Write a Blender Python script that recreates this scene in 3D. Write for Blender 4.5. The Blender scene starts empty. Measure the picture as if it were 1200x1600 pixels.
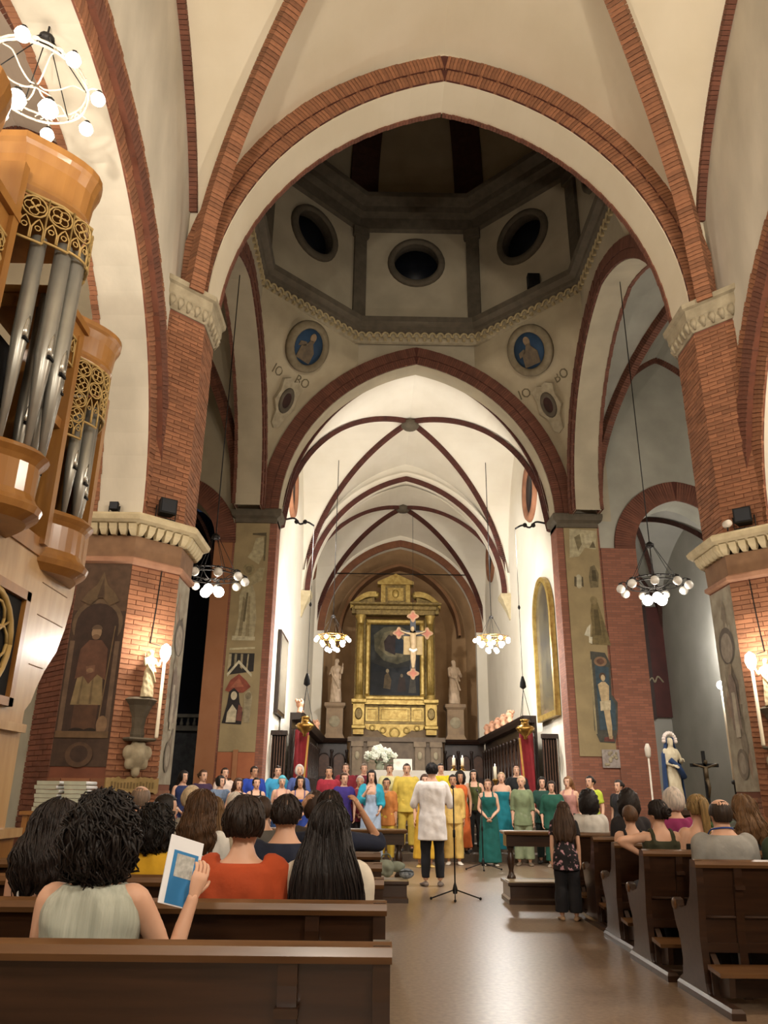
import bpy, math, random
import numpy as np
from mathutils import Matrix, Vector

# ------------------------------------------------------------------ scene, camera, world, lights
SC = bpy.context.scene
COL = SC.collection
PI = math.pi

cam_d = bpy.data.cameras.new('camera')
cam_d.sensor_fit = 'VERTICAL'
cam_d.sensor_height = 24.0
cam_d.lens = 24.0 * 1200.0 / 1600.0
cam_d.clip_start = 0.05
cam_d.clip_end = 200
cam_o = bpy.data.objects.new('camera', cam_d)
COL.objects.link(cam_o)
CAM = Matrix(((0.999874, -0.014628, -0.006301, -1.1),
              (-0.010953, -0.344234, -0.938820, 0.0),
              (0.011564, 0.938770, -0.344351, 1.3)))
f0 = Vector((584 - 600, 800 - 1240, -1200.0)).normalized()
u0 = Vector((40, 3251, -1200.0)); u0 = (u0 - f0 * u0.dot(f0)).normalized()
r0 = f0.cross(u0)
cam_o.matrix_world = Matrix(((r0.x, r0.y, r0.z, -1.1), (f0.x, f0.y, f0.z, 0.0), (u0.x, u0.y, u0.z, 1.3), (0, 0, 0, 1)))
SC.camera = cam_o

world = bpy.data.worlds.new('night')
SC.world = world
world.use_nodes = True
world.node_tree.nodes['Background'].inputs['Color'].default_value = (0.03, 0.04, 0.07, 1)
world.node_tree.nodes['Background'].inputs['Strength'].default_value = 0.3

SC.view_settings.view_transform = 'Standard'
SC.view_settings.look = 'None'
SC.view_settings.gamma = 1.0
SC.view_settings.use_curve_mapping = False
SC.view_settings.exposure = 0.6
try:
    SC.cycles.use_denoising = True
    SC.cycles.max_bounces = 7
    SC.cycles.diffuse_bounces = 4
    SC.cycles.glossy_bounces = 3
    SC.cycles.transmission_bounces = 4
    SC.cycles.sample_clamp_indirect = 6.0
except Exception:
    pass

WARM = (1.0, 0.90, 0.76)
NEUT = (1.0, 0.96, 0.90)


def lamp(name, kind, loc, power, color=WARM, size=0.3, target=None, spot=None, blend=0.6):
    d = bpy.data.lights.new(name, kind)
    d.energy = power
    d.color = color
    if kind == 'AREA':
        d.shape = 'DISK'
        d.size = size
    else:
        d.shadow_soft_size = size
    if kind == 'SPOT':
        d.spot_size = math.radians(spot or 90)
        d.spot_blend = blend
    o = bpy.data.objects.new(name, d)
    COL.objects.link(o)
    o.location = loc
    if target is not None:
        v = Vector(target) - Vector(loc)
        o.rotation_euler = v.to_track_quat('-Z', 'Y').to_euler()
    return o


# unseen fill lamps added above and behind the camera to light the nave
lamp('nave_fill_light', 'POINT', (1.6, -2.0, 6.4), 700, WARM, 0.45)
lamp('nave_fill_light', 'POINT', (-1.8, -6.0, 6.4), 700, WARM, 0.45)
# floodlights standing on the pier ledges, turned up to the nave vault
lamp('ledge_flood_light', 'SPOT', (-3.7, 0.9, 5.6), 900, WARM, 0.15, (1.0, 7.5, 13.0), 120)
lamp('ledge_flood_light', 'SPOT', (3.7, 0.9, 5.6), 900, WARM, 0.15, (-1.0, 7.5, 13.0), 120)
# chancel floods on the far piers, turned across to the chancel walls and the altar
lamp('chancel_flood_light', 'SPOT', (-3.3, 21.3, 8.6), 1500, NEUT, 0.12, (3.0, 26.5, 4.5), 100)
lamp('chancel_flood_light', 'SPOT', (3.3, 21.3, 8.6), 1500, NEUT, 0.12, (-3.0, 26.5, 4.5), 100)
lamp('chancel_vault_fill', 'SPOT', (-3.4, 21.5, 8.95), 300, NEUT, 0.12, (0.6, 27.0, 13.6), 110)  # added fill pair without fixtures, brightens the chancel vault
lamp('chancel_vault_fill', 'SPOT', (3.4, 21.5, 8.95), 300, NEUT, 0.12, (-0.6, 27.0, 13.6), 110)
# unseen fill lamps, without fixtures, that brighten the choir
lamp('choir_fill_light', 'SPOT', (-3.4, 11.6, 8.2), 1200, NEUT, 0.15, (0.5, 17.0, 1.0), 75)
lamp('choir_fill_light', 'SPOT', (3.4, 11.6, 8.2), 1200, NEUT, 0.15, (-0.5, 17.0, 1.0), 75)
# unseen fill added inside the right chapel to lighten its walls
lamp('chapel_fill_light', 'POINT', (8.6, 22.3, 5.6), 170, NEUT, 0.25)
lamp('transept_fill_light', 'POINT', (8.6, 14.0, 7.0), 260, NEUT, 0.3)  # added fill, no lamp modelled here; lightens the right transept
# unseen fill lamps added in both side aisles; no chandelier hangs there
lamp('aisle_fill_light', 'POINT', (-7.8, 2.0, 8.0), 500, WARM, 0.4)
lamp('aisle_fill_light', 'POINT', (7.8, 6.0, 8.0), 700, WARM, 0.4)

# ------------------------------------------------------------------ materials


def lin(c):
    if isinstance(c, str):
        c = tuple(int(c[i:i + 2], 16) / 255 for i in (0, 2, 4))
    return tuple(x / 12.92 if x <= 0.04045 else ((x + 0.055) / 1.055) ** 2.4 for x in c)


MATS = {}


def mat(name, c1, c2=None, scale=6.0, rough=0.7, metal=0.0, bump=0.0, bscale=None, emit=0.0, stretch=None, rand=0.0, spec=None, coat=0.0, detail=4.0, alpha=None, trans=0.0):
    if name in MATS:
        return MATS[name]
    m = bpy.data.materials.new(name)
    m.use_nodes = True
    nt = m.node_tree
    b = nt.nodes['Principled BSDF']
    b.inputs['Roughness'].default_value = rough
    b.inputs['Metallic'].default_value = metal
    if spec is not None:
        b.inputs['Specular IOR Level'].default_value = spec
    if coat:
        b.inputs['Coat Weight'].default_value = coat
        b.inputs['Coat Roughness'].default_value = 0.15
    if trans:
        b.inputs['Transmission Weight'].default_value = trans
    l1 = (*lin(c1), 1)
    b.inputs['Base Color'].default_value = l1
    src = None
    if c2 is not None or bump:
        tc = nt.nodes.new('ShaderNodeTexCoord')
        vec = tc.outputs['Object']
        if stretch:
            mp = nt.nodes.new('ShaderNodeMapping')
            mp.inputs['Scale'].default_value = stretch
            nt.links.new(vec, mp.inputs['Vector'])
            vec = mp.outputs['Vector']
        nz = nt.nodes.new('ShaderNodeTexNoise')
        nz.inputs['Scale'].default_value = scale
        nz.inputs['Detail'].default_value = detail
        nt.links.new(vec, nz.inputs['Vector'])
        if c2 is not None:
            rp = nt.nodes.new('ShaderNodeValToRGB')
            rp.color_ramp.elements[0].position = 0.32
            rp.color_ramp.elements[1].position = 0.68
            rp.color_ramp.elements[0].color = l1
            rp.color_ramp.elements[1].color = (*lin(c2), 1)
            nt.links.new(nz.outputs['Fac'], rp.inputs['Fac'])
            src = rp.outputs['Color']
            nt.links.new(src, b.inputs['Base Color'])
        if bump:
            nb = nz
            if bscale:
                nb = nt.nodes.new('ShaderNodeTexNoise')
                nb.inputs['Scale'].default_value = bscale
                nb.inputs['Detail'].default_value = 3
                nt.links.new(vec, nb.inputs['Vector'])
            bp = nt.nodes.new('ShaderNodeBump')
            bp.inputs['Strength'].default_value = bump
            bp.inputs['Distance'].default_value = 0.02
            nt.links.new(nb.outputs['Fac'], bp.inputs['Height'])
            nt.links.new(bp.outputs['Normal'], b.inputs['Normal'])
    if rand:
        hs = nt.nodes.new('ShaderNodeHueSaturation')
        ge = nt.nodes.new('ShaderNodeNewGeometry')
        oi = nt.nodes.new('ShaderNodeObjectInfo')
        ad = nt.nodes.new('ShaderNodeMath'); ad.operation = 'ADD'
        nt.links.new(ge.outputs['Random Per Island'], ad.inputs[0])
        nt.links.new(oi.outputs['Random'], ad.inputs[1])
        fr = nt.nodes.new('ShaderNodeMath'); fr.operation = 'FRACT'
        nt.links.new(ad.outputs[0], fr.inputs[0])
        mr = nt.nodes.new('ShaderNodeMapRange')
        mr.inputs['To Min'].default_value = 1 - rand
        mr.inputs['To Max'].default_value = 1 + rand
        nt.links.new(fr.outputs[0], mr.inputs['Value'])
        nt.links.new(mr.outputs['Result'], hs.inputs['Value'])
        if src is not None:
            nt.links.new(src, hs.inputs['Color'])
        else:
            hs.inputs['Color'].default_value = l1
        nt.links.new(hs.outputs['Color'], b.inputs['Base Color'])
    if emit:
        b.inputs['Emission Color'].default_value = l1
        b.inputs['Emission Strength'].default_value = emit
    MATS[name] = m
    return m


def brick_wall(name, c1, c2, mortar, bw=0.25, bh=0.065):
    if name in MATS:
        return MATS[name]
    m = bpy.data.materials.new(name); m.use_nodes = True
    nt = m.node_tree; b = nt.nodes['Principled BSDF']
    b.inputs['Roughness'].default_value = 0.85
    tc = nt.nodes.new('ShaderNodeTexCoord')
    sx = nt.nodes.new('ShaderNodeSeparateXYZ'); nt.links.new(tc.outputs['Object'], sx.inputs[0])
    ad = nt.nodes.new('ShaderNodeMath'); ad.operation = 'ADD'
    nt.links.new(sx.outputs['X'], ad.inputs[0]); nt.links.new(sx.outputs['Y'], ad.inputs[1])
    cx = nt.nodes.new('ShaderNodeCombineXYZ')
    nt.links.new(ad.outputs[0], cx.inputs['X']); nt.links.new(sx.outputs['Z'], cx.inputs['Y'])
    bt = nt.nodes.new('ShaderNodeTexBrick')
    bt.inputs['Scale'].default_value = 1.0
    bt.inputs['Brick Width'].default_value = bw
    bt.inputs['Row Height'].default_value = bh
    bt.inputs['Mortar Size'].default_value = 0.006
    bt.inputs['Color1'].default_value = (*lin(c1), 1)
    bt.inputs['Color2'].default_value = (*lin(c2), 1)
    bt.inputs['Mortar'].default_value = (*lin(mortar), 1)
    nt.links.new(cx.outputs[0], bt.inputs['Vector'])
    nt.links.new(bt.outputs['Color'], b.inputs['Base Color'])
    MATS[name] = m
    return m


BRICK = mat('brick_clay', '936346', '7d5238', 3.0, 0.85, bump=0.25, bscale=40, rand=0.22)
BRICK_D = mat('brick_dark_red', '744836', '603a2b', 3.0, 0.85, bump=0.2, bscale=40, rand=0.16)
MORTAR = mat('lime_mortar', '7a4a36', '6a4030', 5, 0.95)
MORTAR_D = mat('dark_mortar', '542c20', '4a261c', 5, 0.95)
BRICKW = brick_wall('brick_masonry', '925d48', '7c4e3c', '6e5044')
BRICKB = brick_wall('brick_base_masonry', '84503e', '744436', 'a08070', 0.36, 0.12)
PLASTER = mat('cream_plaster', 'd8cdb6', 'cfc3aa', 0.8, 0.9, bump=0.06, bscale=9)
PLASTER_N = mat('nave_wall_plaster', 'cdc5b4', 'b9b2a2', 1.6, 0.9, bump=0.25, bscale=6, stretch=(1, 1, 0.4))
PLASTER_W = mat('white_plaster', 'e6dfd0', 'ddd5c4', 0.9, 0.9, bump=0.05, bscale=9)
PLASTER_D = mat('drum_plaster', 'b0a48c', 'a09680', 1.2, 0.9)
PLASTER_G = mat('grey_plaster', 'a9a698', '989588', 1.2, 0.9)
FRESCO_G = mat('fresco_ground', '9c8a66', '8a7a5a', 2.2, 0.95, bump=0.15, bscale=14)
FRESCO_GREY = mat('worn_fresco_grey', 'aaa493', '8c8474', 5.0, 0.95, bump=0.2, bscale=20)
TERRACOTTA_W = mat('terracotta_plaster', '9a6a4a', '90603f', 1.5, 0.9)
STONE = mat('carved_stone', 'a89c82', '8f846c', 6, 0.85, bump=0.3, bscale=25)
STONE_D = mat('dark_moulding_stone', '5d5344', '4e4638', 5, 0.85, bump=0.2, bscale=25)
STONE_L = mat('pale_stone', 'cdbf9c', 'b7a886', 6, 0.8, bump=0.25, bscale=25)
TERRA_D = mat('brown_band', '6e4634', '603b2c', 4, 0.9)
RIB_D = mat('dark_rib', '4a2c22', '3e241c', 6, 0.9, rand=0.1)
FLOORM = mat('polished_terrazzo', '6c5947', '8a745f', 26, 0.31, bump=0.05, bscale=90, spec=0.55, detail=8)
WOOD_D = mat('dark_pew_wood', '3a2416', '2a190f', 5, 0.3, bump=0.05, stretch=(0.4, 3, 6), spec=0.5, coat=0.3)
WOOD_R = mat('worn_rail_wood', '6a4a2c', '4e3219', 4, 0.32, bump=0.08, stretch=(0.4, 3, 3), spec=0.5, coat=0.3)
WOOD_S = mat('stall_wood', '2f1d14', '22140d', 6, 0.4, bump=0.1)
WOOD_SL = mat('stall_panel_wood', '553624', '40281a', 8, 0.45, bump=0.1)
WOOD_O = mat('honey_organ_wood', 'a07038', '8e602e', 3, 0.32, bump=0.04, stretch=(3, 3, 0.5), coat=0.3)
WOOD_OL = mat('pale_organ_wood', 'c3a072', 'b08c5e', 3, 0.32, bump=0.04, stretch=(3, 3, 0.5), coat=0.3)
PIPE = mat('organ_pipe_tin', 'a9a79e', '9a988f', 4, 0.34, metal=0.55)
TRACERY = mat('gilt_tracery', 'b89a5e', 'a88a50', 8, 0.5)
BLACK = mat('black_void', '0b0a0a', rough=0.9)
IRON = mat('black_iron', '1c1a19', '2a2725', 9, 0.5, metal=0.6)
IRON_W = mat('painted_white_iron', 'cfc6b8', 'bdb3a4', 9, 0.5)
GOLD = mat('gilded_wood', 'b39a58', '8c7034', 7, 0.42, metal=0.5, bump=0.3, bscale=30)
GOLD_D = mat('aged_gilding', '8a7440', '5c4a26', 9, 0.48, metal=0.45, bump=0.35, bscale=30)
MARBLE = mat('statue_marble', 'cdb59c', 'bba48a', 5, 0.6)
PUTTO = mat('terracotta_putto', 'd6a283', 'c28f72', 5, 0.6)
BULB = mat('lit_bulb', 'fff0d8', emit=9.0)
BULB_S = mat('lit_bulb_strong', 'fff4e4', emit=16.0)
BULB_O = mat('frosted_unlit_globe', 'd9d4ca', rough=0.25)
BRASS = mat('brass', 'a98444', '87662f', 8, 0.3, metal=0.9)
CLOTH_W = mat('altar_linen', 'e8e2d6', 'dcd4c6', 4, 0.9)
REDCL = mat('red_velvet', '8e1f28', '7a1820', 5, 0.8)
GLASS_B = mat('dark_blue_pane', '0d1016', '141821', 3, 0.5, spec=0.3)
LEAF = mat('leaf_green', '3c5c2a', '2d4720', 8, 0.6)
PETAL = mat('white_petal', 'eef0e2', 'e0e4d0', 8, 0.7)
WAX = mat('ivory_wax', 'e9dfc6', rough=0.5)
PAPER = mat('newsprint', 'b9bdaa', 'a9ad9c', 6, 0.9)
PAPER_W = mat('white_paper', 'e4e6ea', rough=0.7)
BLUE_P = mat('blue_print', '2f7fb8', '2a72a8', 4, 0.7)
SKIN = [mat('skin_fair', 'd3a78c', 'c99a7e', 5, 0.55), mat('skin_tan', 'b98a6a', 'ae7f60', 5, 0.55), mat('skin_olive', 'c79877', 'bd8c6b', 5, 0.55)]
EYE_W = mat('eye_white', 'e0dad2', rough=0.3)
EYE_D = mat('eye_iris', '21160f', rough=0.3)
LIP = mat('lip', '9c5348', rough=0.5)
MOUTH_D = mat('open_mouth', '3a1512', rough=0.7)


def flat(hexcol, rough=0.85):
    return mat('paint_' + hexcol, hexcol, rough=rough)


def cloth(hexcol):
    r, g, b_ = (int(hexcol[i:i + 2], 16) for i in (0, 2, 4))
    d = '%02x%02x%02x' % (int(r * .88), int(g * .88), int(b_ * .88))
    return mat('cloth_' + hexcol, hexcol, d, 7, 0.9, bump=0.15, bscale=30)


def hairmat(hexcol):
    r, g, b_ = (int(hexcol[i:i + 2], 16) for i in (0, 2, 4))
    d = '%02x%02x%02x' % (min(255, int(r * 1.25) + 5), min(255, int(g * 1.22) + 4), min(255, int(b_ * 1.2) + 3))
    return mat('hair_' + hexcol, hexcol, d, 30, 0.5, bump=0.35, bscale=60, stretch=(2, 2, 0.25), spec=0.3)


# ------------------------------------------------------------------ geometry helpers
class G:
    def __init__(s):
        s.v = []; s.f = []; s.mi = []; s.sm = []

    def add(s, verts, faces, m=0, smooth=False):
        b = len(s.v)
        s.v.extend([tuple(map(float, q)) for q in verts])
        for f in faces:
            s.f.append(tuple(i + b for i in f)); s.mi.append(m); s.sm.append(smooth)
        return s

    def box(s, lo, hi, m=0, mtx=None):
        x0, y0, z0 = lo; x1, y1, z1 = hi
        v = [(x0, y0, z0), (x1, y0, z0), (x1, y1, z0), (x0, y1, z0), (x0, y0, z1), (x1, y0, z1), (x1, y1, z1), (x0, y1, z1)]
        if mtx is not None:
            v = [tuple(mtx @ Vector(q)) for q in v]
        return s.add(v, [(0, 3, 2, 1), (4, 5, 6, 7), (0, 1, 5, 4), (1, 2, 6, 5), (2, 3, 7, 6), (3, 0, 4, 7)], m)

    def cbox(s, c, size, m=0, mtx=None):
        return s.box([c[i] - size[i] / 2 for i in range(3)], [c[i] + size[i] / 2 for i in range(3)], m, mtx)

    def loft(s, rings, m=0, smooth=True, caps=True, cyc=True):
        n = len(rings[0]); v = []; f = []
        for r in rings:
            v.extend([tuple(q) for q in r])
        for i in range(len(rings) - 1):
            for j in range(n if cyc else n - 1):
                k = (j + 1) % n
                f.append((i * n + j, i * n + k, (i + 1) * n + k, (i + 1) * n + j))
        if caps:
            f.append(tuple(reversed(range(n))))
            f.append(tuple((len(rings) - 1) * n + j for j in range(n)))
        return s.add(v, f, m, smooth)

    def tube(s, path, r, n=8, m=0, smooth=True, caps=True, flat_=1.0):
        P = [np.array(p, float) for p in path]
        R = [r] * len(P) if np.isscalar(r) else list(r)
        rings = []; up = None
        for i, p in enumerate(P):
            t = P[min(i + 1, len(P) - 1)] - P[max(i - 1, 0)]
            L = np.linalg.norm(t); t = t / L if L > 1e-9 else np.array([0, 0, 1.])
            if up is None:
                a = np.array([0, 0, 1.]) if abs(t[2]) < 0.9 else np.array([1., 0, 0])
                up = np.cross(t, np.cross(a, t))
            up = up - t * (up @ t); up /= (np.linalg.norm(up) + 1e-12)
            sd = np.cross(t, up)
            rings.append([p + R[i] * (math.cos(a) * up * flat_ + math.sin(a) * sd) for a in np.linspace(0, 2 * PI, n, endpoint=False)])
        return s.loft(rings, m, smooth, caps)

    def lathe(s, prof, n=16, o=(0, 0, 0), m=0, smooth=True, axis='z'):
        closed = tuple(prof[0]) == tuple(prof[-1])
        rings = []
        for r, z in prof:
            ring = []
            for a in np.linspace(0, 2 * PI, n, endpoint=False):
                c, q = r * math.cos(a), r * math.sin(a)
                if axis == 'z': p = (o[0] + c, o[1] + q, o[2] + z)
                elif axis == 'y': p = (o[0] + c, o[1] + z, o[2] + q)
                else: p = (o[0] + z, o[1] + c, o[2] + q)
                ring.append(p)
            rings.append(ring)
        return s.loft(rings, m, smooth, not closed)

    def prism(s, poly, vec, m=0, smooth=False):
        n = len(poly); vec = np.array(vec, float)
        a = [np.array(p, float) for p in poly]; b = [p + vec for p in a]
        f = [tuple(range(n)), tuple(reversed(range(n, 2 * n)))]
        f += [(j, n + j, n + (j + 1) % n, (j + 1) % n) for j in range(n)]
        return s.add(a + b, f, m, smooth)

    def ball(s, c, r, n=10, k=7, m=0, rot=None):
        r = (r, r, r) if np.isscalar(r) else r
        rings = []
        for i in range(k + 1):
            t = -PI / 2 + PI * i / k
            cr = max(math.cos(t), 0.02)
            ring = []
            for a in np.linspace(0, 2 * PI, n, endpoint=False):
                p = Vector((r[0] * cr * math.cos(a), r[1] * cr * math.sin(a), r[2] * math.sin(t)))
                if rot is not None: p = rot @ p
                ring.append((c[0] + p.x, c[1] + p.y, c[2] + p.z))
            rings.append(ring)
        return s.loft(rings, m, True)

    def mesh(s, name, mats):
        me = bpy.data.meshes.new(name)
        me.from_pydata(s.v, [], s.f)
        for mm in (mats if isinstance(mats, (list, tuple)) else [mats]):
            me.materials.append(mm)
        me.polygons.foreach_set('material_index', s.mi)
        me.polygons.foreach_set('use_smooth', s.sm)
        me.update()
        return me

    def build(s, name, mats, parent=None, fix=True):
        me = s.mesh(name, mats)
        if fix:
            import bmesh
            bm = bmesh.new(); bm.from_mesh(me)
            bmesh.ops.recalc_face_normals(bm, faces=bm.faces)
            bm.to_mesh(me); bm.free()
        return link(name, me, parent)


def link(name, me, parent=None):
    o = bpy.data.objects.new(name, me)
    COL.objects.link(o)
    if parent is not None:
        o.parent = parent
    return o


def tag(o, label=None, cat=None, group=None, kind=None):
    if label: o['label'] = label
    if cat: o['category'] = cat
    if group: o['group'] = group
    if kind: o['kind'] = kind
    return o


def thing(name, label, cat, loc=(0, 0, 0), rotz=0.0, group=None, kind=None):
    o = bpy.data.objects.new(name, None)
    o.empty_display_size = 0.1
    COL.objects.link(o)
    o.location = loc; o.rotation_euler = (0, 0, rotz)
    return tag(o, label, cat, group, kind)


def struct(name, label=None):
    o = thing(name, label, None)
    o['kind'] = 'structure'
    return o


def copy_tree(o, parent=None):
    c = o.copy(); COL.objects.link(c)
    if parent is not None: c.parent = parent
    for ch in [q for q in o.children]:
        copy_tree(ch, c)
    return c


class Arc:
    """two-centred pointed arch: half span b, rise h, springing height s"""
    def __init__(a, b, h, s):
        a.b, a.h, a.s = b, h, s
        a.c = (h * h - b * b) / (2 * b); a.R = b + a.c

    def z(a, u):
        u = abs(u)
        q = a.R ** 2 - (u + a.c) ** 2
        return a.s + math.sqrt(q) if q > 0 else a.s

    def half(a, d=0.0, n=20):
        R = a.R + d; te = math.acos(max(-1, min(1, a.c / R)))
        return [(R * math.cos(t) - a.c, a.s + R * math.sin(t)) for t in np.linspace(0, te, n)]

    def pts(a, d=0.0, n=20):
        h = a.half(d, n)
        return [(-u, z) for u, z in h] + [(u, z) for u, z in reversed(h[:-1])]


def place(axis, u, t, z):
    return (u, t, z) if axis == 'x' else (t, u, z)


def arch_wall(g, axis, uc, arc, u0, u1, ztop, t0, t1, zbot=0.0, m=0, ms=0, n=22, top_n=1):
    """wall between u0 and u1 with a pointed opening; runs along axis x or y; faces at t0 and t1"""
    P = arc.pts(0, n)
    us = [uc + p[0] for p in P]
    for t in (t0, t1):
        # left and right solid parts
        for a, b in ((u0, us[0]), (us[-1], u1)):
            if b - a < 1e-4: continue
            k = 10; xs = np.linspace(a, b, k)
            v = [place(axis, x, t, zbot) for x in xs] + [place(axis, x, t, ztop(x)) for x in xs]
            g.add(v, [(i, i + 1, k + i + 1, k + i) for i in range(k - 1)], m)
        v = [place(axis, us[i], t, P[i][1]) for i in range(len(P))] + [place(axis, us[i], t, max(ztop(us[i]), P[i][1])) for i in range(len(P))]
        k = len(P)
        g.add(v, [(i, i + 1, k + i + 1, k + i) for i in range(k - 1)], m)
    full = [(us[0], zbot)] + [(us[i], P[i][1]) for i in range(len(P))] + [(us[-1], zbot)]
    k = len(full)
    v = [place(axis, a, t0, z) for a, z in full] + [place(axis, a, t1, z) for a, z in full]
    g.add(v, [(i, i + 1, k + i + 1, k + i) for i in range(k - 1)], ms)


def ring_band(g, axis, uc, arc, d0, d1, t0, t1, m=0, n=22):
    a = arc.pts(d0, n); b = arc.pts(d1, n); k = len(a)
    v = []
    for pts, t in ((a, t0), (b, t0), (a, t1), (b, t1)):
        v += [place(axis, uc + u, t, z) for u, z in pts]
    f = []
    for i in range(k - 1):
        f += [(i, i + 1, k + i + 1, k + i), (2 * k + i, 2 * k + i + 1, 3 * k + i + 1, 3 * k + i), (i, i + 1, 2 * k + i + 1, 2 * k + i), (k + i, k + i + 1, 3 * k + i + 1, 3 * k + i)]
    g.add(v, f, m)


def voussoirs(axis, uc, arc, d0, d1, t0, t1, pitch=0.066, gap=0.008, keep=None):
    """matrices of the bricks of one arch ring"""
    out = []
    Rm = arc.R + (d0 + d1) / 2
    te = math.acos(arc.c / (arc.R + d0)) - 0.002
    n = max(4, int(te * Rm / pitch))
    for side in (-1, 1):
        for i in range(n):
            th = te * (i + 0.5) / n
            u = side * (Rm * math.cos(th) - arc.c); z = arc.s + Rm * math.sin(th)
            rad = Vector((side * math.cos(th), 0, math.sin(th))); tan = Vector((-side * math.sin(th), 0, math.cos(th)))
            jit = (((i * 7919 + side * 13) % 17) / 17 - 0.5) * 0.014
            L = (d1 - d0) - 0.006; W = te * Rm / n - gap
            if axis == 'x':
                c = Vector((uc + u, (t0 + t1) / 2 + jit, z)); X = Vector((rad.x, 0, rad.z)); Z = Vector((tan.x, 0, tan.z)); Y = Vector((0, 1, 0))
            else:
                c = Vector(((t0 + t1) / 2 + jit, uc + u, z)); X = Vector((0, rad.x, rad.z)); Z = Vector((0, tan.x, tan.z)); Y = Vector((1, 0, 0))
            T = abs(t1 - t0)
            M = Matrix(((X.x * L, Y.x * T, Z.x * W, c.x), (X.y * L, Y.y * T, Z.y * W, c.y), (X.z * L, Y.z * T, Z.z * W, c.z), (0, 0, 0, 1)))
            if keep is None or keep(c):
                out.append(M)
    return out


def unit_box(m):
    return G().cbox((0, 0, 0), (1, 1, 1)).mesh('brick', m)


BRICK_ME = unit_box(BRICK)
BRICK_DME = unit_box(BRICK_D)


def brick_parts(mats, me, parent, n_obj=300, name='brick'):
    """the first n_obj as parts, the rest joined as stuff"""
    for M in mats[:n_obj]:
        o = link(name, me, parent); o.matrix_basis = M
    if len(mats) > n_obj:
        g = G()
        for M in mats[n_obj:]:
            g.cbox((0, 0, 0), (1, 1, 1), 0, M)
        o = g.build('brickwork', me.materials[0], parent, fix=False)
        o['kind'] = 'stuff'


def blocks_along(path, w, h, pitch=0.07, gap=0.008, up=(0, 0, 1), off=0.0):
    """matrices of brick blocks strung along a polyline; w across, h towards 'up'"""
    P = np.array(path, float)
    seg = np.linalg.norm(np.diff(P, axis=0), axis=1); S = np.concatenate([[0], np.cumsum(seg)])
    n = max(2, int(S[-1] / pitch)); out = []
    for i in range(n):
        s0 = S[-1] * (i + 0.5) / n
        p = np.array([np.interp(s0, S, P[:, k]) for k in range(3)])
        e = 0.02
        a = np.array([np.interp(max(0, s0 - e), S, P[:, k]) for k in range(3)]); b = np.array([np.interp(min(S[-1], s0 + e), S, P[:, k]) for k in range(3)])
        t = Vector(b - a).normalized(); upv = Vector(up)
        sd = t.cross(upv)
        if sd.length < 1e-3: sd = Vector((1, 0, 0))
        sd.normalize(); nn = sd.cross(t).normalized()
        L = S[-1] / n - gap; c = Vector(p) + nn * off
        out.append(Matrix(((sd.x * w, nn.x * h, t.x * L, c.x), (sd.y * w, nn.y * h, t.y * L, c.y), (sd.z * w, nn.z * h, t.z * L, c.z), (0, 0, 0, 1))))
    return out


def stuff_blocks(mats, material, parent, name='brickwork'):
    g = G()
    for M in mats:
        g.cbox((0, 0, 0), (1, 1, 1), 0, M)
    o = g.build(name, material, parent, fix=False)
    o['kind'] = 'stuff'
    return o

# ------------------------------------------------------------------ STRUCTURE
NX = 4.35            # half width of nave walls
PY = 10.85           # centre line of the nave/crossing piers
YC = 5.6             # centre of the nave bay
HB = 5.25            # half length of a nave bay
Y2 = 20.4            # far face of the crossing
_n = Arc(1.0, 1.256, 0.0)


def F(u):
    return _n.z(min(abs(u), 0.9999)) / 1.256


# floor
fl = struct('floor', 'polished speckled terrazzo floor of the nave and central aisle')
G().box((-14, -11, -0.2), (14, 37, 0.0)).build('pavement', FLOORM, fl)
# presbytery steps
for i in range(6):
    g = G(); y0 = 17.25 + 0.72 * i
    g.box((-3.9 if i > 2 else -4.6, y0, 0.15 * i), (3.9 if i > 2 else 4.4, 21.0 if i < 5 else 36.5, 0.15 * (i + 1)))
    g.build('step', mat('step_stone', '5a4b3d', '4a3d32', 8, 0.4), fl)


def groin_faces(n):
    f = []
    for j in range(n):
        for i in range(n):
            a, b, c, d = j * (n + 1) + i, j * (n + 1) + i + 1, (j + 1) * (n + 1) + i + 1, (j + 1) * (n + 1) + i
            if i == j: f += [(a, b, c), (a, c, d)]
            elif i + j == n - 1: f += [(a, b, d), (b, c, d)]
            else: f.append((a, b, c, d))
    return f


def nave_bay(yc, front, name):
    st = struct(name, 'cream plastered rib vault above the nave')
    g = G()
    nx, ny = 40, 40
    xs = np.linspace(-NX, NX, nx + 1); ys = np.linspace(yc - HB, yc + HB, ny + 1)
    V = []
    for y in ys:
        for x in xs:
            u, v = x / NX, (y - yc) / HB
            V.append((x, y, 8.7 + 5.5 * max(F(u), F(v)) + 0.45 * (1 - u * u) * (1 - v * v)))
    g.add(V, groin_faces(nx), 0, False)
    g.build('vault_shell', PLASTER, st, fix=False)
    ms = []
    for sx in (-1, 1):
        for sy in (-1, 1):
            path = []
            for t in np.linspace(0, 1, 30):
                u = 1 - t
                path.append((sx * (NX - 0.28) * u, yc + sy * (HB - 0.62) * u, 8.72 + 5.45 * F(u) + 0.45 * (1 - u * u) ** 2 - 0.10))
            ms.append((sx, sy, blocks_along(path, 0.24, 0.26)))
    for sx, sy, m in ms:
        if sy > 0 and front: brick_parts(m, BRICK_ME, st, 90)
        else: stuff_blocks(m, BRICK, st, 'rib')
    for sx in (-1, 1):
        path = [(sx * (NX - 0.06), yc + HB * v, 8.72 + 5.5 * F(v) - 0.08) for v in np.linspace(-0.93, 0.93, 60)]
        stuff_blocks(blocks_along(path, 0.14, 0.16), BRICK_D, st, 'rib')
    return st


nave_bay(YC, True, 'ceiling')
nave_bay(YC - 2 * HB, False, 'ceiling')

ARC_AISLE = Arc(4.4, 4.2, 4.75)


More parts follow.
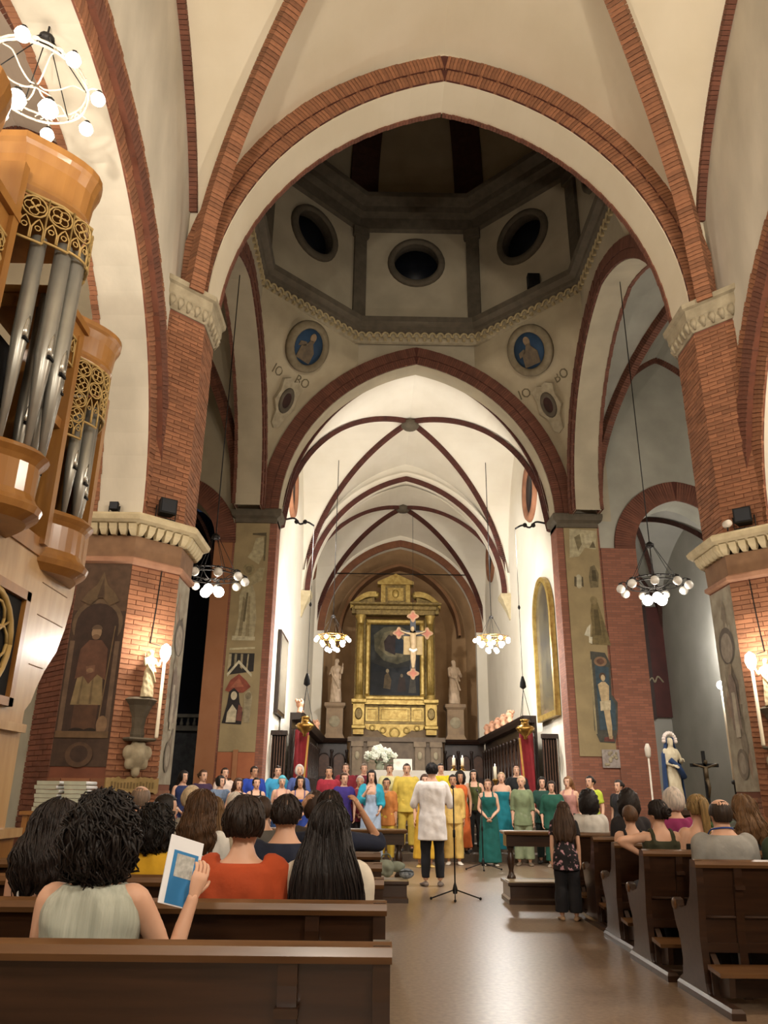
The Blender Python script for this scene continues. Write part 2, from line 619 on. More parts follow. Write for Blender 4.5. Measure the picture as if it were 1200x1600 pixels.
def arcade(sx, yc, side, front):
    w = struct('wall_' + side, 'plastered nave wall over a wide brick arcade arch')
    top = lambda y: 8.7 + 5.5 * F((y - yc) / HB) + 0.02
    g = G()
    arch_wall(g, 'y', yc, ARC_AISLE, yc - HB, yc + HB, top, sx * NX, sx * (NX + 0.66), 4.75)
    g.build('plaster', [PLASTER_N], w)
    for d0, d1, tt, me in ((0.0, 0.29, 0.035, BRICK_ME), (0.29, 0.60, 0.12, BRICK_DME), (0.60, 0.92, 0.05, BRICK_ME)):
        keep = lambda c: c.z > 4.8
        m = voussoirs('y', yc, ARC_AISLE, d0, d1, sx * (NX - tt), sx * (NX + 0.05), keep=keep)
        m.sort(key=lambda q: -q[1][3])
        if front: brick_parts(m, me, w, 110)
        else: stuff_blocks(m, me.materials[0], w, 'arch_ring')
        g = G(); ring_band(g, 'y', yc, ARC_AISLE, d0 + 0.004, d1, sx * (NX - tt + 0.012), sx * (NX + 0.03))
        g.build('mortar_bed', MORTAR, w)
    # aisle side ring
    m = voussoirs('y', yc, ARC_AISLE, -0.02, 0.4, sx * (NX + 0.62), sx * (NX + 0.72))
    stuff_blocks(m, BRICK, w, 'arch_ring')
    return w


for sx, side in ((-1, 'left'), (1, 'right')):
    arcade(sx, YC, side, True)
    arcade(sx, YC - 2 * HB, side, False)


# ---------------- octagonal nave piers
def octagon(cx, cy, ap):
    r = ap / math.cos(PI / 8)
    return [(cx + r * math.cos(PI / 8 + k * PI / 4), cy + r * math.sin(PI / 8 + k * PI / 4)) for k in range(8)]


def oct_loft(g, cx, cy, prof, m=0):
    g.loft([[(x, y, z) for x, y in octagon(cx, cy, ap)] for ap, z in prof], m, smooth=False)


def face_bricks(cx, cy, ap, k, z0, z1, bw=0.245, bh=0.0655, gap=0.009, depth=0.05, proud=0.012):
    """bricks laid on the octagon face whose normal points along k*45 degrees"""
    a = k * PI / 4; n = Vector((math.cos(a), math.sin(a), 0)); t = Vector((-n.y, n.x, 0))
    W = 2 * ap * math.tan(PI / 8); out = []
    rows = int((z1 - z0) / bh)
    rnd = random.Random(k * 31 + int(cx * 10))
    for r in range(rows):
        z = z0 + (r + 0.5) * bh
        x = -W / 2 - 0.008 - (bw / 2 if r % 2 else 0)
        while x < W / 2 - 0.01:
            a0, a1 = max(x, -W / 2 - 0.008), min(x + bw, W / 2 + 0.017)
            if a1 - a0 > 0.02:
                p = n * (ap + proud - depth / 2 + rnd.uniform(-0.004, 0.004)) + t * ((a0 + a1) / 2)
                L, H = a1 - a0 - gap, bh - gap
                out.append(Matrix(((t.x * L, n.x * depth, 0, cx + p.x), (t.y * L, n.y * depth, 0, cy + p.y), (0, 0, H, z), (0, 0, 0, 1))))
            x += bw
    return out


def nave_pier(sx, cy, label, bricks):
    p = struct('pier', label)
    cx = sx * 4.75; ap = 0.85
    g = G(); oct_loft(g, cx, cy, [(ap, 0), (ap, 4.2)]); g.build('pier_core', MORTAR, p)
    g = G(); oct_loft(g, cx, cy, [(ap - 0.02, 4.8), (ap - 0.02, 8.45)]); g.build('pier_shaft', MORTAR, p)
    # string course, frieze and egg moulded ledge
    g = G(); oct_loft(g, cx, cy, [(ap + 0.0, 4.16), (ap + 0.06, 4.19), (ap + 0.06, 4.24), (ap + 0.01, 4.27)]); g.build('string_course', mat('rosy_moulding', 'b08468', '9a7058', 5, 0.8), p)
    g = G(); oct_loft(g, cx, cy, [(ap + 0.01, 4.25), (ap + 0.02, 4.56)]); g.build('frieze', mat('frieze_clay', '8a6a4e', '785a42', 5, 0.85), p)
    g = G(); oct_loft(g, cx, cy, [(ap + 0.10, 4.70), (ap + 0.22, 4.74), (ap + 0.24, 4.80), (ap + 0.20, 4.84), (ap - 0.02, 4.88)]); g.build('ledge', STONE_L, p)
    eggs = []
    for k in range(8):
        a = k * PI / 4; n = Vector((math.cos(a), math.sin(a), 0)); t = Vector((-n.y, n.x, 0)); W = 2 * (ap + 0.1) * math.tan(PI / 8)
        for i in range(6):
            c = Vector((cx, cy, 4.63)) + n * (ap + 0.06) + t * (W * ((i + 0.5) / 6 - 0.5))
            eggs.append((c, n, t, k))
    ge = G()
    gm = G()
    gm.loft([[(-.05, -.05, .07), (.05, -.05, .07), (.05, .09, .07), (-.05, .09, .07)], [(-.05, -.05, .0), (.05, -.05, .0), (.05, .07, .0), (-.05, .07, .0)], [(-.03, -.05, -.07), (.03, -.05, -.07), (.03, .02, -.07), (-.03, .02, -.07)]], smooth=False)
    dm = gm.mesh('dentil', STONE_L)
    for c, n, t, k in eggs:
        M = Matrix(((t.x, n.x, 0, c.x), (t.y, n.y, 0, c.y), (0, 0, 1, c.z), (0, 0, 0, 1)))
        o = link('dentil', dm, p); o.matrix_basis = M
    # upper capital
    g = G(); oct_loft(g, cx, cy, [(ap, 8.28), (ap + 0.05, 8.34), (ap + 0.07, 8.46), (ap + 0.10, 8.50), (ap + 0.10, 8.66), (ap + 0.15, 8.68), (ap + 0.16, 8.76), (ap + 0.02, 8.80)])
    g.build('capital', STONE, p)
    lg = G(); lg.loft([[(-.035, 0, .09), (.035, 0, .09), (.035, .05, .09), (-.035, .05, .09)], [(-.045, 0, 0), (.045, 0, 0), (.045, .07, 0), (-.045, .07, 0)], [(-.01, 0, -.1), (.01, 0, -.1), (.01, .02, -.1), (-.01, .02, -.1)]], smooth=True)
    lm = lg.mesh('capital_leaf', STONE)
    for k in range(8):
        a = k * PI / 4; n = Vector((math.cos(a), math.sin(a), 0)); t = Vector((-n.y, n.x, 0))
        for i in range(5):
            c = Vector((cx, cy, 8.40)) + n * (ap + 0.035) + t * (0.74 * ((i + 0.5) / 5 - 0.5))
            o = link('capital_leaf', lm, p); o.matrix_basis = Matrix(((t.x, n.x, 0, c.x), (t.y, n.y, 0, c.y), (0, 0, 1, c.z), (0, 0, 0, 1)))
    if bricks:
        kd = 7 if sx < 0 else 5       # diagonal face turned to the nave and to the viewer
        ks = 0 if sx < 0 else 4       # face turned to the nave axis
        m = face_bricks(cx, cy, ap - 0.02, kd, 4.9, 8.3)
        m += face_bricks(cx, cy, ap, kd, 1.2, 4.16)
        brick_parts(m, BRICK_ME, p, 300)
        rest = face_bricks(cx, cy, ap - 0.02, ks, 4.9, 8.3) + face_bricks(cx, cy, ap, kd, 0, 1.2, 0.36, 0.12) + face_bricks(cx, cy, ap, ks, 0, 1.35) + face_bricks(cx, cy, ap, 6, 0, 1.55, 0.36, 0.12)
        stuff_blocks(rest, BRICK, p)
        stuff_blocks(face_bricks(cx, cy, ap, 5 if sx < 0 else 7, 0, 4.16), BRICK_D, p)
    return p


PIER_L = nave_pier(-1, PY, 'octagonal brick pier with a carved ledge left of the crossing', True)
PIER_R = nave_pier(1, PY, 'octagonal brick pier with a carved ledge right of the crossing', True)
nave_pier(-1, PY - 2 * HB, 'octagonal brick pier behind the organ', False)
nave_pier(1, PY - 2 * HB, 'octagonal brick pier beside the viewer', False)


# ---------------- crossing: four great arches
def cross_arch(name, axis, uc, arc, t0, t1, u0, u1, ztop, label, plaster, bricks=None, ring=0.56, me=None, rim=True, jamb0=0.0):
    w = struct(name, label)
    g = G(); arch_wall(g, axis, uc, arc, u0, u1, lambda u: ztop, t0, t1, jamb0)
    g.build('plaster', plaster, w)
    s = 1 if t1 > t0 else -1
    me = me or BRICK_DME
    for q, (d0, d1, pr) in enumerate(((0.012, ring * 0.45, 0.05), (ring * 0.45, ring, 0.085))):
        m = voussoirs(axis, uc, arc, d0, d1, t0 - s * pr, t0 + s * 0.04)
        if bricks and q < bricks: brick_parts(m, me, w, 300)
        else: stuff_blocks(m, me.materials[0], w, 'arch_ring')
        g = G(); ring_band(g, axis, uc, arc, d0 + 0.004, d1, t0 - s * (pr - 0.012), t0 + s * 0.02); g.build('mortar_bed', MORTAR_D, w)
    if rim:
        m = voussoirs(axis, uc, arc, -0.03, 0.35, t1 - s * 0.03, t1 + s * 0.06)
        stuff_blocks(m, BRICK_D, w, 'arch_ring')
    return w


ARC_N = Arc(3.9, 4.85, 8.72)
cross_arch('wall_front', 'x', 0, ARC_N, 10.5, 11.2, -4.9, 4.9, 15.0, 'great pointed brick arch between nave and crossing', PLASTER, 2, me=BRICK_ME, jamb0=8.7)
ARC_F = Arc(3.9, 4.85, 8.72)
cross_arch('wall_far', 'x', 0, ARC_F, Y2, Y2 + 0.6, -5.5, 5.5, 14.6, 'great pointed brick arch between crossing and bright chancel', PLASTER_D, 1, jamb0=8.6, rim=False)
ARC_S = Arc(3.9, 4.45, 8.72)
for sx, nm in ((-1, 'wall_left'), (1, 'wall_right')):
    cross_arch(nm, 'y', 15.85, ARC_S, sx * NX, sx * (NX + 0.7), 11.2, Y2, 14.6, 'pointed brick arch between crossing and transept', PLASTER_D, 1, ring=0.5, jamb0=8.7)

# far piers with fresco plaster
for sx, side in ((-1, 'left'), (1, 'right')):
    p = struct('pier', 'square far pier with fresco fragments, %s of the chancel' % side)
    x0, x1 = sorted((sx * 3.92, sx * 5.12))
    G().box((x0, Y2, 0), (x1, Y2 + 0.7, 8.5)).build('pier_core', BRICKW, p)
    a0, a1 = sorted((sx * 4.12, sx * 5.06))
    G().box((a0, Y2 - 0.03, 2.25), (a1, Y2 - 0.001, 8.42)).build('fresco_plaster', FRESCO_G, p)
    b0, b1 = sorted((sx * 3.80, sx * 5.2))
    g = G()
    g.loft([[(b0 + e, Y2 - 0.22 + e, z), (b1 - e, Y2 - 0.22 + e, z), (b1 - e, Y2 + 0.72, z), (b0 + e, Y2 + 0.72, z)] for e, z in ((0.12, 8.38), (0.12, 8.5), (0.02, 8.56), (0, 8.66), (0, 8.74), (0.06, 8.78))], smooth=False)
    g.build('capital', STONE_D, p)
    # wall beyond with terracotta plaster jamb
    j0, j1 = sorted((sx * 5.12, sx * (5.62 if sx < 0 else 6.1)))
    G().box((j0, Y2 - 0.035, 0), (j1, Y2 + 0.9, 7.8)).build('jamb', TERRACOTTA_W if sx < 0 else BRICKW, p)
    # lower terracotta panelling
    if sx < 0:
        G().box((a0, Y2 - 0.05, 1.62), (a1, Y2 - 0.005, 2.24)).build('lower_panel', mat('terracotta_panel', 'a5633f', '96583a', 3, 0.8), p)
        G().box((-4.66, Y2 - 0.10, 1.2), (-4.54, Y2 - 0.02, 2.3)).build('wooden_upright', mat('reddish_upright', 'a06a44', '90603c', 3, 0.7), p)
        G().box((a0, Y2 - 0.09, 1.55), (a1, Y2 - 0.03, 1.62)).build('shelf', WOOD_D, p)

# pendentives
pd = struct('wall_pendentive', 'curved pendentives under the drum with roundels')
ZB, ZT = 9.9, 14.25


def pend_row(sx, sy, z):
    q = (ARC_F.R + 0.56) ** 2 - (max(0, z - ARC_F.s)) ** 2
    w = max((math.sqrt(q) - ARC_F.c) if q > 0 else 0, 1.78); w = min(w, 4.3)
    q2 = (ARC_S.R + 0.5) ** 2 - (max(0, z - ARC_S.s)) ** 2
    w2 = max((math.sqrt(q2) - ARC_S.c) if q2 > 0 else 0, 1.78); w2 = min(w2, 4.5)
    ye = (Y2 - 0.004) if sy > 0 else 11.204
    A = np.array((sx * w, ye, z)); B = np.array((sx * (NX - 0.004), 15.8 + sy * w2, z)); C = np.array((sx * (NX - 0.004), ye, z))
    return A, B, (C - (A + B) / 2) * 0.28 * (1 - (z - ZB) / (ZT - ZB))


def pend(sx, z, t):
    """point, tangent and normal of the far pendentives"""
    def pt(z, t):
        A, B, D = pend_row(sx, 1, z); return Vector(A + (B - A) * t + D * (4 * t * (1 - t)))
    p = pt(z, t); U = (pt(z, t + .05) - pt(z, t - .05)).normalized(); V_ = (pt(z + .3, t) - pt(z - .3, t)).normalized()
    N = U.cross(V_).normalized()
    if N.y > 0: N = -N
    U = U if U.x > 0 else -U
    V_ = N.cross(U); V_ = V_ if V_.z > 0 else -V_
    return p, U, V_.normalized(), N


for sx in (-1, 1):
    for sy in (-1, 1):
        g = G(); rows = []
        for z in np.linspace(ZB, ZT, 18):
            A, B, D = pend_row(sx, sy, z)
            rows.append([A + (B - A) * t + D * (4 * t * (1 - t)) for t in np.linspace(0, 1, 11)])
        g.loft(rows, smooth=True, caps=False, cyc=False)
        g.build('pendentive', mat('pendentive_plaster', 'b3a68a', 'a3967c', 1.5, 0.9), pd, fix=False)

# octagonal drum and dome
dr = struct('ceiling_dome', 'dark octagonal drum and dome over the crossing')
OC = (0.0, 15.8)
def oct_ring(ap, z): return [(x, y, z) for x, y in octagon(*OC, ap)]
g = G()
for k in range(8):
    a = k * PI / 4; n = Vector((math.cos(a), math.sin(a), 0)); t = Vector((-n.y, n.x, 0)); hw = 4.45 * math.tan(PI / 8)
    inn = []; out = []
    for q in np.linspace(0, 2 * PI, 40, endpoint=False):
        c, d = math.cos(q), math.sin(q)
        r = min(hw / max(abs(c), 1e-6), ((18.6 - 17.2) if d > 0 else (17.2 - 14.2)) / max(abs(d), 1e-6))
        for L, rr in ((inn, 0.72), (out, r)):
            p = Vector((OC[0], OC[1], 17.2 + rr * d)) + n * 4.45 + t * (rr * c)
            L.append(tuple(p))
    g.loft([inn, out], smooth=False, caps=False)
g.build('drum_wall', PLASTER_D, dr)
g = G(); g.loft([oct_ring(4.48, 14.2), oct_ring(4.40, 14.22), oct_ring(4.36, 14.3), oct_ring(4.34, 14.5)], smooth=False, caps=False); g.build('cornice_base', STONE, dr)
g = G(); g.loft([oct_ring(4.34, 14.5), oct_ring(4.22, 14.56), oct_ring(4.20, 14.66), oct_ring(4.05, 14.74), oct_ring(4.02, 14.9), oct_ring(4.10, 14.93), oct_ring(4.46, 14.98)], smooth=False, caps=False); g.build('lower_cornice', STONE_D, dr)
g = G(); g.loft([oct_ring(4.46, 18.35), oct_ring(4.36, 18.45), oct_ring(4.34, 18.85), oct_ring(4.15, 18.95), oct_ring(4.12, 19.15), oct_ring(3.85, 19.3), oct_ring(3.82, 19.45), oct_ring(4.4, 19.5)], smooth=False, caps=False); g.build('upper_cornice', STONE_D, dr)
# looped corbels under the lower cornice
cg = G(); cg.tube([(.1 * math.cos(a), 0.0, .13 * math.sin(a)) for a in np.linspace(-0.2, PI + 0.2, 9)], 0.032, 5)
cg.box((-.04, -.05, -.14), (.04, .04, -.06))
cm = cg.mesh('corbel', mat('corbel_stone', 'b8a67e', 'a5946e', 6, .8))
for k in range(8):
    a = k * PI / 4; n = Vector((math.cos(a), math.sin(a), 0)); t = Vector((-n.y, n.x, 0)); W = 2 * 4.34 * math.tan(PI / 8)
    N = 15
    if n.y < -0.5: continue
    for i in range(N):
        c = Vector((OC[0], OC[1], 14.38)) + n * 4.31 + t * (W * ((i + .5) / N - .5))
        o = link('corbel', cm, dr); o.matrix_basis = Matrix(((t.x, -n.x, 0, c.x), (t.y, -n.y, 0, c.y), (0, 0, 1, c.z), (0, 0, 0, 1)))
# dome shell and ribs
dome = [(4.4, 19.45)] + [(4.35 * math.cos(t) ** .75, 19.5 + 6.5 * math.sin(t)) for t in np.linspace(0.02, 1.5, 16)]
g = G(); g.loft([oct_ring(max(r, .05), z) for r, z in dome], smooth=False, caps=False); g.build('dome_shell', mat('dome_plaster', 'b5a98e', 'a89c82', 1.5, .9), dr)
for k in range(8):
    a = PI / 8 + k * PI / 4; c = 1 / math.cos(PI / 8)
    path = [(OC[0] + r * c * math.cos(a), OC[1] + r * c * math.sin(a), z) for r, z in dome[1:]]
    gg = G()
    for M in blocks_along(path, 0.95, 0.55, 0.3, 0.002, up=(math.cos(a), math.sin(a), 0.4)): gg.cbox((0, 0, 0), (1, 1, 1), 0, M)
    gg.build('dome_rib', RIB_D, dr, fix=False)
# pilasters at the corners of the drum
for k in range(8):
    a = PI / 8 + k * PI / 4; r = 4.42 / math.cos(PI / 8)
    M = Matrix.Translation((OC[0] + r * math.cos(a), OC[1] + r * math.sin(a), 0)) @ Matrix.Rotation(a, 4, 'Z')
    g = G(); g.box((-.16, -.2, 14.95), (.1, .2, 18.2), 0, M); g.box((-.22, -.26, 18.05), (.1, .26, 18.4), 0, M); g.box((-.2, -.24, 14.95), (.1, .24, 15.1), 0, M)
    g.build('pilaster', STONE_D, dr)
# oculi in the drum
for k in range(8):
    a = k * PI / 4; n = Vector((math.cos(a), math.sin(a), 0)); t = Vector((-n.y, n.x, 0))
    M = Matrix(((t.x, -n.x, 0, OC[0] + n.x * 4.43), (t.y, -n.y, 0, OC[1] + n.y * 4.43), (0, 0, 1, 17.2), (0, 0, 0, 1)))
    wn = thing('window', None, None); wn.parent = dr; wn.matrix_basis = M
    g = G(); g.lathe([(.70, .02), (.72, .1), (.88, .08), (.92, -.02), (.86, -.06), (.70, .0), (.70, .02)], 28, axis='y'); g.build('window_frame', STONE_D, wn)
    g = G(); g.lathe([(.72, .03), (.70, -.35), (.74, -.37), (.76, .02), (.72, .03)], 28, axis='y'); g.build('splay', STONE_D, wn)
    g = G(); g.lathe([(.70, -.30), (.70, -.34)], 24, axis='y'); g.build('pane', GLASS_B, wn)

# ---------------- transept arms, chapels
def gvault(g, x0, x1, y0, y1, zs, h, dome_=0.3, n=24):
    xc, yc = (x0 + x1) / 2, (y0 + y1) / 2; a, b = (x1 - x0) / 2, (y1 - y0) / 2; V = []
    for y in np.linspace(y0, y1, n + 1):
        for x in np.linspace(x0, x1, n + 1):
            u, v = (x - xc) / a, (y - yc) / b
            V.append((x, y, zs + h * max(F(u), F(v)) + dome_ * (1 - u * u) * (1 - v * v)))
    g.add(V, groin_faces(n))


def vault_ribs(parent, x0, x1, y0, y1, zs, h, material, dome_=0.3, w=0.18, hh=0.2, wall=True, pitch=0.07):
    xc, yc = (x0 + x1) / 2, (y0 + y1) / 2; a, b = (x1 - x0) / 2 - .05, (y1 - y0) / 2 - .05
    for sx in (-1, 1):
        for sy in (-1, 1):
            path = [(xc + sx * a * u, yc + sy * b * u, zs + h * F(u) + dome_ * (1 - u * u) ** 2 - hh * .4) for u in np.linspace(1, 0, 26)]
            stuff_blocks(blocks_along(path, w, hh, pitch), material, parent, 'rib')
    if wall:
        for sy in ((-1, 1) if wall is True else wall):
            path = [(xc + a * u, yc + sy * b, zs + h * F(u) - .05) for u in np.linspace(-.99, .99, 50)]
            stuff_blocks(blocks_along(path, w * .6, hh * .6, pitch, up=(0, 0, 1)), material, parent, 'rib')


for sx, side in ((-1, 'left'), (1, 'right')):
    t = struct('wall_transept_' + side, 'plastered %s transept with a chapel arch' % side)
    X0, X1 = 5.05, 9.6
    xa, xb = sorted((sx * X0, sx * X1))
    pl = PLASTER_G if sx > 0 else mat('left_transept_plaster', 'a79c84', '988e78', 1.3, .9)
    g = G(); gvault(g, xa, xb, 11.2, Y2 + .02, 9.0, 4.9); g.build('vault_shell', pl, t, fix=False)
    vault_ribs(t, xa, xb, 11.2, Y2 + .02, 9.0, 4.9, BRICK_D, w=.22, hh=.24)
    ca = Arc(1.3, 1.45, 7.8); cc = sx * 7.4 if sx > 0 else -6.92
    g = G(); arch_wall(g, 'x', cc, ca, xa, xb, lambda u: 14.4, Y2 + .012, Y2 + .8, 0.0); g.build('east_plaster', pl, t)
    m = voussoirs('x', cc, ca, 0, .58, Y2 - .05, Y2 + .04); stuff_blocks(m, BRICK_D, t, 'arch_ring')
    g = G(); ring_band(g, 'x', cc, ca, .004, .58, Y2 - .038, Y2 + .02); g.build('mortar_bed', MORTAR_D, t)
    g = G(); g.box((sx * X1, 11, 0), (sx * (X1 + .3), Y2, 14.5)); g.build('outer_plaster', pl, t)
    g = G(); g.box((xa, 11.2, 0), (xb, 11.5, 14.5)) if False else g.box((sx * 5.8 if sx > 0 else -9.6, 11.2, 6.5), (9.6 if sx > 0 else -5.8, 11.5, 14.5)); g.build('west_plaster', pl, t)
    # chapel room
    c = struct('wall_chapel_' + side, 'chapel beyond the %s transept' % side)
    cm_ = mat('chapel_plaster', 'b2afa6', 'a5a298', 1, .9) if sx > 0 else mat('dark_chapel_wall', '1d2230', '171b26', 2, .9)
    ya, yb = Y2 + .8, 27.5
    cx0, cx1 = (5.7, 9.35)
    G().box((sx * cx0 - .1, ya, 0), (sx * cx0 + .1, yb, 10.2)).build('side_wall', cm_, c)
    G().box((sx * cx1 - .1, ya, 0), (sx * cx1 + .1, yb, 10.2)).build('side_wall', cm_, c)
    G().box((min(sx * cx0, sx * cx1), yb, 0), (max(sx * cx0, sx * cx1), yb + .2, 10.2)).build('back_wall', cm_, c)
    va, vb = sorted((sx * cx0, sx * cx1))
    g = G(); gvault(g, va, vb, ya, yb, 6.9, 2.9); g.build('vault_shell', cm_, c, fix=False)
    vault_ribs(c, va, vb, ya, yb, 6.9, 2.9, RIB_D, w=.14, hh=.14)

# side aisles of the nave
for sx, side in ((-1, 'left'), (1, 'right')):
    t = struct('wall_aisle_' + side, 'plastered %s side aisle with its vault' % side)
    xa, xb = sorted((sx * 5.15, sx * 10.4))
    pk = mat('aisle_plaster', 'd8cabb', 'cdbfb0', 1, .9)
    for k in (0, 1):
        y0 = YC - HB - k * 2 * HB
        g = G(); gvault(g, xa, xb, y0, y0 + 2 * HB, 8.2, 4.4); g.build('vault_shell', pk, t, fix=False)
        vault_ribs(t, xa, xb, y0, y0 + 2 * HB, 8.2, 4.4, BRICK_D)
    G().box((sx * 10.4, -11, 0), (sx * 10.6, 11.2, 13)).build('outer_plaster', pk, t)
    # arch band between aisle and transept
    g = G(); arch_wall(g, 'x', sx * 7.78, Arc(2.45, 3.6, 8.2), xa, xb, lambda u: 14.0, 10.9, 11.25, 0); g.build('cross_wall', pk, t)
G().box((-10.6, -11, 0), (10.6, -10.7, 15)).build('wall_back', PLASTER_N)
bpy.data.objects['wall_back']['kind'] = 'structure'

# ---------------- chancel
ch = struct('wall_chancel', 'bright white plastered chancel walls')
CX = 3.95
G().box((-CX - .3, Y2 + .6, 0), (-CX, 36, 14.5)).build('chancel_wall', PLASTER_W, ch)
G().box((CX, Y2 + .6, 0), (CX + .3, 36, 14.5)).build('chancel_wall', PLASTER_W, ch)
cv = struct('ceiling_chancel', 'white two bay chancel vault with dark brick ribs')
g = G(); gvault(g, -CX, CX, Y2 + .58, 28.5, 8.5, 5.3, .1, 24); g.build('vault_shell', PLASTER_W, cv, fix=False)
g = G(); gvault(g, -CX, CX, 28.5, 35.2, 8.4, 4.5, .35, 24); g.build('vault_shell', PLASTER_W, cv, fix=False)
RIBC = mat('chancel_rib_brick', '55291f', '46221a', 4, .8, rand=.12)
vault_ribs(cv, -CX, CX, Y2 + .6, 28.5, 8.5, 5.3, RIBC, .1, .15, .15, (-1,))
vault_ribs(cv, -CX, CX, 28.5, 35.2, 8.4, 4.5, RIBC, .35, .15, .15, False)
for y, z in ((24.75, 13.75), (31.85, 13.2)):
    g = G(); g.lathe([(.05, -.22), (.22, -.2), (.32, -.1), (.3, .05), (.1, .1)], 12, (0, y, z)); g.build('boss', STONE_D, cv)
ca = Arc(3.62, 4.55, 8.42)
g = G(); arch_wall(g, 'x', 0, ca, -CX, CX, lambda u: ca.z(min(abs(u) * .93, 3.6)) + .42, 28.25, 28.75, 8.3); g.build('transverse_arch', PLASTER_W, cv)
g = G(); arch_wall(g, 'x', 0, ca, -CX, CX, lambda u: 14.4, 28.45, 28.55, 8.3); g.build('lunette', PLASTER_W, cv)
g = G(); ring_band(g, 'x', 0, ca, .004, .2, 28.19, 28.29); g.build('mortar_bed', MORTAR_D, cv)
stuff_blocks(voussoirs('x', 0, ca, .0, .2, 28.18, 28.3), RIBC, cv, 'arch_ring')
for sx in (-1, 1):
    g = G(); g.loft([[(sx * (CX - a), 28.5 - b, z), (sx * (CX - a), 28.5 + b, z), (sx * (CX + .02), 28.5 + b, z), (sx * (CX + .02), 28.5 - b, z)] for a, b, z in ((.03, .08, 7.5), (.12, .16, 7.8), (.3, .3, 8.2), (.38, .36, 8.32), (.38, .36, 8.44))], smooth=False); g.build('corbel', STONE_L, cv)
# back wall and painted recess
bw = struct('wall_apse', 'brown painted apse recess behind the altarpiece')
ba = Arc(3.5, 4.1, 8.3)
g = G(); arch_wall(g, 'x', 0, ba, -CX, CX, lambda u: 13.6, 35.0, 35.5, 0); g.build('plaster', PLASTER_W, bw)
g = G(); ring_band(g, 'x', 0, ba, -.016, .3, 34.96, 35.04); g.build('mortar_bed', MORTAR, bw)
stuff_blocks(voussoirs('x', 0, ba, -.02, .3, 34.95, 35.05), mat('brown_arch_brick', '7e5034', '6e452d', 4, .8, rand=.1), bw, 'arch_ring')
BRN = mat('apse_brown', 'a88660', '987854', 2, .9)
rows = []
for (d, y) in ((0, 35.45), (-.35, 36.3), (-1.2, 37.0)):
    rows.append([(-3.5 - d if True else 0, y, 0.9)] + [(u, y, z) for u, z in ba.pts(d, 18)] + [(3.5 + d, y, 0.9)])
rows = [[(p[0] if abs(p[0]) > 0 else 0, p[1], p[2]) for p in r] for r in rows]
for i, r in enumerate(rows):
    r[0] = (r[1][0], r[0][1], .9); r[-1] = (r[-2][0], r[-1][1], .9)
g = G(); g.loft(rows, smooth=False, caps=False, cyc=False); g.add(rows[-1], [tuple(range(len(rows[-1])))]); g.build('apse_shell', BRN, bw)
g = G(); ring_band(g, 'x', 0, ba, -.75, -.62, 35.75, 36.7); g.build('painted_band', mat('apse_band', '8a6444', '7c583a', 2, .9), bw)
# iron tie rods
for y, z, nm in ((34.9, 11.0, 'tie rod'),):
    G().tube([(-CX, y, z), (CX, y, z)], .025, 6).build('tie_rod', IRON, cv)

# round brick windows in the chancel walls
for sx, y, z in ((1, 23.6, 10.75), (-1, 23.6, 10.75), (1, 32.6, 11.1), (-1, 32.6, 11.1)):
    wn = struct('window_1' if sx > 0 else 'window_2', 'round brick framed window high in the chancel wall')
    g = G(); g.lathe([(.72, -.06), (.72, .05), (.80, .12), (.95, .12), (1.02, .04), (1.02, -.06)], 32, axis='x')
    o = g.build('window_frame', BRICK, wn)
    g = G(); g.lathe([(.73, -.02), (.73, .02)], 28, axis='x'); g.build('pane', GLASS_B, wn)
    wn.location = (sx * (CX - .005), y, z); wn.rotation_euler = (0, 0, PI if sx > 0 else 0)

# ------------------------------------------------------------------ PEOPLE
def remesh(g, vox, name='tmp', smooth_it=2):
    """fuse the lofts of g into one continuous skin; returns (verts, faces)"""
    me = g.mesh(name, [])
    o = bpy.data.objects.new(name, me); TMP.collection.objects.link(o)
    md = o.modifiers.new('r', 'REMESH'); md.mode = 'VOXEL'; md.voxel_size = vox; md.use_smooth_shade = True
    if smooth_it:
        sm = o.modifiers.new('s', 'SMOOTH'); sm.factor = 0.5; sm.iterations = smooth_it
    vl = TMP.view_layers[0]; vl.update(); dg = vl.depsgraph
    ev = o.evaluated_get(dg); m2 = ev.to_mesh()
    n = len(m2.vertices); V = np.empty(n * 3, np.float32); m2.vertices.foreach_get('co', V)
    k = len(m2.polygons); L = np.empty(len(m2.loops), np.int32); m2.loops.foreach_get('vertex_index', L)
    st = np.empty(k, np.int32); m2.polygons.foreach_get('loop_start', st); tt = np.empty(k, np.int32); m2.polygons.foreach_get('loop_total', tt)
    L = L.tolist(); Fc = [tuple(L[a:a + c]) for a, c in zip(st.tolist(), tt.tolist())]
    ev.to_mesh_clear()
    bpy.data.objects.remove(o); bpy.data.meshes.remove(me)
    return V.reshape(-1, 3).astype(float), Fc


TMP = bpy.data.scenes.new('workbench')


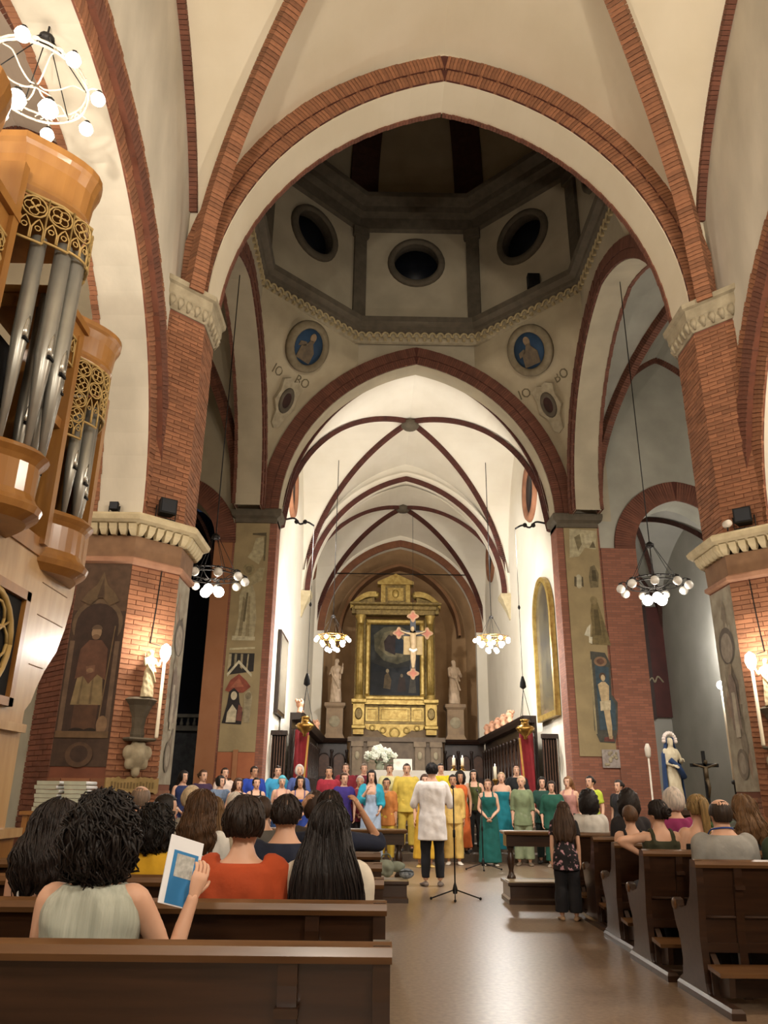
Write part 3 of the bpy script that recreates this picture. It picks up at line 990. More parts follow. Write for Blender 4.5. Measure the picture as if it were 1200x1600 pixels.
PROF = {
    'm': [(.80, .10, .085, 0), (.85, .160, .115, -.008), (.92, .168, .122, -.012), (1.02, .152, .110, -.004), (1.12, .155, .112, .0), (1.24, .176, .122, .004), (1.33, .186, .118, -.004), (1.385, .165, .098, -.010), (1.425, .115, .078, -.014), (1.46, .068, .066, -.012), (1.50, .057, .061, -.002), (1.545, .056, .062, .010)],
    'f': [(.80, .10, .085, 0), (.85, .168, .118, -.010), (.92, .174, .125, -.014), (1.02, .138, .102, -.002), (1.10, .128, .096, .002), (1.22, .150, .116, .012), (1.31, .160, .116, .006), (1.375, .146, .092, -.008), (1.42, .098, .072, -.014), (1.455, .058, .058, -.012), (1.50, .048, .053, -.002), (1.545, .048, .055, .010)],
}
ARMS = {
    'down': ((.045, -.02, -.285), (.055, .03, -.535)),
    'lap': ((.022, .03, -.285), (-.05, .24, -.36)),
    'front': ((.10, .02, -.265), (.02, .20, -.22)),
    'mic': ((.07, .10, -.25), (-.09, .20, -.03)),
    'head': ((.20, .17, -.02), (.06, .10, .21)),
    'raise': ((.11, .12, -.245), (.17, .17, .0)),
    'rail': ((.24, -.02, -.04), (.02, .02, -.17)),
    'bag': ((.06, .02, -.28), (.01, .16, -.42)),
    'clasp': ((.05, .03, -.28), (-.11, .17, -.45)),
    'loose': ((.07, .01, -.28), (.06, .10, -.52)),
    'folded': ((.06, .05, -.27), (-.12, .20, -.24)),
}


def prof_at(pr, z):
    zs = [p[0] for p in pr]
    return [float(np.interp(z, zs, [p[k] for p in pr])) for k in (1, 2, 3)]


def ring(rx, ry, cy, z, n=20, e=2.3):
    out = []
    for a in np.linspace(0, 2 * PI, n, endpoint=False):
        c, s = math.cos(a), math.sin(a)
        r = (abs(c) ** e + abs(s) ** e) ** (-1 / e)
        out.append((rx * r * c, cy + ry * r * s, z))
    return out


def smooth_path(P, n=10):
    P = [np.array(p, float) for p in P]; Q = [2 * P[0] - P[1]] + P + [2 * P[-1] - P[-2]]; out = []
    for i in range(1, len(Q) - 2):
        for t in np.linspace(0, 1, n, endpoint=False):
            p0, p1, p2, p3 = Q[i - 1:i + 3]
            out.append(0.5 * ((2 * p1) + (-p0 + p2) * t + (2 * p0 - 5 * p1 + 4 * p2 - p3) * t * t + (-p0 + 3 * p1 - 3 * p2 + p3) * t ** 3))
    out.append(P[-1]); return out


class Body:
    """joint positions of one figure (metres, local, facing +y) and the transforms of torso and head"""
    def __init__(b, H, sex, pose, lean, arms, hyaw, hpitch, spread=0.0, seat=0.45, build=1.0):
        b.s = H / 1.7; b.sex = sex; b.pose = pose; b.pr = [(z, rx * build, ry * build, c) if z < 1.43 else (z, rx, ry, c) for z, rx, ry, c in PROF[sex]]
        b.dz = (seat / b.s - 0.80) if pose == 'sit' else 0.0
        b.Rl = Matrix.Rotation(-math.radians(lean), 3, 'X')
        b.hip = Vector((0, 0, .88))
        b.Rh = Matrix.Rotation(math.radians(hyaw), 3, 'Z') @ Matrix.Rotation(math.radians(hpitch), 3, 'X')
        b.neck = Vector((0, 0, 1.50))
        b.sw = (.178 if sex == 'm' else .155) * build
        b.arms = []
        for side in (-1, 1):
            e, w = ARMS[arms[0 if side < 0 else 1]] if isinstance(arms, (tuple, list)) else ARMS[arms]
            sh = Vector((side * b.sw, -.008, 1.372))
            b.arms.append((side, sh, sh + Vector((side * e[0], e[1], e[2])), sh + Vector((side * w[0], w[1], w[2]))))
        hx = .088
        b.legs = []
        for side in (-1, 1):
            h = Vector((side * hx, 0, .87))
            if pose == 'sit':
                hh = b.T(h, False); k = Vector((side * (hx + .03 + spread), .43, .475 / b.s + .03)); a = Vector((side * (hx + .03 + spread), .20, .085))
                b.legs.append((side, hh, k, a))
            else:
                b.legs.append((side, h, Vector((side * (hx + .012 + spread * .6), .012, .475)), Vector((side * (hx + .018 + spread), -.015, .085))))

    def T(b, p, lean=True):
        p = Vector(p)
        if b.pose == 'sit' and p.z > .80: p.z = .80 + (p.z - .80) * .957 if p.z < 1.47 else p.z - .0288
        if lean: p = b.Rl @ (p - b.hip) + b.hip
        return Vector((p.x, p.y, p.z + b.dz))

    def TH(b, p):
        p = b.Rh @ (Vector(p) - b.neck) + b.neck
        return b.T(p)

    def torso(b, g, z0, z1, infl=0.0, n=12, flare=0.0, hemw=0.0):
        zs = sorted(set(list(np.linspace(z0, z1, n))))
        rings = []
        for z in zs:
            rx, ry, cy = prof_at(b.pr, z)
            k = infl + flare * max(0, (1.0 - z)) * 1.0
            rings.append([b.T(q) for q in ring(rx + k, ry + k, cy, z)])
        g.loft(rings)

    def arm(b, g, i, infl=0.0, frac=1.0, hand=True):
        side, sh, e, w = b.arms[i]
        k = 1.0 if b.sex == 'm' else .86
        root = sh + Vector((-side * .05, 0, .012))
        P = smooth_path([root, sh, sh * .5 + e * .5 + Vector((side * .006, 0, 0)), e, e * .5 + w * .5, w], 6)
        R = np.interp(np.linspace(0, 5, len(P)), [0, 1, 2, 3, 4, 5], [.045 * k, .055 * k, .048 * k, .039 * k, .036 * k, .026 * k])
        n = max(4, int(len(P) * frac))
        g.tube([b.T(p) for p in P[:n]], [r + infl for r in R[:n]], 12)

    def hand(b, g, i, curl=0.35, m=0, pn=None):
        """palm and five separate fingers in the frame of the forearm"""
        side, sh, e, w = b.arms[i]
        d = (w - e).normalized()
        if pn is None:
            pn = Vector((-side, 0.15, 0)) if abs(d.z) > .6 else Vector((-side * .6, 0, -.6))
        pn = Vector(pn); pn = (pn - d * pn.dot(d)).normalized(); across = d.cross(pn)
        if across.dot(Vector((0, 1, 0.3))) < 0: across = -across
        return d, pn, across, w

    def add_hand(b, g, i, curl=0.35, m=0, pn=None):
        d, pn, ac, w = b.hand(g, i, curl, m, pn)
        k = .95 if b.sex == 'm' else .86
        pal = [[b.T(w + d * (t * k) + ac * (x * k) + pn * (y * k)) for x, y in ((-wd, 0), (-wd * .7, th), (0, th * 1.1), (wd * .7, th), (wd, 0), (wd * .7, -th), (0, -th * 1.1), (-wd * .7, -th))] for t, wd, th in ((-.035, .0205, .0175), (-.01, .0235, .018), (.02, .034, .016), (.06, .042, .014), (.092, .040, .011))]
        g.loft(pal, m)
        for q, (x, L) in enumerate(((.030, .066), (.011, .076), (-.009, .070), (-.028, .054))):
            p0 = w + d * (.088 * k) + ac * (x * k)
            d1 = (d * math.cos(curl * .6) + pn * math.sin(curl * .6)); d2 = (d * math.cos(curl * 1.7) + pn * math.sin(curl * 1.7)); d3 = (d * math.cos(curl * 2.6) + pn * math.sin(curl * 2.6))
            p1 = p0 + d1 * (L * .45 * k); p2 = p1 + d2 * (L * .32 * k); p3 = p2 + d3 * (L * .25 * k)
            g.tube([b.T(p) for p in (p0 - d * .012, p0, p1, p2, p3)], [.0088 * k, .0092 * k, .0085 * k, .0078 * k, .0055 * k], 6, m)
        t0 = w + d * (.022 * k) + ac * (.028 * k); td = (d * .62 + ac * .66 + pn * .42).normalized(); t1 = t0 + td * (.042 * k); t2 = t1 + (td + d * .35 + pn * .25).normalized() * (.030 * k)
        g.tube([b.T(p) for p in (t0 - td * .012, t0, t1, t2)], [.012 * k, .0115 * k, .0100 * k, .0065 * k], 6, m)

    def leg(b, g, i, infl=0.0, frac=1.0, wide=0.0):
        side, h, k, a = b.legs[i]
        m_ = 1.0 if b.sex == 'm' else 1.02
        P = smooth_path([h, (h + k) / 2, k, k * .55 + a * .45 + Vector((0, -.012, 0)), a], 7)
        R = np.interp(np.linspace(0, 4, len(P)), [0, 1, 2, 3, 4], [.088 * m_, .078 * m_, .055, .054, .037])
        R = R + infl + wide * np.linspace(0, 1, len(P))
        n = max(4, int(len(P) * frac)); g.tube(P[:n], R[:n], 12)

    def foot(b, g, i, infl=0.0, m=0):
        side, h, k, a = b.legs[i]
        rings = []
        for t, w, hh in ((-.055, .022, .03), (-.035, .032, .05), (0.0, .036, .062), (.06, .040, .045), (.12, .045, .03), (.17, .040, .024), (.195, .022, .018)):
            z = hh / 2 + .006
            rings.append([(a.x + side * t * .18 + (w + infl) * c, a.y + t, max(0.002, z + (hh / 2 + infl) * s)) for c, s in [(math.cos(q), math.sin(q)) for q in np.linspace(0, 2 * PI, 10, endpoint=False)]])
        g.loft(rings, m)

    def head(b, g):
        R = [(.0, .028, .030, .052), (.018, .046, .052, .036), (.05, .058, .075, .018), (.085, .067, .086, .008), (.115, .072, .092, .003), (.150, .076, .097, -.004), (.185, .070, .089, -.008), (.208, .052, .067, -.012), (.222, .026, .034, -.014), (.2255, .008, .010, -.014)]
        g.loft([[b.TH(q) for q in ring(rx, ry, cy, 1.4735 + z, 18, 2.15)] for z, rx, ry, cy in R])
        # nose, ears, brow
        nz = 1.4735
        g.loft([[b.TH((x, y, nz + z)) for x, y in ((-w, y0), (w, y0), (w * .5, y1), (-w * .5, y1))] for z, w, y0, y1 in ((.068, .014, .07, .106), (.082, .016, .07, .116), (.105, .009, .07, .103), (.125, .007, .07, .094))])
        for s in (-1, 1):
            g.ball(b.TH((s * .075, -.008, nz + .098)), (.011, .018, .029), 8, 6)

    def face(b, g, sing, my):
        """eyes, brows and lips; material slots 1 white, 2 dark, 3 lip, 4 mouth, 5 hair colour"""
        nz = 1.4735
        for s in (-1, 1):
            g.ball(b.TH((s * .031, .0815, nz + .117)), (.0145, .008, .0078), 8, 5, 1)
            g.ball(b.TH((s * .031, .0875, nz + .117)), (.0078, .0055, .0078), 7, 5, 2)
            g.ball(b.TH((s * .032, .0865, nz + .138)), (.020, .007, .0050), 8, 4, 5)
        o = .011 if sing else .0
        if sing: g.ball(b.TH((0, .0895, nz + .046)), (.015, .008, .013), 8, 5, 4)
        g.ball(b.TH((0, .0895, nz + .047 + .006 + o)), (.021, .008, .0055), 8, 5, 3)
        g.ball(b.TH((0, .0885, nz + .047 - .006 - o)), (.018, .009, .0065), 8, 5, 3)


def fold(V, amp, seed=0, fx=38, fz=9):
    """shallow cloth folds pressed into a skin of vertices"""
    r = random.Random(seed); a, c, d = r.uniform(0, 6), r.uniform(0, 6), r.uniform(0, 6)
    out = V.copy()
    ang = np.arctan2(V[:, 1], V[:, 0] + 1e-6)
    w = amp * (np.sin(ang * 7 + V[:, 2] * fz + a) + .7 * np.sin(V[:, 2] * fx + ang * 3 + c) + .5 * np.sin(V[:, 0] * 60 + V[:, 2] * 21 + d)) / 2.2
    out[:, 0] += w * np.cos(ang); out[:, 1] += w * np.sin(ang)
    return out


def make_hair(b, style, col, parent, locks=0, seed=1, name='hair'):
    m = hairmat(col) if name == 'hair' else cloth(col)
    g = G(); rnd = random.Random(seed)
    C = Vector((0, -.004, 1.4735 + .128))
    rad = Vector((.079, .101, .101))
    opts = dict(short=(.011, .002, -.38), bob=(.019, .003, -.88), long=(.017, .002, -.95), curly=(.036, .012, -1.0), bun=(.010, .0015, -.42), pony=(.010, .0015, -.42), pixie=(.018, .003, -.66), bald=(.006, .0, -.5), crop=(.007, .001, -.35), scarf=(.014, .003, -.6), wavy=(.024, .005, -1.0))
    vol, lump, low = opts[style]
    near = locks > 0 or style == 'bald'
    n, k = (72, 34) if near else (30, 20)
    ph = [rnd.uniform(0, 6) for _ in range(8)]
    gro = (.0042 if style not in ('bald', 'crop') else .001) if near else .0015

    def surf(a, t):
        """point of the hair surface in the direction (azimuth a, elevation t)"""
        cr = max(math.cos(t), .02); dzv = math.sin(t)
        dx, dy = cr * math.cos(a), cr * math.sin(a)
        f = 1.0; front = dy - .25 * abs(dx); hl = .46 if style != 'scarf' else .40
        thr = .42 if style in ('long', 'bob', 'wavy', 'curly') else .22
        if front > thr and dzv < hl: f = .80
        elif front > thr and dzv < hl + .10: f = .95
        sl = low if style not in ('short', 'crop', 'bun', 'pony', 'bald') else (-.30 if abs(dx) > .6 and dy > -.2 else low - .22)
        if dzv < sl: f = min(f, .80)
        if style == 'bald' and dzv > .62 and dy > -.55: f = .86
        ex = 0.0
        if f > .9:
            ex = vol
            if style == 'curly': ex += lump * (math.sin(a * 7 + ph[0] + 3 * dzv) * math.sin(dzv * 17 + ph[1]) + .7 * math.sin(a * 13 + ph[2]) * math.sin(dzv * 29 + ph[3] + a * 3))
            else:
                ex += lump * math.sin(a * 5 + ph[0] + dzv * 4)
                ex += gro * cr * (math.sin(a * 23 + ph[1] + dzv * 3) + .8 * math.sin(a * 31 + ph[2] - dzv * 4) + .6 * math.sin(a * 17 + ph[3]))
            if style in ('curly', 'wavy', 'bob') and dzv < .2: ex += vol * .35 * min(1, (.2 - dzv) * 2)
        dz2 = -.05 * min(1, max(0, (-.1 - dzv) * 3)) if style in ('curly',) and f > .9 else 0
        return Vector((C.x + (rad.x * f + ex) * dx, C.y + (rad.y * f + ex) * dy, C.z + (rad.z * f + ex) * dzv + dz2))
    g.loft([[b.TH(surf(2 * PI * j / n, -PI / 2 + PI * i / k)) for j in range(n)] for i in range(k + 1)])
    LF = {'long': .46, 'wavy': .24}.get(style, 0)

    def fall(a, t):
        """surface of the hair that falls behind the back; a = azimuth, t = 0 head .. 1 ends"""
        z = 1.60 - t * (LF + .06); w = .090 + (.045 if not (near and style == 'long') else .085) * math.sin(min(1, t * 1.15) * PI * .62); th = .05 + .02 * math.sin(t * PI); cy = -.055 - .055 * min(1, t * 2.5) + .01 * t
        if t > .8: w *= 1 - (t - .8) * 1.4; th *= 1 - (t - .8) * 2.2
        e = 1 + (.05 if near else .02) * (math.sin(a * 19 + ph[4] + 2 * t) + .7 * math.sin(a * 29 + ph[5])) + (.05 * math.sin(t * 22 + a * 3) if style == 'wavy' else 0)
        q = Vector((w * e * math.cos(a), cy + th * e * math.sin(a), z - (.03 * math.sin(a * 9 + ph[6]) + .02 * math.sin(a * 17)) * max(0, t - .6) * 2))
        mix = min(1, max(0, t * 2))
        return b.TH(q).lerp(b.T(q), mix)
    if LF:
        nn = 64 if near else 22
        g.loft([[fall(2 * PI * j / nn, t) for j in range(nn)] for t in np.linspace(0, 1, 16)])
    if style == 'bun':
        g.ball(b.TH((0, -.118, 1.60)), (.048, .04, .046), 14, 10)
        g.tube([b.TH((.03 * math.cos(q), -.150, 1.60 + .03 * math.sin(q))) for q in np.linspace(0, 5.5, 12)], .014, 6)
    if style == 'pony':
        Pp = smooth_path([(0, -.085, 1.655), (0, -.135, 1.66), (0, -.165, 1.60), (0, -.16, 1.50), (.005, -.15, 1.38), (.01, -.148, 1.25)], 5)
        for q in range(7 if near else 1):
            ox, oy = (rnd.uniform(-.018, .018), rnd.uniform(-.012, .012)) if near else (0, 0)
            g.tube([b.TH((p[0] + ox * min(1, i / 8), p[1] + oy, p[2])).lerp(b.T((p[0] + ox * min(1, i / 8), p[1] + oy, p[2])), min(1, i / len(Pp))) for i, p in enumerate(Pp)], np.interp(np.linspace(0, 1, len(Pp)), [0, .1, .3, .7, 1], [.012, .016, .026, .020, .004]), 8)
    # fine separate strands lying on the surface
    for q in range(locks):
        a = rnd.uniform(0, 2 * PI); back = math.sin(a) < .25
        t1 = {'short': -.35, 'pixie': -.6, 'crop': -.3, 'bun': -.2, 'pony': -.2, 'bald': -.3, 'scarf': 0}.get(style, -1.15)
        if not back: continue
        t0 = rnd.uniform(.2, 1.45); t1 = min(t0 - .3, t1 + rnd.uniform(0, .5))
        wv = {'curly': .013, 'wavy': .006, 'long': .003}.get(style, .0015); fr = 26 if style == 'curly' else 12
        rr = rnd.uniform(.0028, .0048) * (1.35 if style == 'curly' else 1); p0 = rnd.uniform(0, 6)
        pts = []; N = 14 if style == 'curly' else 10
        for i in range(N):
            t = t0 + (t1 - t0) * i / (N - 1); v = surf(a + .08 * math.sin(i * .7 + p0), t); o = (v - C); o = o.normalized() * (.002 + wv * .6)
            pts.append(b.TH(v + o + Vector((math.cos(p0 + i * fr / N), math.sin(p0 + i * fr / N), .4 * math.sin(p0 + i))) * wv))
        if LF and t1 < -.3:
            e_ = rnd.uniform(.75, 1.06); aa = a if math.sin(a) < 0 else -a
            for t in np.linspace(.22, e_, 10):
                v = fall(aa, min(t, 1.0)); pts.append(v + Vector((math.cos(p0 + t * fr), math.sin(p0 + t * fr), 0)) * wv * 1.4 + Vector((0, -.004, -.06 * max(0, t - 1))))
            pts = pts[:6] + pts[-10:]
        g.tube(pts, [rr * (.6 + .4 * math.sin(PI * min(1, (i + 1) / len(pts) * 1.1))) for i in range(len(pts))], 4)
    g.build(name, m, parent, fix=False)


def person(label, x, y, top, z0=0.0, yaw=180, pose='stand', sex='f', skin=0, tp=None, bt=None, hair=('long', '241a14'), arms='down', hyaw=0, hpitch=0, lean=0, H=None, vox=.0155, face=True, sing=False, locks=0, group=None, shoe='201c1a', seed=1, seat=.45, build=1.0, extra=None, hpn=None):
    """tp = (kind, colour, hem height), bt = (kind, colour)"""
    if H is None:
        H = (top - z0) if pose == 'stand' else 1.62
    s = H / 1.7
    if pose == 'sit':
        seat = .462
        s = ((top - z0) - seat) / (.871 * math.cos(math.radians(lean)))
    b = Body(1.7 * s, sex, pose, lean, arms, hyaw, hpitch, seat=seat, build=build)
    if pose == 'stand' and arms == 'down':
        arms = ('down', 'loose', 'clasp', 'down', 'loose')[seed % 5]; hyaw += (seed * 7) % 13 - 6; hpitch += (seed * 5) % 7 - 1
        b = Body(1.7 * s, sex, pose, lean, arms, hyaw, hpitch, seat=seat, build=build)
    root = thing('person', label, 'person', (x, y, z0), math.radians(yaw), group)
    root.scale = (s, s, s)
    # body: one continuous skin
    g = G(); b.torso(g, .80, 1.545, 0, 16); b.head(g)
    for i in (0, 1):
        b.arm(g, i); b.leg(g, i); b.foot(g, i)
    V, Fc = remesh(g, vox)
    g = G(); g.add(V, Fc, 0, True)
    for i in (0, 1): b.add_hand(g, i, .5 if arms != 'down' else .3, 0, hpn if hpn and i == 1 else None)
    if face: b.face(g, sing, 0)
    g.build('body', [SKIN[skin], EYE_W, EYE_D, LIP, MOUTH_D, hairmat(hair[1])], root, fix=False)
    # clothing
    if tp:
        kind, colr, hem = tp[:3]
        infl = .016 + (tp[3] if len(tp) > 3 else 0)
        g = G()
        ztop = {'tee': 1.435, 'long': 1.44, 'elbow': 1.435, 'sleeveless': 1.425, 'strapless': 1.29, 'strap': 1.25, 'tank': 1.34, 'blouse': 1.415}[kind]
        z_lo = min(hem, 1.2)
        zz = max(hem, .80)
        b.torso(g, zz, ztop, infl, 14)
        if hem < .80 and pose == 'stand':
            # dress or long shirt below the hips
            rows = []
            for t in np.linspace(0, 1, 10):
                z = .92 + (hem - .92) * t; rx0, ry0, cy0 = prof_at(b.pr, .92); rx0 -= .003 * (1 - t); ry0 -= .003 * (1 - t); k_ = (1 if hem < .4 else .25)
                rows.append(ring(rx0 + infl + .055 * t * k_, ry0 + infl + .07 * t * k_, cy0, z))
            g.loft(rows)
        fr = {'tee': .50, 'long': .98, 'elbow': .72, 'blouse': .52}.get(kind, 0)
        if fr:
            for i in (0, 1): b.arm(g, i, .018 if kind != 'blouse' else .028, fr)
        elif kind == 'tank':
            for i in (0, 1):
                sd, sh, e, w = b.arms[i]; kx = .60
                g.tube([b.T((sd * b.sw * kx, .09, 1.30)), b.T((sd * b.sw * kx, .05, 1.41)), b.T((sd * b.sw * kx, -.02, 1.438)), b.T((sd * b.sw * kx, -.075, 1.40)), b.T((sd * b.sw * kx, -.10, 1.30))], .022, 8)
        V, Fc = remesh(g, vox * .95); V = fold(V, .0085 if vox < .011 else .006, seed)
        g = G(); g.add(V, Fc, 0, True)
        if kind == 'strap':
            for i in (0, 1):
                sd = b.arms[i][0]
                g.tube([b.T(p) for p in smooth_path([(sd * .085, .122, 1.23), (sd * .10, .118, 1.30), (sd * .10, .06, 1.40), (sd * .10, -.03, 1.428), (sd * .085, -.098, 1.36), (sd * .07, -.118, 1.28), (sd * .07, -.116, 1.22)], 4)], .008, 6)
        g.build('dress' if hem < .5 else 'top', tp[4] if len(tp) > 4 else cloth(colr), root, fix=False)
    if bt:
        kind, colr = bt[:2]
        g = G()
        if kind in ('trousers', 'wide', 'slim'):
            wide = {'trousers': .02, 'wide': .045, 'slim': .006}[kind]
            b.torso(g, .80, 1.0, .014, 8)
            for i in (0, 1): b.leg(g, i, .014, .97, wide)
        else:
            rows = []
            for t in np.linspace(0, 1, 12):
                z = 1.0 + (.06 - 1.0) * t; rows.append(ring(.15 + .10 * t + .03 * math.sin(min(1, t * 3) * PI / 2), .115 + .09 * t + .02 * math.sin(min(1, t * 3) * PI / 2), -.005, z))
            if pose == 'stand': g.loft(rows)
            else:
                b.torso(g, .80, 1.0, .014, 8)
                for i in (0, 1): b.leg(g, i, .02, .8, .03)
        V, Fc = remesh(g, vox); V = fold(V, .006, seed + 3)
        g = G(); g.add(V, Fc, 0, True); g.build('trousers' if kind != 'skirt' else 'skirt', cloth(colr), root, fix=False)
    for i in (0, 1):
        g = G(); b.foot(g, i, .006); g.build('shoe', mat('shoe_' + shoe, shoe, rough=.6), root)
    if hair:
        make_hair(b, hair[0], hair[1], root, locks, seed, 'headscarf' if hair[0] == 'scarf' else 'hair')
    return root, b

# ------------------------------------------------------------------ OBJECTS
def W(g, name, m, parent, fix=True):
    """geometry given in world coordinates, hung under a parent that is only translated"""
    o = g.build(name, m, None, fix)
    t = Vector((0, 0, 0)); p = parent
    while p is not None:
        t += p.location; p = p.parent
    o.data.transform(Matrix.Translation(-t)); o.parent = parent
    return o


# ---------------- pews
def make_pew(x0, x1, y0, label, group, shelf=True):
    t = thing('pew', label, 'pew', ((x0 + x1) / 2, y0, 0), 0, group)
    w = (x1 - x0) / 2
    g = G(); g.loft([[(-w, a, z), (w, a, z), (w, a + .028, z), (-w, a + .028, z)] for a, z in ((.07, .30), (.06, .43), (.02, .64), (-.012, .84))], smooth=False); g.build('back_panel', WOOD_D, t)
    g = G(); g.loft([[(x, -.045, .838), (x, -.055, .858), (x, -.045, .881), (x, -.01, .891), (x, .035, .884), (x, .045, .858), (x, .035, .838)] for x in (-w - .03, w + .03)], smooth=False); g.build('top_rail', WOOD_R, t)
    g = G(); g.box((-w, .045, .30), (w, .085, .36)); g.build('bottom_rail', WOOD_D, t)
    g = G(); g.tube([(-w, .033, .52), (w, .033, .52)], .010, 6); g.build('moulding', WOOD_D, t)
    n = max(2, int(round((x1 - x0) / 1.55)) + 1)
    for i in range(n):
        x = -w + .27 + (2 * w - .54) * i / (n - 1)
        g = G(); g.loft([[(x - .028, a - .026, z), (x + .028, a - .026, z), (x + .028, a + .01, z), (x - .028, a + .01, z)] for a, z in ((.07, .02), (.06, .43), (.02, .64), (-.010, .78), (-.012, .838))], smooth=False)
        g.box((x - .034, -.045, .70), (x + .034, -.005, .725)); g.build('stile', WOOD_D, t)
    g = G(); g.box((-w, .08, .39), (w, .41, .417)); g.build('seat', WOOD_R, t)
    g = G(); g.box((-w, .33, .31), (w, .35, .39)); g.build('seat_rail', WOOD_D, t)
    prof = [(-.02, .0), (.50, .0), (.50, .07), (.43, .10), (.40, .20), (.41, .34), (.46, .41), (.48, .46), (.50, .52), (.49, .575), (.45, .60), (.41, .585), (.39, .545), (.33, .54), (.22, .57), (.14, .64), (.10, .74), (.075, .84), (.06, .885), (-.04, .885), (-.03, .74), (.0, .55), (.03, .40), (.02, .12)]
    for s in (-1, 1):
        e = G(); e.prism([(s * w - .025, a, z) for a, z in prof], (.05, 0, 0)); eo = e.build('end_panel', WOOD_D, t)
        k = G(); k.lathe([(.005, -.036), (.035, -.036), (.044, -.02), (.044, .02), (.035, .036), (.005, .036)], 12, (s * w, .455, .555), axis='x'); k.build('scroll_knob', WOOD_R, eo)
        r = G(); r.loft([[(s * w - .045, -.40, 0), (s * w + .045, -.40, 0), (s * w + .045, .51, 0), (s * w - .045, .51, 0)], [(s * w - .045, -.40, .04), (s * w + .045, -.40, .04), (s * w + .045, .51, .04), (s * w - .045, .51, .04)], [(s * w - .03, -.38, .06), (s * w + .03, -.38, .06), (s * w + .03, .50, .06), (s * w - .03, .50, .06)]], smooth=False); r.build('floor_runner', WOOD_D, t)
    g = G(); g.loft([[(x, -.235, .20), (x, -.235, .225), (x, -.04, .245), (x, -.04, .215)] for x in (-w - .02, w + .02)], smooth=False); g.build('kneeler_board', WOOD_R, t)
    for s in (-1, 0, 1):
        g = G(); g.prism([(s * (w - .06) - .02, -.20, .08), (s * (w - .06) - .02, .02, .05), (s * (w - .06) - .02, .06, .30), (s * (w - .06) - .02, -.03, .215), (s * (w - .06) - .02, -.22, .20)], (.04, 0, 0)); g.build('kneeler_bracket', WOOD_D, t)
    g = G(); g.box((-w, -.04, .05), (w, -.02, .22)); g.build('kneeler_front', WOOD_D, t)
    return t


LEFT_ROWS = [2.57, 3.50, 4.43, 5.36, 6.29, 7.22, 8.15]
LN = ['dark wooden pew nearest the viewer, empty panel across the lower left', 'dark pew second from the viewer, under the orange blouse', 'third left pew, seating the white shirt and navy top', 'fourth left pew, hidden behind seated backs', 'fifth left pew behind the seated heads', 'sixth left pew near the bald man', 'seventh left pew, farthest of the left block']
for y, lb in zip(LEFT_ROWS, LN):
    make_pew(-3.75, -1.07, y, lb, 'pews left of the aisle')
RN = [(1.56, 4.75, 'right pew cut by the frame edge, only its end scroll showing'), (1.19, 5.93, 'nearest full right pew with a bright worn top rail, before the grey shirt'), (1.17, 6.98, 'second right pew with a worn top rail behind the grey shirt'), (1.24, 8.03, 'third right pew with the resting bare arm'), (1.32, 9.08, 'fourth right pew beside the floral dress'), (1.34, 10.02, 'foremost right pew behind the kneeling desk')]
for x0, y, lb in RN:
    make_pew(x0, x0 + 2.75, y, lb, 'pews right of the aisle')


def make_desk(x0, x1, y, label, s):
    t = thing('kneeling_desk', label, 'kneeler', ((x0 + x1) / 2, y, 0)); w = (x1 - x0) / 2
    g = G(); g.loft([[(-w - a, -.18 - a, z), (w + a, -.18 - a, z), (w + a, .18 + a, z), (-w - a, .18 + a, z)] for a, z in ((-.02, .80), (.0, .805), (.02, .835), (.01, .85))], smooth=False); g.build('desk_top', WOOD_R, t)
    g = G(); g.box((-w + .02, -.12, .66), (w - .02, .14, .80)); g.build('apron', WOOD_D, t)
    for q in (-1, 1):
        g = G(); x = q * (w - .09)
        g.lathe([(.055, .25), (.06, .28), (.04, .31), (.03, .36), (.05, .44), (.055, .50), (.035, .57), (.03, .60), (.05, .63), (.05, .67)], 12, (x, 0, 0)); g.build('baluster_leg', WOOD_D, t)
    g = G(); g.loft([[(-w - a, -.40 - a, z), (w + a, -.40 - a, z), (w + a, .18 + a, z), (-w - a, .18 + a, z)] for a, z in ((.02, 0), (.02, .05), (0, .07), (0, .20), (.025, .215), (.025, .25))], smooth=False); g.build('kneeling_step', WOOD_D, t)
    g = G(); g.box((-w - .01, -.41, .25), (w + .01, -.05, .262)); g.build('worn_tread', mat('worn_tread', 'b5a486', '9c8a6c', 5, .5), t)
    return t


make_desk(.66, 2.2, 11.25, 'carved wooden kneeling desk with worn pale step right of the conductor', 1)
make_desk(-3.0, -.66, 11.25, 'carved wooden kneeling desk with a grey bag on its step, left of the conductor', -1)
b = thing('bag', 'crumpled grey green bag on the left kneeling step', 'bag', (-.92, 10.98, .265))
g = G(); rnd = random.Random(4)
for i in range(9):
    g.ball((rnd.uniform(-.16, .16), rnd.uniform(-.07, .07), .07 + rnd.uniform(0, .09)), (rnd.uniform(.07, .12), .08, rnd.uniform(.06, .1)), 9, 7)
V, Fc = remesh(g, .014); V = fold(V, .012, 3, 60, 30); V[:, 2] = np.maximum(V[:, 2], .002)
g = G(); g.add(V, Fc, 0, True); g.build('sack', cloth('8d9484'), b)
g = G(); g.tube(smooth_path([(-.08, 0, .2), (-.05, .02, .28), (.03, .02, .29), (.08, 0, .2)], 4), .009, 6); g.build('handle', cloth('6d7468'), b)
b = thing('bag', 'small dark patterned pouch beside the grey green bag', 'bag', (-.66, 10.98, .265))
g = G(); g.ball((0, 0, .065), (.10, .07, .063), 12, 9); g.build('pouch', mat('patterned_pouch', '3a4450', 'a0a8b0', 26, .8), b)
g = G(); g.tube([(-.09, -.045, .09), (0, -.062, .10), (.09, -.045, .09)], .006, 5); g.build('zip', IRON, b)


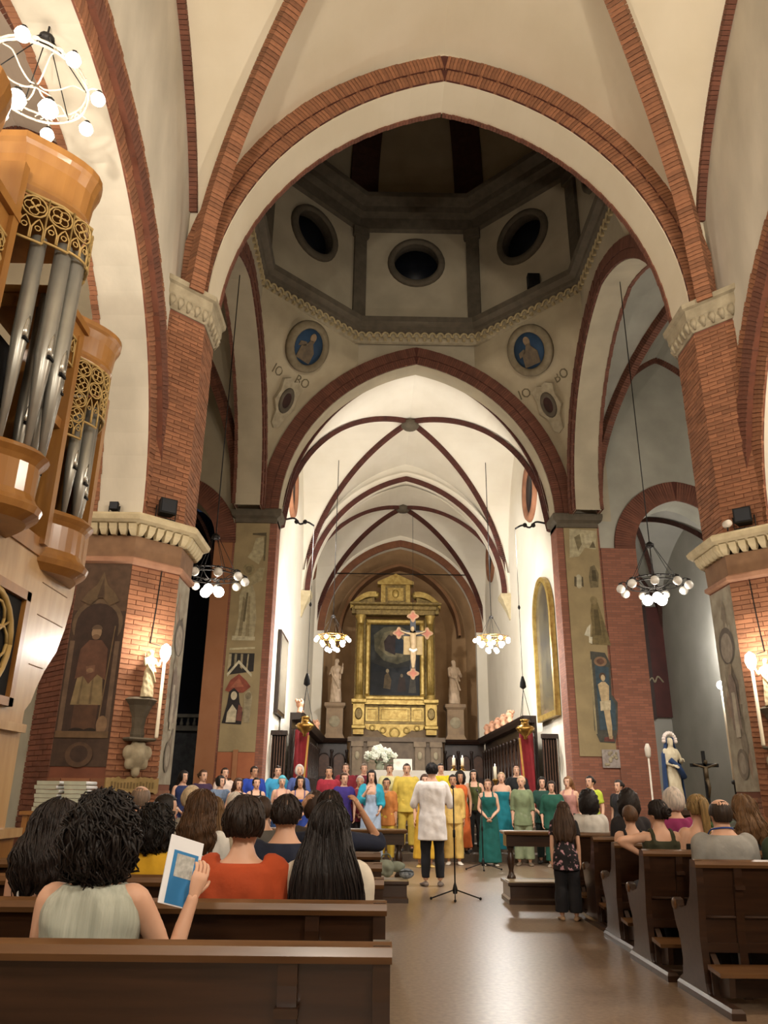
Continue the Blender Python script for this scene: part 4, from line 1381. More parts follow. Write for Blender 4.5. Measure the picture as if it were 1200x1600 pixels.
def mic_stand(x, y, label, h, boom=False, z0=0):
    t = thing('microphone_stand', label, 'microphone stand', (x, y, z0))
    g = G(); g.tube([(0, 0, .10), (0, 0, h)], .010, 8); g.build('pole', IRON, t)
    g = G(); g.lathe([(.012, .06), (.03, .07), (.034, .12), (.02, .17), (.012, .2)], 10); g.build('hub', IRON, t)
    for a in (-.25, PI + .25, PI * 1.5 - .1):
        g = G(); g.tube([(.02 * math.cos(a), .02 * math.sin(a), .11), (.33 * math.cos(a), .33 * math.sin(a), .02)], .009, 6); lg = g.build('leg', IRON, t)
        k = G(); k.ball((.335 * math.cos(a), .335 * math.sin(a), .018), .018, 8, 6); k.build('rubber_foot', BLACK, lg)
    g = G(); g.lathe([(.01, h * .55), (.018, h * .56), (.018, h * .62), (.01, h * .63)], 8); g.build('clutch', IRON, t)
    d = Vector((0, .5, .15)) if boom else Vector((0, .09, .03))
    g = G(); g.tube([(0, 0, h), tuple(Vector((0, 0, h)) + d)], .008, 6); g.tube([tuple(Vector((0, 0, h)) + d), tuple(Vector((0, 0, h)) + d * 1.25)], [.012, .022], 8); g.ball(tuple(Vector((0, 0, h)) + d * 1.28), .026, 8, 6); g.build('microphone', IRON, t)


mic_stand(.0, 11.3, 'black tripod microphone stand in the aisle behind the conductor', 1.36)
mic_stand(.95, 15.6, 'black microphone stand before the dark green dress', 1.2, True)

# ---------------- newspapers on a wooden table by the left pier
t = thing('side_table', 'honey wooden table with paper stacks before the left pier', 'table', (-4.70, 9.62, 0))
g = G(); g.box((-.40, -.26, 1.03), (.40, .26, 1.07)); g.build('table_top', WOOD_O, t)
for sx in (-1, 1):
    for sy in (-1, 1):
        g = G(); g.box((sx * .34 - .03, sy * .2 - .03, 0), (sx * .34 + .03, sy * .2 + .03, 1.03)); g.build('leg', WOOD_O, t)
g = G(); g.box((-.36, -.22, .25), (.36, -.20, 1.03)); g.build('front_panel', WOOD_O, t)
rnd = random.Random(9)
first = None
for k, (x, nm) in enumerate(((-4.86, 'left'), (-4.54, 'right'))):
    for i in range(7):
        lab = 'folded pale newspaper bundle number-free pile, %s stack' % nm
        pos = ['bottom', 'second from the bottom', 'third from the bottom', 'middle', 'fourth from the bottom', 'second from the top', 'top'][i] if i != 3 else 'middle'
        pos = ['bottom', 'second lowest', 'third lowest', 'middle', 'third highest', 'second highest', 'topmost'][i]
        t = thing('newspaper_bundle', 'folded pale newspapers, %s of the %s stack on the table' % (pos, nm), 'newspapers', (x + rnd.uniform(-.012, .012), 9.60 + rnd.uniform(-.01, .01), 1.071 + i * .047), rnd.uniform(-.08, .08), 'newspaper stacks by the left pier')
        if first is None:
            g = G()
            g.loft([[(-.125, y, z), (.125, y, z), (.13, y, z + .004), (.13, y, z + .036), (.12, y, z + .042), (-.13, y, z + .042)] for y, z in ((-.17, 0), (.17, 0))], smooth=False)
            first = g.mesh('sheets', PAPER)
            g = G(); g.loft([[(.1305, y, .002), (.138, y, .012), (.138, y, .03), (.1305, y, .040)] for y in (-.17, .17)], smooth=True); ffold = g.mesh('fold', PAPER_W)
        link('sheets', first, t); link('fold', ffold, t)


# ---------------- frescoes: flat painted patches on a thin plaster skin
def painting(name, label, cat, origin, U, N, shapes, frame=None, ground=None, W_=1, H_=1, th=.006, kind=None):
    """shapes = [(hex, [(u, v)...])], painted one over another; u along U, v up, N outward"""
    t = thing(name, label, cat, origin)
    U = Vector(U).normalized(); N = Vector(N).normalized()
    P = lambda u, v, d: tuple(U * u + Vector((0, 0, 1)) * v + N * d)
    if ground:
        g = G(); g.prism([P(0, 0, 0), P(W_, 0, 0), P(W_, H_, 0), P(0, H_, 0)], tuple(N * th)); g.build('plaster_ground', ground, t)
    cols = []; g = G(); d = th + .0008
    for hexc, poly in shapes:
        m = mat('paint_' + hexc, hexc, '%02x%02x%02x' % tuple(int(int(hexc[i:i + 2], 16) * .82) for i in (0, 2, 4)), 9, .9)
        if m not in cols: cols.append(m)
        g.add([P(u, v, d) for u, v in poly], [tuple(range(len(poly)))], cols.index(m)); d += .0006
    g.build('painted_figures', cols, t, fix=False)
    return t


def ell(cx, cy, rx, ry, n=20, a0=0, a1=2 * PI):
    return [(cx + rx * math.cos(a), cy + ry * math.sin(a)) for a in np.linspace(a0, a1, n, endpoint=a1 - a0 < 6.2)]


# saint on the front of the left pier
S = [('4a382c', [(0, 0), (.70, 0), (.70, 2.6), (0, 2.6)]), ('5e4838', [(0, 1.95), (.70, 1.95), (.70, 2.6), (0, 2.6)]),
     ('6c5844', ell(.35, 1.78, .33, .33)), ('43322a', ell(.35, 1.76, .28, .29)), ('43322a', [(.07, .42), (.63, .42), (.63, 1.75), (.07, 1.75)]),
     ('6f5a48', [(.03, .36), (.09, .36), (.09, 1.55), (.03, 1.55)]), ('6f5a48', [(.61, .36), (.67, .36), (.67, 1.55), (.61, 1.55)]),
     ('5a4030', [(.20, .44), (.50, .44), (.50, .80), (.20, .80)]), ('2c211c', ell(.27, .42, .10, .04)), ('2c211c', ell(.44, .42, .08, .04)),
     ('8d7a58', [(.15, .74), (.55, .74), (.50, 1.20), (.44, 1.32), (.24, 1.32), (.20, 1.16)]), ('75644a', [(.23, .75), (.26, .75), (.28, 1.2), (.26, 1.2)]), ('75644a', [(.38, .75), (.41, .75), (.40, 1.2), (.38, 1.2)]),
     ('6a4a3a', [(.16, 1.06), (.26, 1.10), (.34, 1.0), (.44, 1.12), (.55, 1.05), (.53, 1.45), (.44, 1.56), (.28, 1.56), (.18, 1.44)]),
     ('7d5c4a', [(.30, 1.12), (.40, 1.15), (.40, 1.24), (.28, 1.22)]), ('93745a', ell(.34, 1.17, .045, .03)), ('a08468', ell(.36, 1.66, .065, .085)), ('6e5a48', ell(.36, 1.70, .07, .06, 12, 0, PI)), ('7d634c', ell(.36, 1.60, .05, .035)),
     ('7a6448', [(.52, .42), (.535, .42), (.60, 1.75), (.585, 1.75)]), ('8a6e54', ell(.58, .50, .07, .11)), ('70583f', [(.02, .34), (.68, .34), (.68, .42), (.02, .42)]),
     ('6e5a42', [(.1, 2.08), (.22, 2.02), (.35, 2.15), (.48, 2.02), (.6, 2.08), (.52, 2.2), (.42, 2.3), (.35, 2.48), (.28, 2.3), (.18, 2.2)]), ('574434', [(.3, 2.12), (.4, 2.12), (.36, 2.4)]), ('5c4636', ell(.35, .14, .17, .15)), ('44332a', ell(.35, .15, .11, .10))]
painting('fresco', 'dim fresco of a standing bearded saint with a staff on the left pier', 'fresco', (-5.10, 9.998, 1.57), (1, 0, 0), (0, -1, 0), S, ground=mat('dark_fresco', '5a4638', '4a382c', 3, .95), W_=.70, H_=2.6)
# worn side fresco faces of the two nave piers
def worn(sx, label):
    sh = []
    rnd = random.Random(5 + sx)
    for i in range(16):
        c = rnd.choice(['8f8676', 'b6ae9c', '9b8f80', '7f766c', 'a5917f']); u, v = rnd.uniform(.12, .55), rnd.uniform(.3, 2.4)
        sh.append((c, [(min(.68, max(.02, u + rnd.uniform(.04, .12) * math.cos(q))), max(.03, min(2.6, v + rnd.uniform(.08, .3) * math.sin(q)))) for q in np.linspace(0, 2 * PI, 9, endpoint=False)]))
    sh += [('6f675e', ell(.35, 1.95, .24, .26)), ('a89e90', ell(.35, 1.92, .18, .21)), ('a89a86', ell(.35, 1.62, .06, .08)), ('94857a', [(.22, .8), (.48, .8), (.46, 1.4), (.38, 1.55), (.3, 1.55), (.23, 1.4)]), ('c2baa8', [(.28, .7), (.42, .7), (.40, 1.3), (.3, 1.3)]), ('857a6c', ell(.35, .35, .16, .2)), ('a79e8e', ell(.35, .36, .1, .14))]
    if sx < 0: o, U, N = (-3.899, 10.5, 1.38), (0, 1, 0), (1, 0, 0)
    else: o, U, N = (3.899, 11.2, 1.38), (0, -1, 0), (-1, 0, 0)
    painting('fresco', label, 'fresco', o, U, N, sh, ground=FRESCO_GREY, W_=.70, H_=2.76)
worn(-1, 'worn grey fresco strip on the inner face of the left pier')
worn(1, 'worn grey fresco of a niche figure on the right pier')
FY = Y2 - .032
painting('fresco', 'faded fresco of a robed saint, upper left far pier', 'fresco', (-4.98, FY, 5.08), (1, 0, 0), (0, -1, 0),
         [('b0a482', [(.1, .05), (.62, .02), (.66, .6), (.58, 1.3), (.5, 1.5), (.25, 1.5), (.16, 1.2), (.18, .6)]), ('8d7f60', [(.2, .1), (.3, .1), (.34, 1.1), (.27, 1.2)]), ('9a8c6a', [(.4, .1), (.5, .1), (.46, 1.2), (.4, 1.2)]), ('c0b594', [(.05, .0), (.66, .0), (.66, .1), (.05, .12)]),
          ('a89a76', [(.3, 1.4), (.75, 1.65), (.80, 2.0), (.66, 2.02), (.45, 1.75), (.28, 1.7)]), ('92845f', ell(.36, 1.95, .16, .17)), ('7d7052', ell(.36, 1.95, .09, .1)), ('b5a985', [(.62, 2.1), (.78, 2.5), (.7, 2.9), (.5, 2.85), (.42, 2.5), (.3, 2.3)]), ('5c523c', [(.4, 2.95), (.78, 2.92), (.78, 3.02), (.4, 3.0)]), ('6b6046', [(.3, .5), (.36, .5), (.4, 1.3), (.35, 1.3)]), ('6f6448', [(.74, 2.2), (.79, 2.2), (.79, 2.95), (.74, 2.9)])])
painting('fresco', 'small painted scene of a hooded mother below dark rafters, left far pier', 'fresco', (-5.02, FY, 2.92), (1, 0, 0), (0, -1, 0),
         [('c6ba96', [(.05, 1.9), (.72, 1.94), (.72, 1.99), (.05, 1.95)]), ('2f2a26', [(.05, 1.25), (.72, 1.35), (.72, 1.82), (.05, 1.82)]), ('a89a78', [(.03, 1.35), (.12, 1.5), (.12, 1.8), (.05, 1.8)]), ('8f8468', [(.2, 1.5), (.26, 1.5), (.26, 1.8), (.2, 1.8)]), ('9a8c6c', [(.36, 1.45), (.42, 1.4), (.42, 1.8), (.36, 1.8)]), ('a89a78', [(.52, 1.35), (.56, 1.35), (.58, 1.8), (.54, 1.8)]), ('c9bfa2', [(.05, 1.2), (.32, 1.55), (.68, 1.2), (.68, 1.28), (.32, 1.64), (.03, 1.28)]),
          ('8d4a38', [(.02, .85), (.14, 1.12), (.35, 1.28), (.56, 1.1), (.68, .95), (.5, .8), (.2, .78)]), ('a5644c', [(.15, .92), (.35, 1.18), (.5, .95)]), ('2b2422', [(.0, .03), (.5, .0), (.52, .3), (.42, .55), (.38, .8), (.25, .92), (.13, .82), (.1, .5)]), ('d2c4a4', ell(.26, .72, .08, .11)), ('c9bb9c', [(.1, .05), (.35, .05), (.36, .35), (.24, .5), (.12, .3)]), ('7a4a3e', [(.36, .1), (.5, .08), (.5, .42), (.4, .5)]), ('9c8e70', [(.55, .05), (.7, .05), (.74, .7), (.64, .9), (.52, .75)]), ('7f7258', ell(.63, .72, .08, .09))])
painting('fresco', 'broken fresco fragment at the top of the right far pier', 'fresco', (4.18, FY, 7.5), (1, 0, 0), (0, -1, 0),
         [('b6aa88', [(.05, .0), (.32, .05), (.5, .3), (.8, .25), (.86, .8), (.1, .85)]), ('7f7355', [(.3, .2), (.42, .4), (.38, .7), (.22, .6)]), ('c4b896', [(.5, .4), (.7, .45), (.66, .7), (.5, .65)]), ('6e6248', [(.62, .3), (.8, .3), (.74, .5)])])
painting('fresco', 'two small worn painted figures, upper right far pier', 'fresco', (4.22, FY, 6.55), (1, 0, 0), (0, -1, 0),
         [('b8ae92', ell(.22, .28, .1, .2)), ('5e543e', [(.08, .15), (.14, .12), (.16, .4), (.1, .42)]), ('5e543e', [(.28, .15), (.34, .12), (.34, .4), (.3, .42)]), ('75684c', [(.52, .1), (.74, .12), (.78, .5), (.68, .75), (.56, .7), (.5, .4)]), ('51472f', [(.58, .3), (.72, .28), (.7, .6), (.6, .6)])])
painting('fresco', 'brown painted kneeling figure, middle of the right far pier', 'fresco', (4.44, FY, 5.05), (1, 0, 0), (0, -1, 0),
         [('7c6c48', [(.18, .05), (.72, .03), (.66, .35), (.56, .8), (.46, 1.2), (.3, 1.22), (.24, .9), (.26, .5)]), ('5f5234', [(.32, .3), (.5, .3), (.46, 1.0), (.34, 1.0)]), ('8c7b56', ell(.36, 1.25, .1, .12)), ('d5cdb4', [(.03, .3), (.18, .25), (.22, .6), (.12, .5)]), ('d5cdb4', [(.14, .1), (.22, .06), (.24, .25), (.15, .25)]), ('6d5f3e', [(.55, .1), (.62, .1), (.56, .7), (.5, .7)])])
painting('fresco', 'fresco of a pale bound martyr against blue, lower right far pier', 'fresco', (4.54, FY, 2.60), (1, 0, 0), (0, -1, 0),
         [('4e4c44', [(.0, .3), (.12, .0), (.5, -.02), (.6, .3), (.66, 1.0), (.52, 1.2), (.56, 2.0), (.44, 2.28), (.05, 2.32), (.02, 1.2)]), ('9c8e6c', [(.02, .2), (.07, .2), (.07, 2.1), (.02, 2.1)]), ('3e4f58', [(.14, .3), (.56, .3), (.6, .95), (.48, 1.15), (.5, 1.9), (.14, 1.95)]), ('8c6e54', ell(.3, 2.05, .17, .13)), ('6a4c3c', ell(.3, 2.05, .1, .08)), ('5a4636', ell(.32, 1.66, .09, .1)), ('c3ad88', ell(.33, 1.62, .055, .085)), ('c0a982', [(.18, 1.45), (.28, 1.52), (.38, 1.52), (.47, 1.42), (.44, 1.0), (.24, 1.0)]), ('c8b896', [(.2, .78), (.46, .8), (.48, 1.05), (.2, 1.02)]), ('bda680', [(.28, .8), (.44, .8), (.46, .4), (.44, .1), (.36, .1), (.32, .4)]), ('6f4038', [(.22, .02), (.5, .02), (.46, .14), (.24, .12)]), ('a8916c', [(.36, .08), (.44, .08), (.46, .16), (.36, .16)])])
# stone relief plate below
t = thing('relief_plaque', 'small grey white carved relief plaque on the right far pier', 'plaque', (4.90, Y2 - .01, 1.98))
g = G(); g.box((-.22, -.05, 0), (.22, .0, .44)); g.build('slab', mat('relief_stone', 'a79c94', '8b817b', 14, .8, bump=.5, bscale=18), t)
g = G(); rnd = random.Random(2)
for i in range(9): g.ball((rnd.uniform(-.15, .15), -.055, rnd.uniform(.07, .37)), (rnd.uniform(.03, .06), .02, rnd.uniform(.03, .07)), 8, 6)
g.build('carving', STONE, t)

# ---------------- pendentive roundels, cartouches with letters
def text_obj(name, body, size, mtx, m, parent, th=.004):
    c = bpy.data.curves.new(name, 'FONT'); c.body = body; c.size = size; c.extrude = th; c.align_x = 'CENTER'; c.resolution_u = 2
    o = bpy.data.objects.new(name, c); COL.objects.link(o)
    dg = bpy.context.evaluated_depsgraph_get(); me = bpy.data.meshes.new_from_object(o.evaluated_get(dg)); bpy.data.objects.remove(o); bpy.data.curves.remove(c)
    me.transform(mtx); me.materials.clear(); me.materials.append(m)
    return link(name, me, parent)


for sx, side in ((-1, 'left'), (1, 'right')):
    c, U, V_, N = pend(sx, 13.32, .5); c = c + N * .12
    t = thing('roundel', 'blue painted roundel in a stone ring on the %s pendentive' % side, 'roundel', c)
    M = Matrix(((U.x, V_.x, N.x, 0), (U.y, V_.y, N.y, 0), (U.z, V_.z, N.z, 0), (0, 0, 0, 1)))
    g = G(); g.lathe([(.52, -.1), (.52, .05), (.58, .09), (.68, .08), (.74, .02), (.74, -.1), (.52, -.12), (.52, -.1)], 30); o = g.build('stone_ring', mat('roundel_ring', '7d7058', '6c6049', 6, .85), t); o.data.transform(M)
    g = G(); g.lathe([(.01, .0), (.53, .0), (.53, -.05), (.01, -.05)], 28); o = g.build('blue_disc', mat('roundel_blue', '24425f', '1d3650', 4, .8), t); o.data.transform(M)
    g = G()
    for poly, k in (([(-.3, -.42), (.22, -.44), (.25, -.1), (.1, .12), (.12, .2), (-.02, .2), (-.08, .08), (-.26, -.05)], 0), (ell(.03, .28, .1, .13), 1), ([(-.36, -.1), (-.1, .0), (-.14, .1), (-.34, .05)], 0)):
        g.prism([(u, v, .004) for u, v in poly], (0, 0, .03), k)
    o = g.build('painted_saint', [mat('roundel_figure', '6a5a44', '54483a', 7, .85), mat('roundel_face', '8a7358', '77634b', 7, .85)], t); o.data.transform(M)
    # cartouche with a dark hollow
    c, U2, V2, N2 = pend(sx, 12.0, .46); c = c + N2 * .09
    t = thing('cartouche', 'stone cartouche with a dark hollow under the %s roundel' % side, 'cartouche', c)
    M2 = Matrix(((U2.x, V2.x, N2.x, 0), (U2.y, V2.y, N2.y, 0), (U2.z, V2.z, N2.z, 0), (0, 0, 0, 1)))
    g = G(); out = [(-.30, .42), (-.12, .52), (.0, .46), (.12, .52), (.30, .42), (.26, .15), (.32, -.1), (.18, -.3), (.12, -.62), (-.02, -.7), (-.14, -.6), (-.16, -.3), (-.32, -.1), (-.26, .15)]
    g.prism([(u * 1.3, v * 1.25, -.10) for u, v in out], (0, 0, .15)); o = g.build('shield', STONE, t); o.data.transform(M2)
    g = G(); g.lathe([(.13, .05), (.15, .10), (.21, .08), (.23, .05)], 18); o = g.build('oval_rim', STONE_D, t); o.data.transform(M2 @ Matrix.Diagonal((1.15, 1.7, 1, 1)))
    g = G(); g.prism([(u, v, .05) for u, v in ell(0, 0, .15, .25)], (0, 0, .015)); o = g.build('hollow', mat('cartouche_hollow', '3c2018', '2c1812', 8, .9), t); o.data.transform(M2)
    LET = mat('faded_lettering', '6e6248', '5e5440', 8, .9)
    for wd, z_, t_ in ((('IO', 12.40, .13), ('BO', 12.4, .76)) if sx > 0 else (('IO', 12.42, .74), ('BO', 12.5, .30))):
        c, U2, V2, N2 = pend(sx, z_, t_); c = c + N2 * .012
        M2 = Matrix(((U2.x, V2.x, N2.x, 0), (U2.y, V2.y, N2.y, 0), (U2.z, V2.z, N2.z, 0), (0, 0, 0, 1)))
        tt = thing('inscription', 'faded painted letters %s beside the %s cartouche' % (wd, side), 'inscription', c)
        text_obj('letters', wd, .40, M2, LET, tt)
t = thing('loudspeaker', 'small black box on the drum cornice', 'loudspeaker', (3.27, 18.42, 14.99))
G().box((-.17, -.1, 0), (.17, .1, .42)).build('cabinet', BLACK, t); G().box((-.14, -.108, .04), (.14, -.1, .38)).build('grille', IRON, t)

# ---------------- organ
ORG = thing('pipe_organ', 'honey wood pipe organ with rounded pipe towers at the left edge', 'organ', (-4.6, 6.5, 0))
XO = -4.2


def bow(y0, y1, d, n=14):
    return [(XO + d * math.sin(PI * t), y0 + (y1 - y0) * t) for t in np.linspace(0, 1, n)]


def bowed(name, y0, y1, d, prof, m, back=-4.9):
    """solid with a bowed front; prof = [(outset, z)]"""
    g = G(); rings = []
    for e, z in prof:
        B_ = bow(y0 - e, y1 + e, d + e)
        rings.append([(x + (e if 0 else 0), y, z) for x, y in B_] + [(back, y1 + e, z), (back, y0 - e, z)])
    g.loft(rings, smooth=False); return W(g, name, m, ORG)


def pipe(x, y, z0, z1, r, mouth, lean=0):
    g = G(); g.lathe([(r * .25, z0), (r * .95, mouth - .02), (r, mouth), (r, z1), (r * .8, z1), (r * .8, z1 - .02)], 14, (x, y, 0))
    p = W(g, 'pipe', PIPE, ORG)
    k = G(); k.loft([[(x + r * math.cos(a) * 1.02, y + r * math.sin(a) * 1.02, z) for a in np.linspace(-.9 * f - .3, .9 * f - .3, 7)] + [(x + r * math.cos(a) * .9, y + r * math.sin(a) * .9, z) for a in np.linspace(.9 * f - .3, -.9 * f - .3, 7)] for z, f in ((mouth, .62), (mouth + r * 1.2, .6), (mouth + r * 2.4, .4), (mouth + r * 3.2, .06))], smooth=True)
    W(k, 'pipe_mouth', mat('polished_tin', 'c0beb4', 'b4b2a8', 4, .25, metal=.8), p)
    k = G(); k.cbox((x + r * .95, y - r * .3, mouth - .012), (r * .35, r * 1.2, .022)); W(k, 'mouth_slot', BLACK, p)


def tracery_panel(pts, z_top, steps, name='tracery'):
    """pierced gilt band: rings with quatrefoils over stepped lancets, laid on a bowed line"""
    g = G(); xs = np.array([p[0] for p in pts]); ys = np.array([p[1] for p in pts])
    S = np.concatenate([[0], np.cumsum(np.hypot(np.diff(xs), np.diff(ys)))]); L = S[-1]
    def Q(s, z, d=.02):
        s = min(max(s, 0), L); x = np.interp(s, S, xs); y = np.interp(s, S, ys); return (x + d, y, z)
    def bar(a, b, r=.010): g.tube([Q(a[0] + (b[0] - a[0]) * t, a[1] + (b[1] - a[1]) * t) for t in np.linspace(0, 1, 5)], r, 5)
    def circ(c, r, w=.009, n=14): g.tube([Q(c[0] + r * math.cos(a), c[1] + r * math.sin(a)) for a in np.linspace(0, 2 * PI, n)], w, 5, caps=False)
    n = len(steps); cw = L / n; r = cw * .5
    rows = 2
    for i in range(n):
        zb = z_top - steps[i]
        cx = cw * (i + .5)
        zz = z_top - .01 - r
        while zz - r > zb + .14:
            circ((cx, zz), r * .95)
            for k in range(4):
                a = k * PI / 2 + (PI / 4 if i % 2 else 0); circ((cx + r * .42 * math.cos(a), zz + r * .42 * math.sin(a)), r * .36, .006, 9)
            zz -= 2 * r
        zl = zz + r
        # lancets
        for q in (-.5, .5):
            px = cx + q * cw * .5
            g.tube([Q(px + u * cw * .22, zb + .02 + v * (zl - zb)) for u, v in ((-1, 0), (-1, .5), (-.5, .75), (0, .9), (.5, .75), (1, .5), (1, 0))], .008, 5)
            circ((px, zb + .02 + (zl - zb) * .5), cw * .11, .006, 8)
        bar((cw * i, zb), (cw * (i + 1), zb), .014)
        bar((cw * i, z_top), (cw * i, zb), .010); bar((cw * (i + 1), z_top), (cw * (i + 1), zb), .010)
    bar((0, z_top), (L, z_top), .016)
    return W(g, name, TRACERY, ORG)


# lower case, narrow at the floor and sweeping out below the pipe chest
side = [(7.72, 3.36), (7.70, 3.1), (7.62, 2.80), (7.50, 2.55), (7.30, 2.34), (7.18, 2.16), (7.12, 2.04), (7.02, 1.95), (7.02, 1.82)]
g = G(); g.prism([(XO, 3.2, 0)] + [(XO, 7.02, 0)] + [(XO, y, z) for y, z in reversed(side)] + [(XO, 3.2, 3.36)], (-.7, 0, 0)); W(g, 'lower_case', WOOD_OL, ORG)
g = G(); g.box((XO - .72, 3.2, 0), (XO + .05, 7.12, .92)); W(g, 'plinth', WOOD_O, ORG)
g = G(); g.box((XO - .74, 3.2, .92), (XO + .09, 7.17, .99)); W(g, 'plinth_moulding', WOOD_OL, ORG)
g = G(); g.box((XO - .02, 3.2, 1.76), (XO + .06, 6.98, 1.83)); W(g, 'waist_moulding', WOOD_OL, ORG)
# pierced round window panel in the lower case
for yc_, k in ((6.05, 0), (4.6, 1)):
    g = G()
    for a, b_ in (((yc_ - .62, 1.95), (yc_ + .62, 2.02)), ((yc_ - .62, 2.85), (yc_ + .62, 2.93)), ((yc_ - .62, 1.95), (yc_ - .54, 2.93)), ((yc_ + .54, 1.95), (yc_ + .62, 2.93))):
        g.box((XO - .01, a[0], a[1]), (XO + .05, b_[0], b_[1]))
    fr = W(g, 'panel_frame', WOOD_O, ORG)
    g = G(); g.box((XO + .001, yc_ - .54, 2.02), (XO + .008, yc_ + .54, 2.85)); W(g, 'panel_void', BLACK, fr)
    g = G(); g.tube([(XO + .03, yc_ + .40 * math.cos(a), 2.43 + .40 * math.sin(a)) for a in np.linspace(0, 2 * PI, 25)], .03, 6)
    for q in range(6):
        a = q * PI / 3; g.tube([(XO + .03, yc_ + .22 * math.cos(a) + .13 * math.cos(c_), 2.43 + .22 * math.sin(a) + .13 * math.sin(c_)) for c_ in np.linspace(0, 2 * PI, 11)], .014, 5)
        g.tube([(XO + .03, yc_, 2.43), (XO + .03, yc_ + .37 * math.cos(a + .5), 2.43 + .37 * math.sin(a + .5))], .012, 5)
    g.lathe([(.02, -.01), (.08, 0), (.08, .03), (.02, .04)], 10, (XO + .02, yc_, 2.43), axis='x')
    W(g, 'wheel_tracery', TRACERY, fr)
for z in (2.35, 2.8, 3.1):
    g = G(); g.box((XO - .5, 6.95, z), (XO + .004, 7.55 if z > 2.5 else 7.25, z + .008)); W(g, 'board_joint', mat('joint_wood', '7a5a34'), ORG)
# pipe chest and galleries
g = G(); g.box((XO - .7, 3.2, 3.30), (XO + .02, 7.75, 3.46)); W(g, 'chest_rail', WOOD_O, ORG)
for (y0, y1, d) in ((6.82, 7.62, .20), (5.25, 6.15, .36), (3.4, 4.55, .36)):
    zo = 0 if y0 > 6.5 else .06
    bowed('gallery', y0, y1, d, [(-.03, 3.20 + zo), (.06, 3.26 + zo), (.08, 3.31 + zo), (.03, 3.36 + zo), (.0, 3.42 + zo), (.0, 3.66 + zo), (.03, 3.70 + zo), (.07, 3.74 + zo), (.02, 3.79 + zo)], WOOD_O, XO - .02)
# posts
for y in (6.74, 5.17, 7.66):
    g = G(); g.box((XO - .5, y - .045, 3.4), (XO + .07, y + .045, 5.6 if y > 6 and y < 7 else (6.3 if y < 6 else 5.4))); W(g, 'post', WOOD_O, ORG)
g = G(); g.box((XO - .72, 3.2, 3.4), (XO - .60, 7.70, 5.45)); g.box((XO - .72, 3.2, 5.45), (XO - .60, 6.24, 6.2)); W(g, 'back_board', BLACK, ORG)
# tower crowns
bowed('crown', 6.80, 7.62, .20, [(-.01, 5.42), (.0, 5.46), (.02, 5.49), (.01, 5.53), (.03, 5.72), (.06, 5.80), (.08, 5.83), (.08, 5.88), (.04, 5.90)], WOOD_O, XO - .6)
bowed('crown', 5.24, 6.24, .38, [(-.02, 6.10), (-.01, 6.15), (.02, 6.19), (.0, 6.24), (.02, 6.48), (.05, 6.58), (.07, 6.62), (.07, 6.69), (.02, 6.72)], WOOD_O, XO - .6)
g = G(); g.box((XO - .6, 6.14, 5.55), (XO + .05, 6.84, 5.72)); g.box((XO - .62, 6.12, 5.70), (XO + .09, 6.86, 5.78)); W(g, 'side_cornice', WOOD_O, ORG)
bowed('crown', 3.4, 4.58, .38, [(-.02, 5.40), (.0, 5.48), (.02, 5.52), (.0, 5.56), (.04, 5.74), (.08, 5.84), (.10, 5.95), (.03, 6.0)], WOOD_O, XO - .6)
g = G(); g.box((XO - .6, 4.58, 5.55), (XO + .03, 5.22, 5.75)); g.box((XO - .62, 4.58, 5.73), (XO + .08, 5.22, 5.82)); W(g, 'side_cornice', WOOD_O, ORG)
# pipes of the two towers
Bp = bow(6.86, 7.58, .15, 9)
for i, k in enumerate((0, 2, 4, 6, 8)):
    x, y = Bp[k]; pipe(x - .06, y, 3.70, [4.70, 4.88, 5.05, 5.10, 5.10][i], [.052, .058, .066, .062, .055][i], [4.40, 4.30, 4.20, 4.12, 4.05][i])
Ap = bow(5.34, 6.19, .43, 13)
for i, k in enumerate((0, 2, 4, 6, 8, 10, 12)):
    x, y = Ap[k]; pipe(x - .09, y, 3.76, 5.84 - .03 * abs(3 - i), [.058, .066, .072, .075, .072, .066, .058][i], [4.9, 4.78, 4.68, 4.6, 4.52, 4.44, 4.36][i])
# small flat pipes between the towers in two tiers
for i in range(5):
    y = 6.24 + i * .09; pipe(XO - .06, y, 3.72, 4.55, .032, 4.05)
    pipe(XO - .06, y, 4.68, 5.10 + .05 * i, .028, 4.82)
g = G(); g.box((XO - .12, 6.18, 4.56), (XO + .03, 6.70, 4.66)); W(g, 'tier_rail', WOOD_O, ORG)
for i in range(8):
    y = 3.62 + i * .148; pipe(XO + .14, y, 3.8, 5.1, .06, 4.5)
tracery_panel(bow(6.83, 7.60, .19), 5.44, [.86, .66, .50, .50, .50])
tracery_panel(bow(5.27, 6.24, .42), 6.13, [.46, .43, .41, .41, .43, .46])
tracery_panel([(XO + .02, 6.70), (XO + .02, 6.20)], 5.54, [.30, .22])
tracery_panel([(XO + .02, 5.14), (XO + .02, 4.80)], 5.52, [.62, .5])
tracery_panel(bow(3.42, 4.55, .38), 5.42, [.4] * 6)

# ---------------- lamps
def globe(parent, c, r, m, name='bulb', cap=True):
    k = G(); k.lathe([(r * .3, r * .95), (r * .45, r * .9), (r * .45, r * 1.25), (r * .2, r * 1.3)], 8, c); W(k, 'socket', IRON, parent)
    g = G(); g.lathe([(r * .35, r * .92), (r * .75, r * .6), (r, 0), (r * .85, -r * .5), (r * .5, -r * .85), (r * .05, -r)], 12, c); return W(g, name, m, parent)


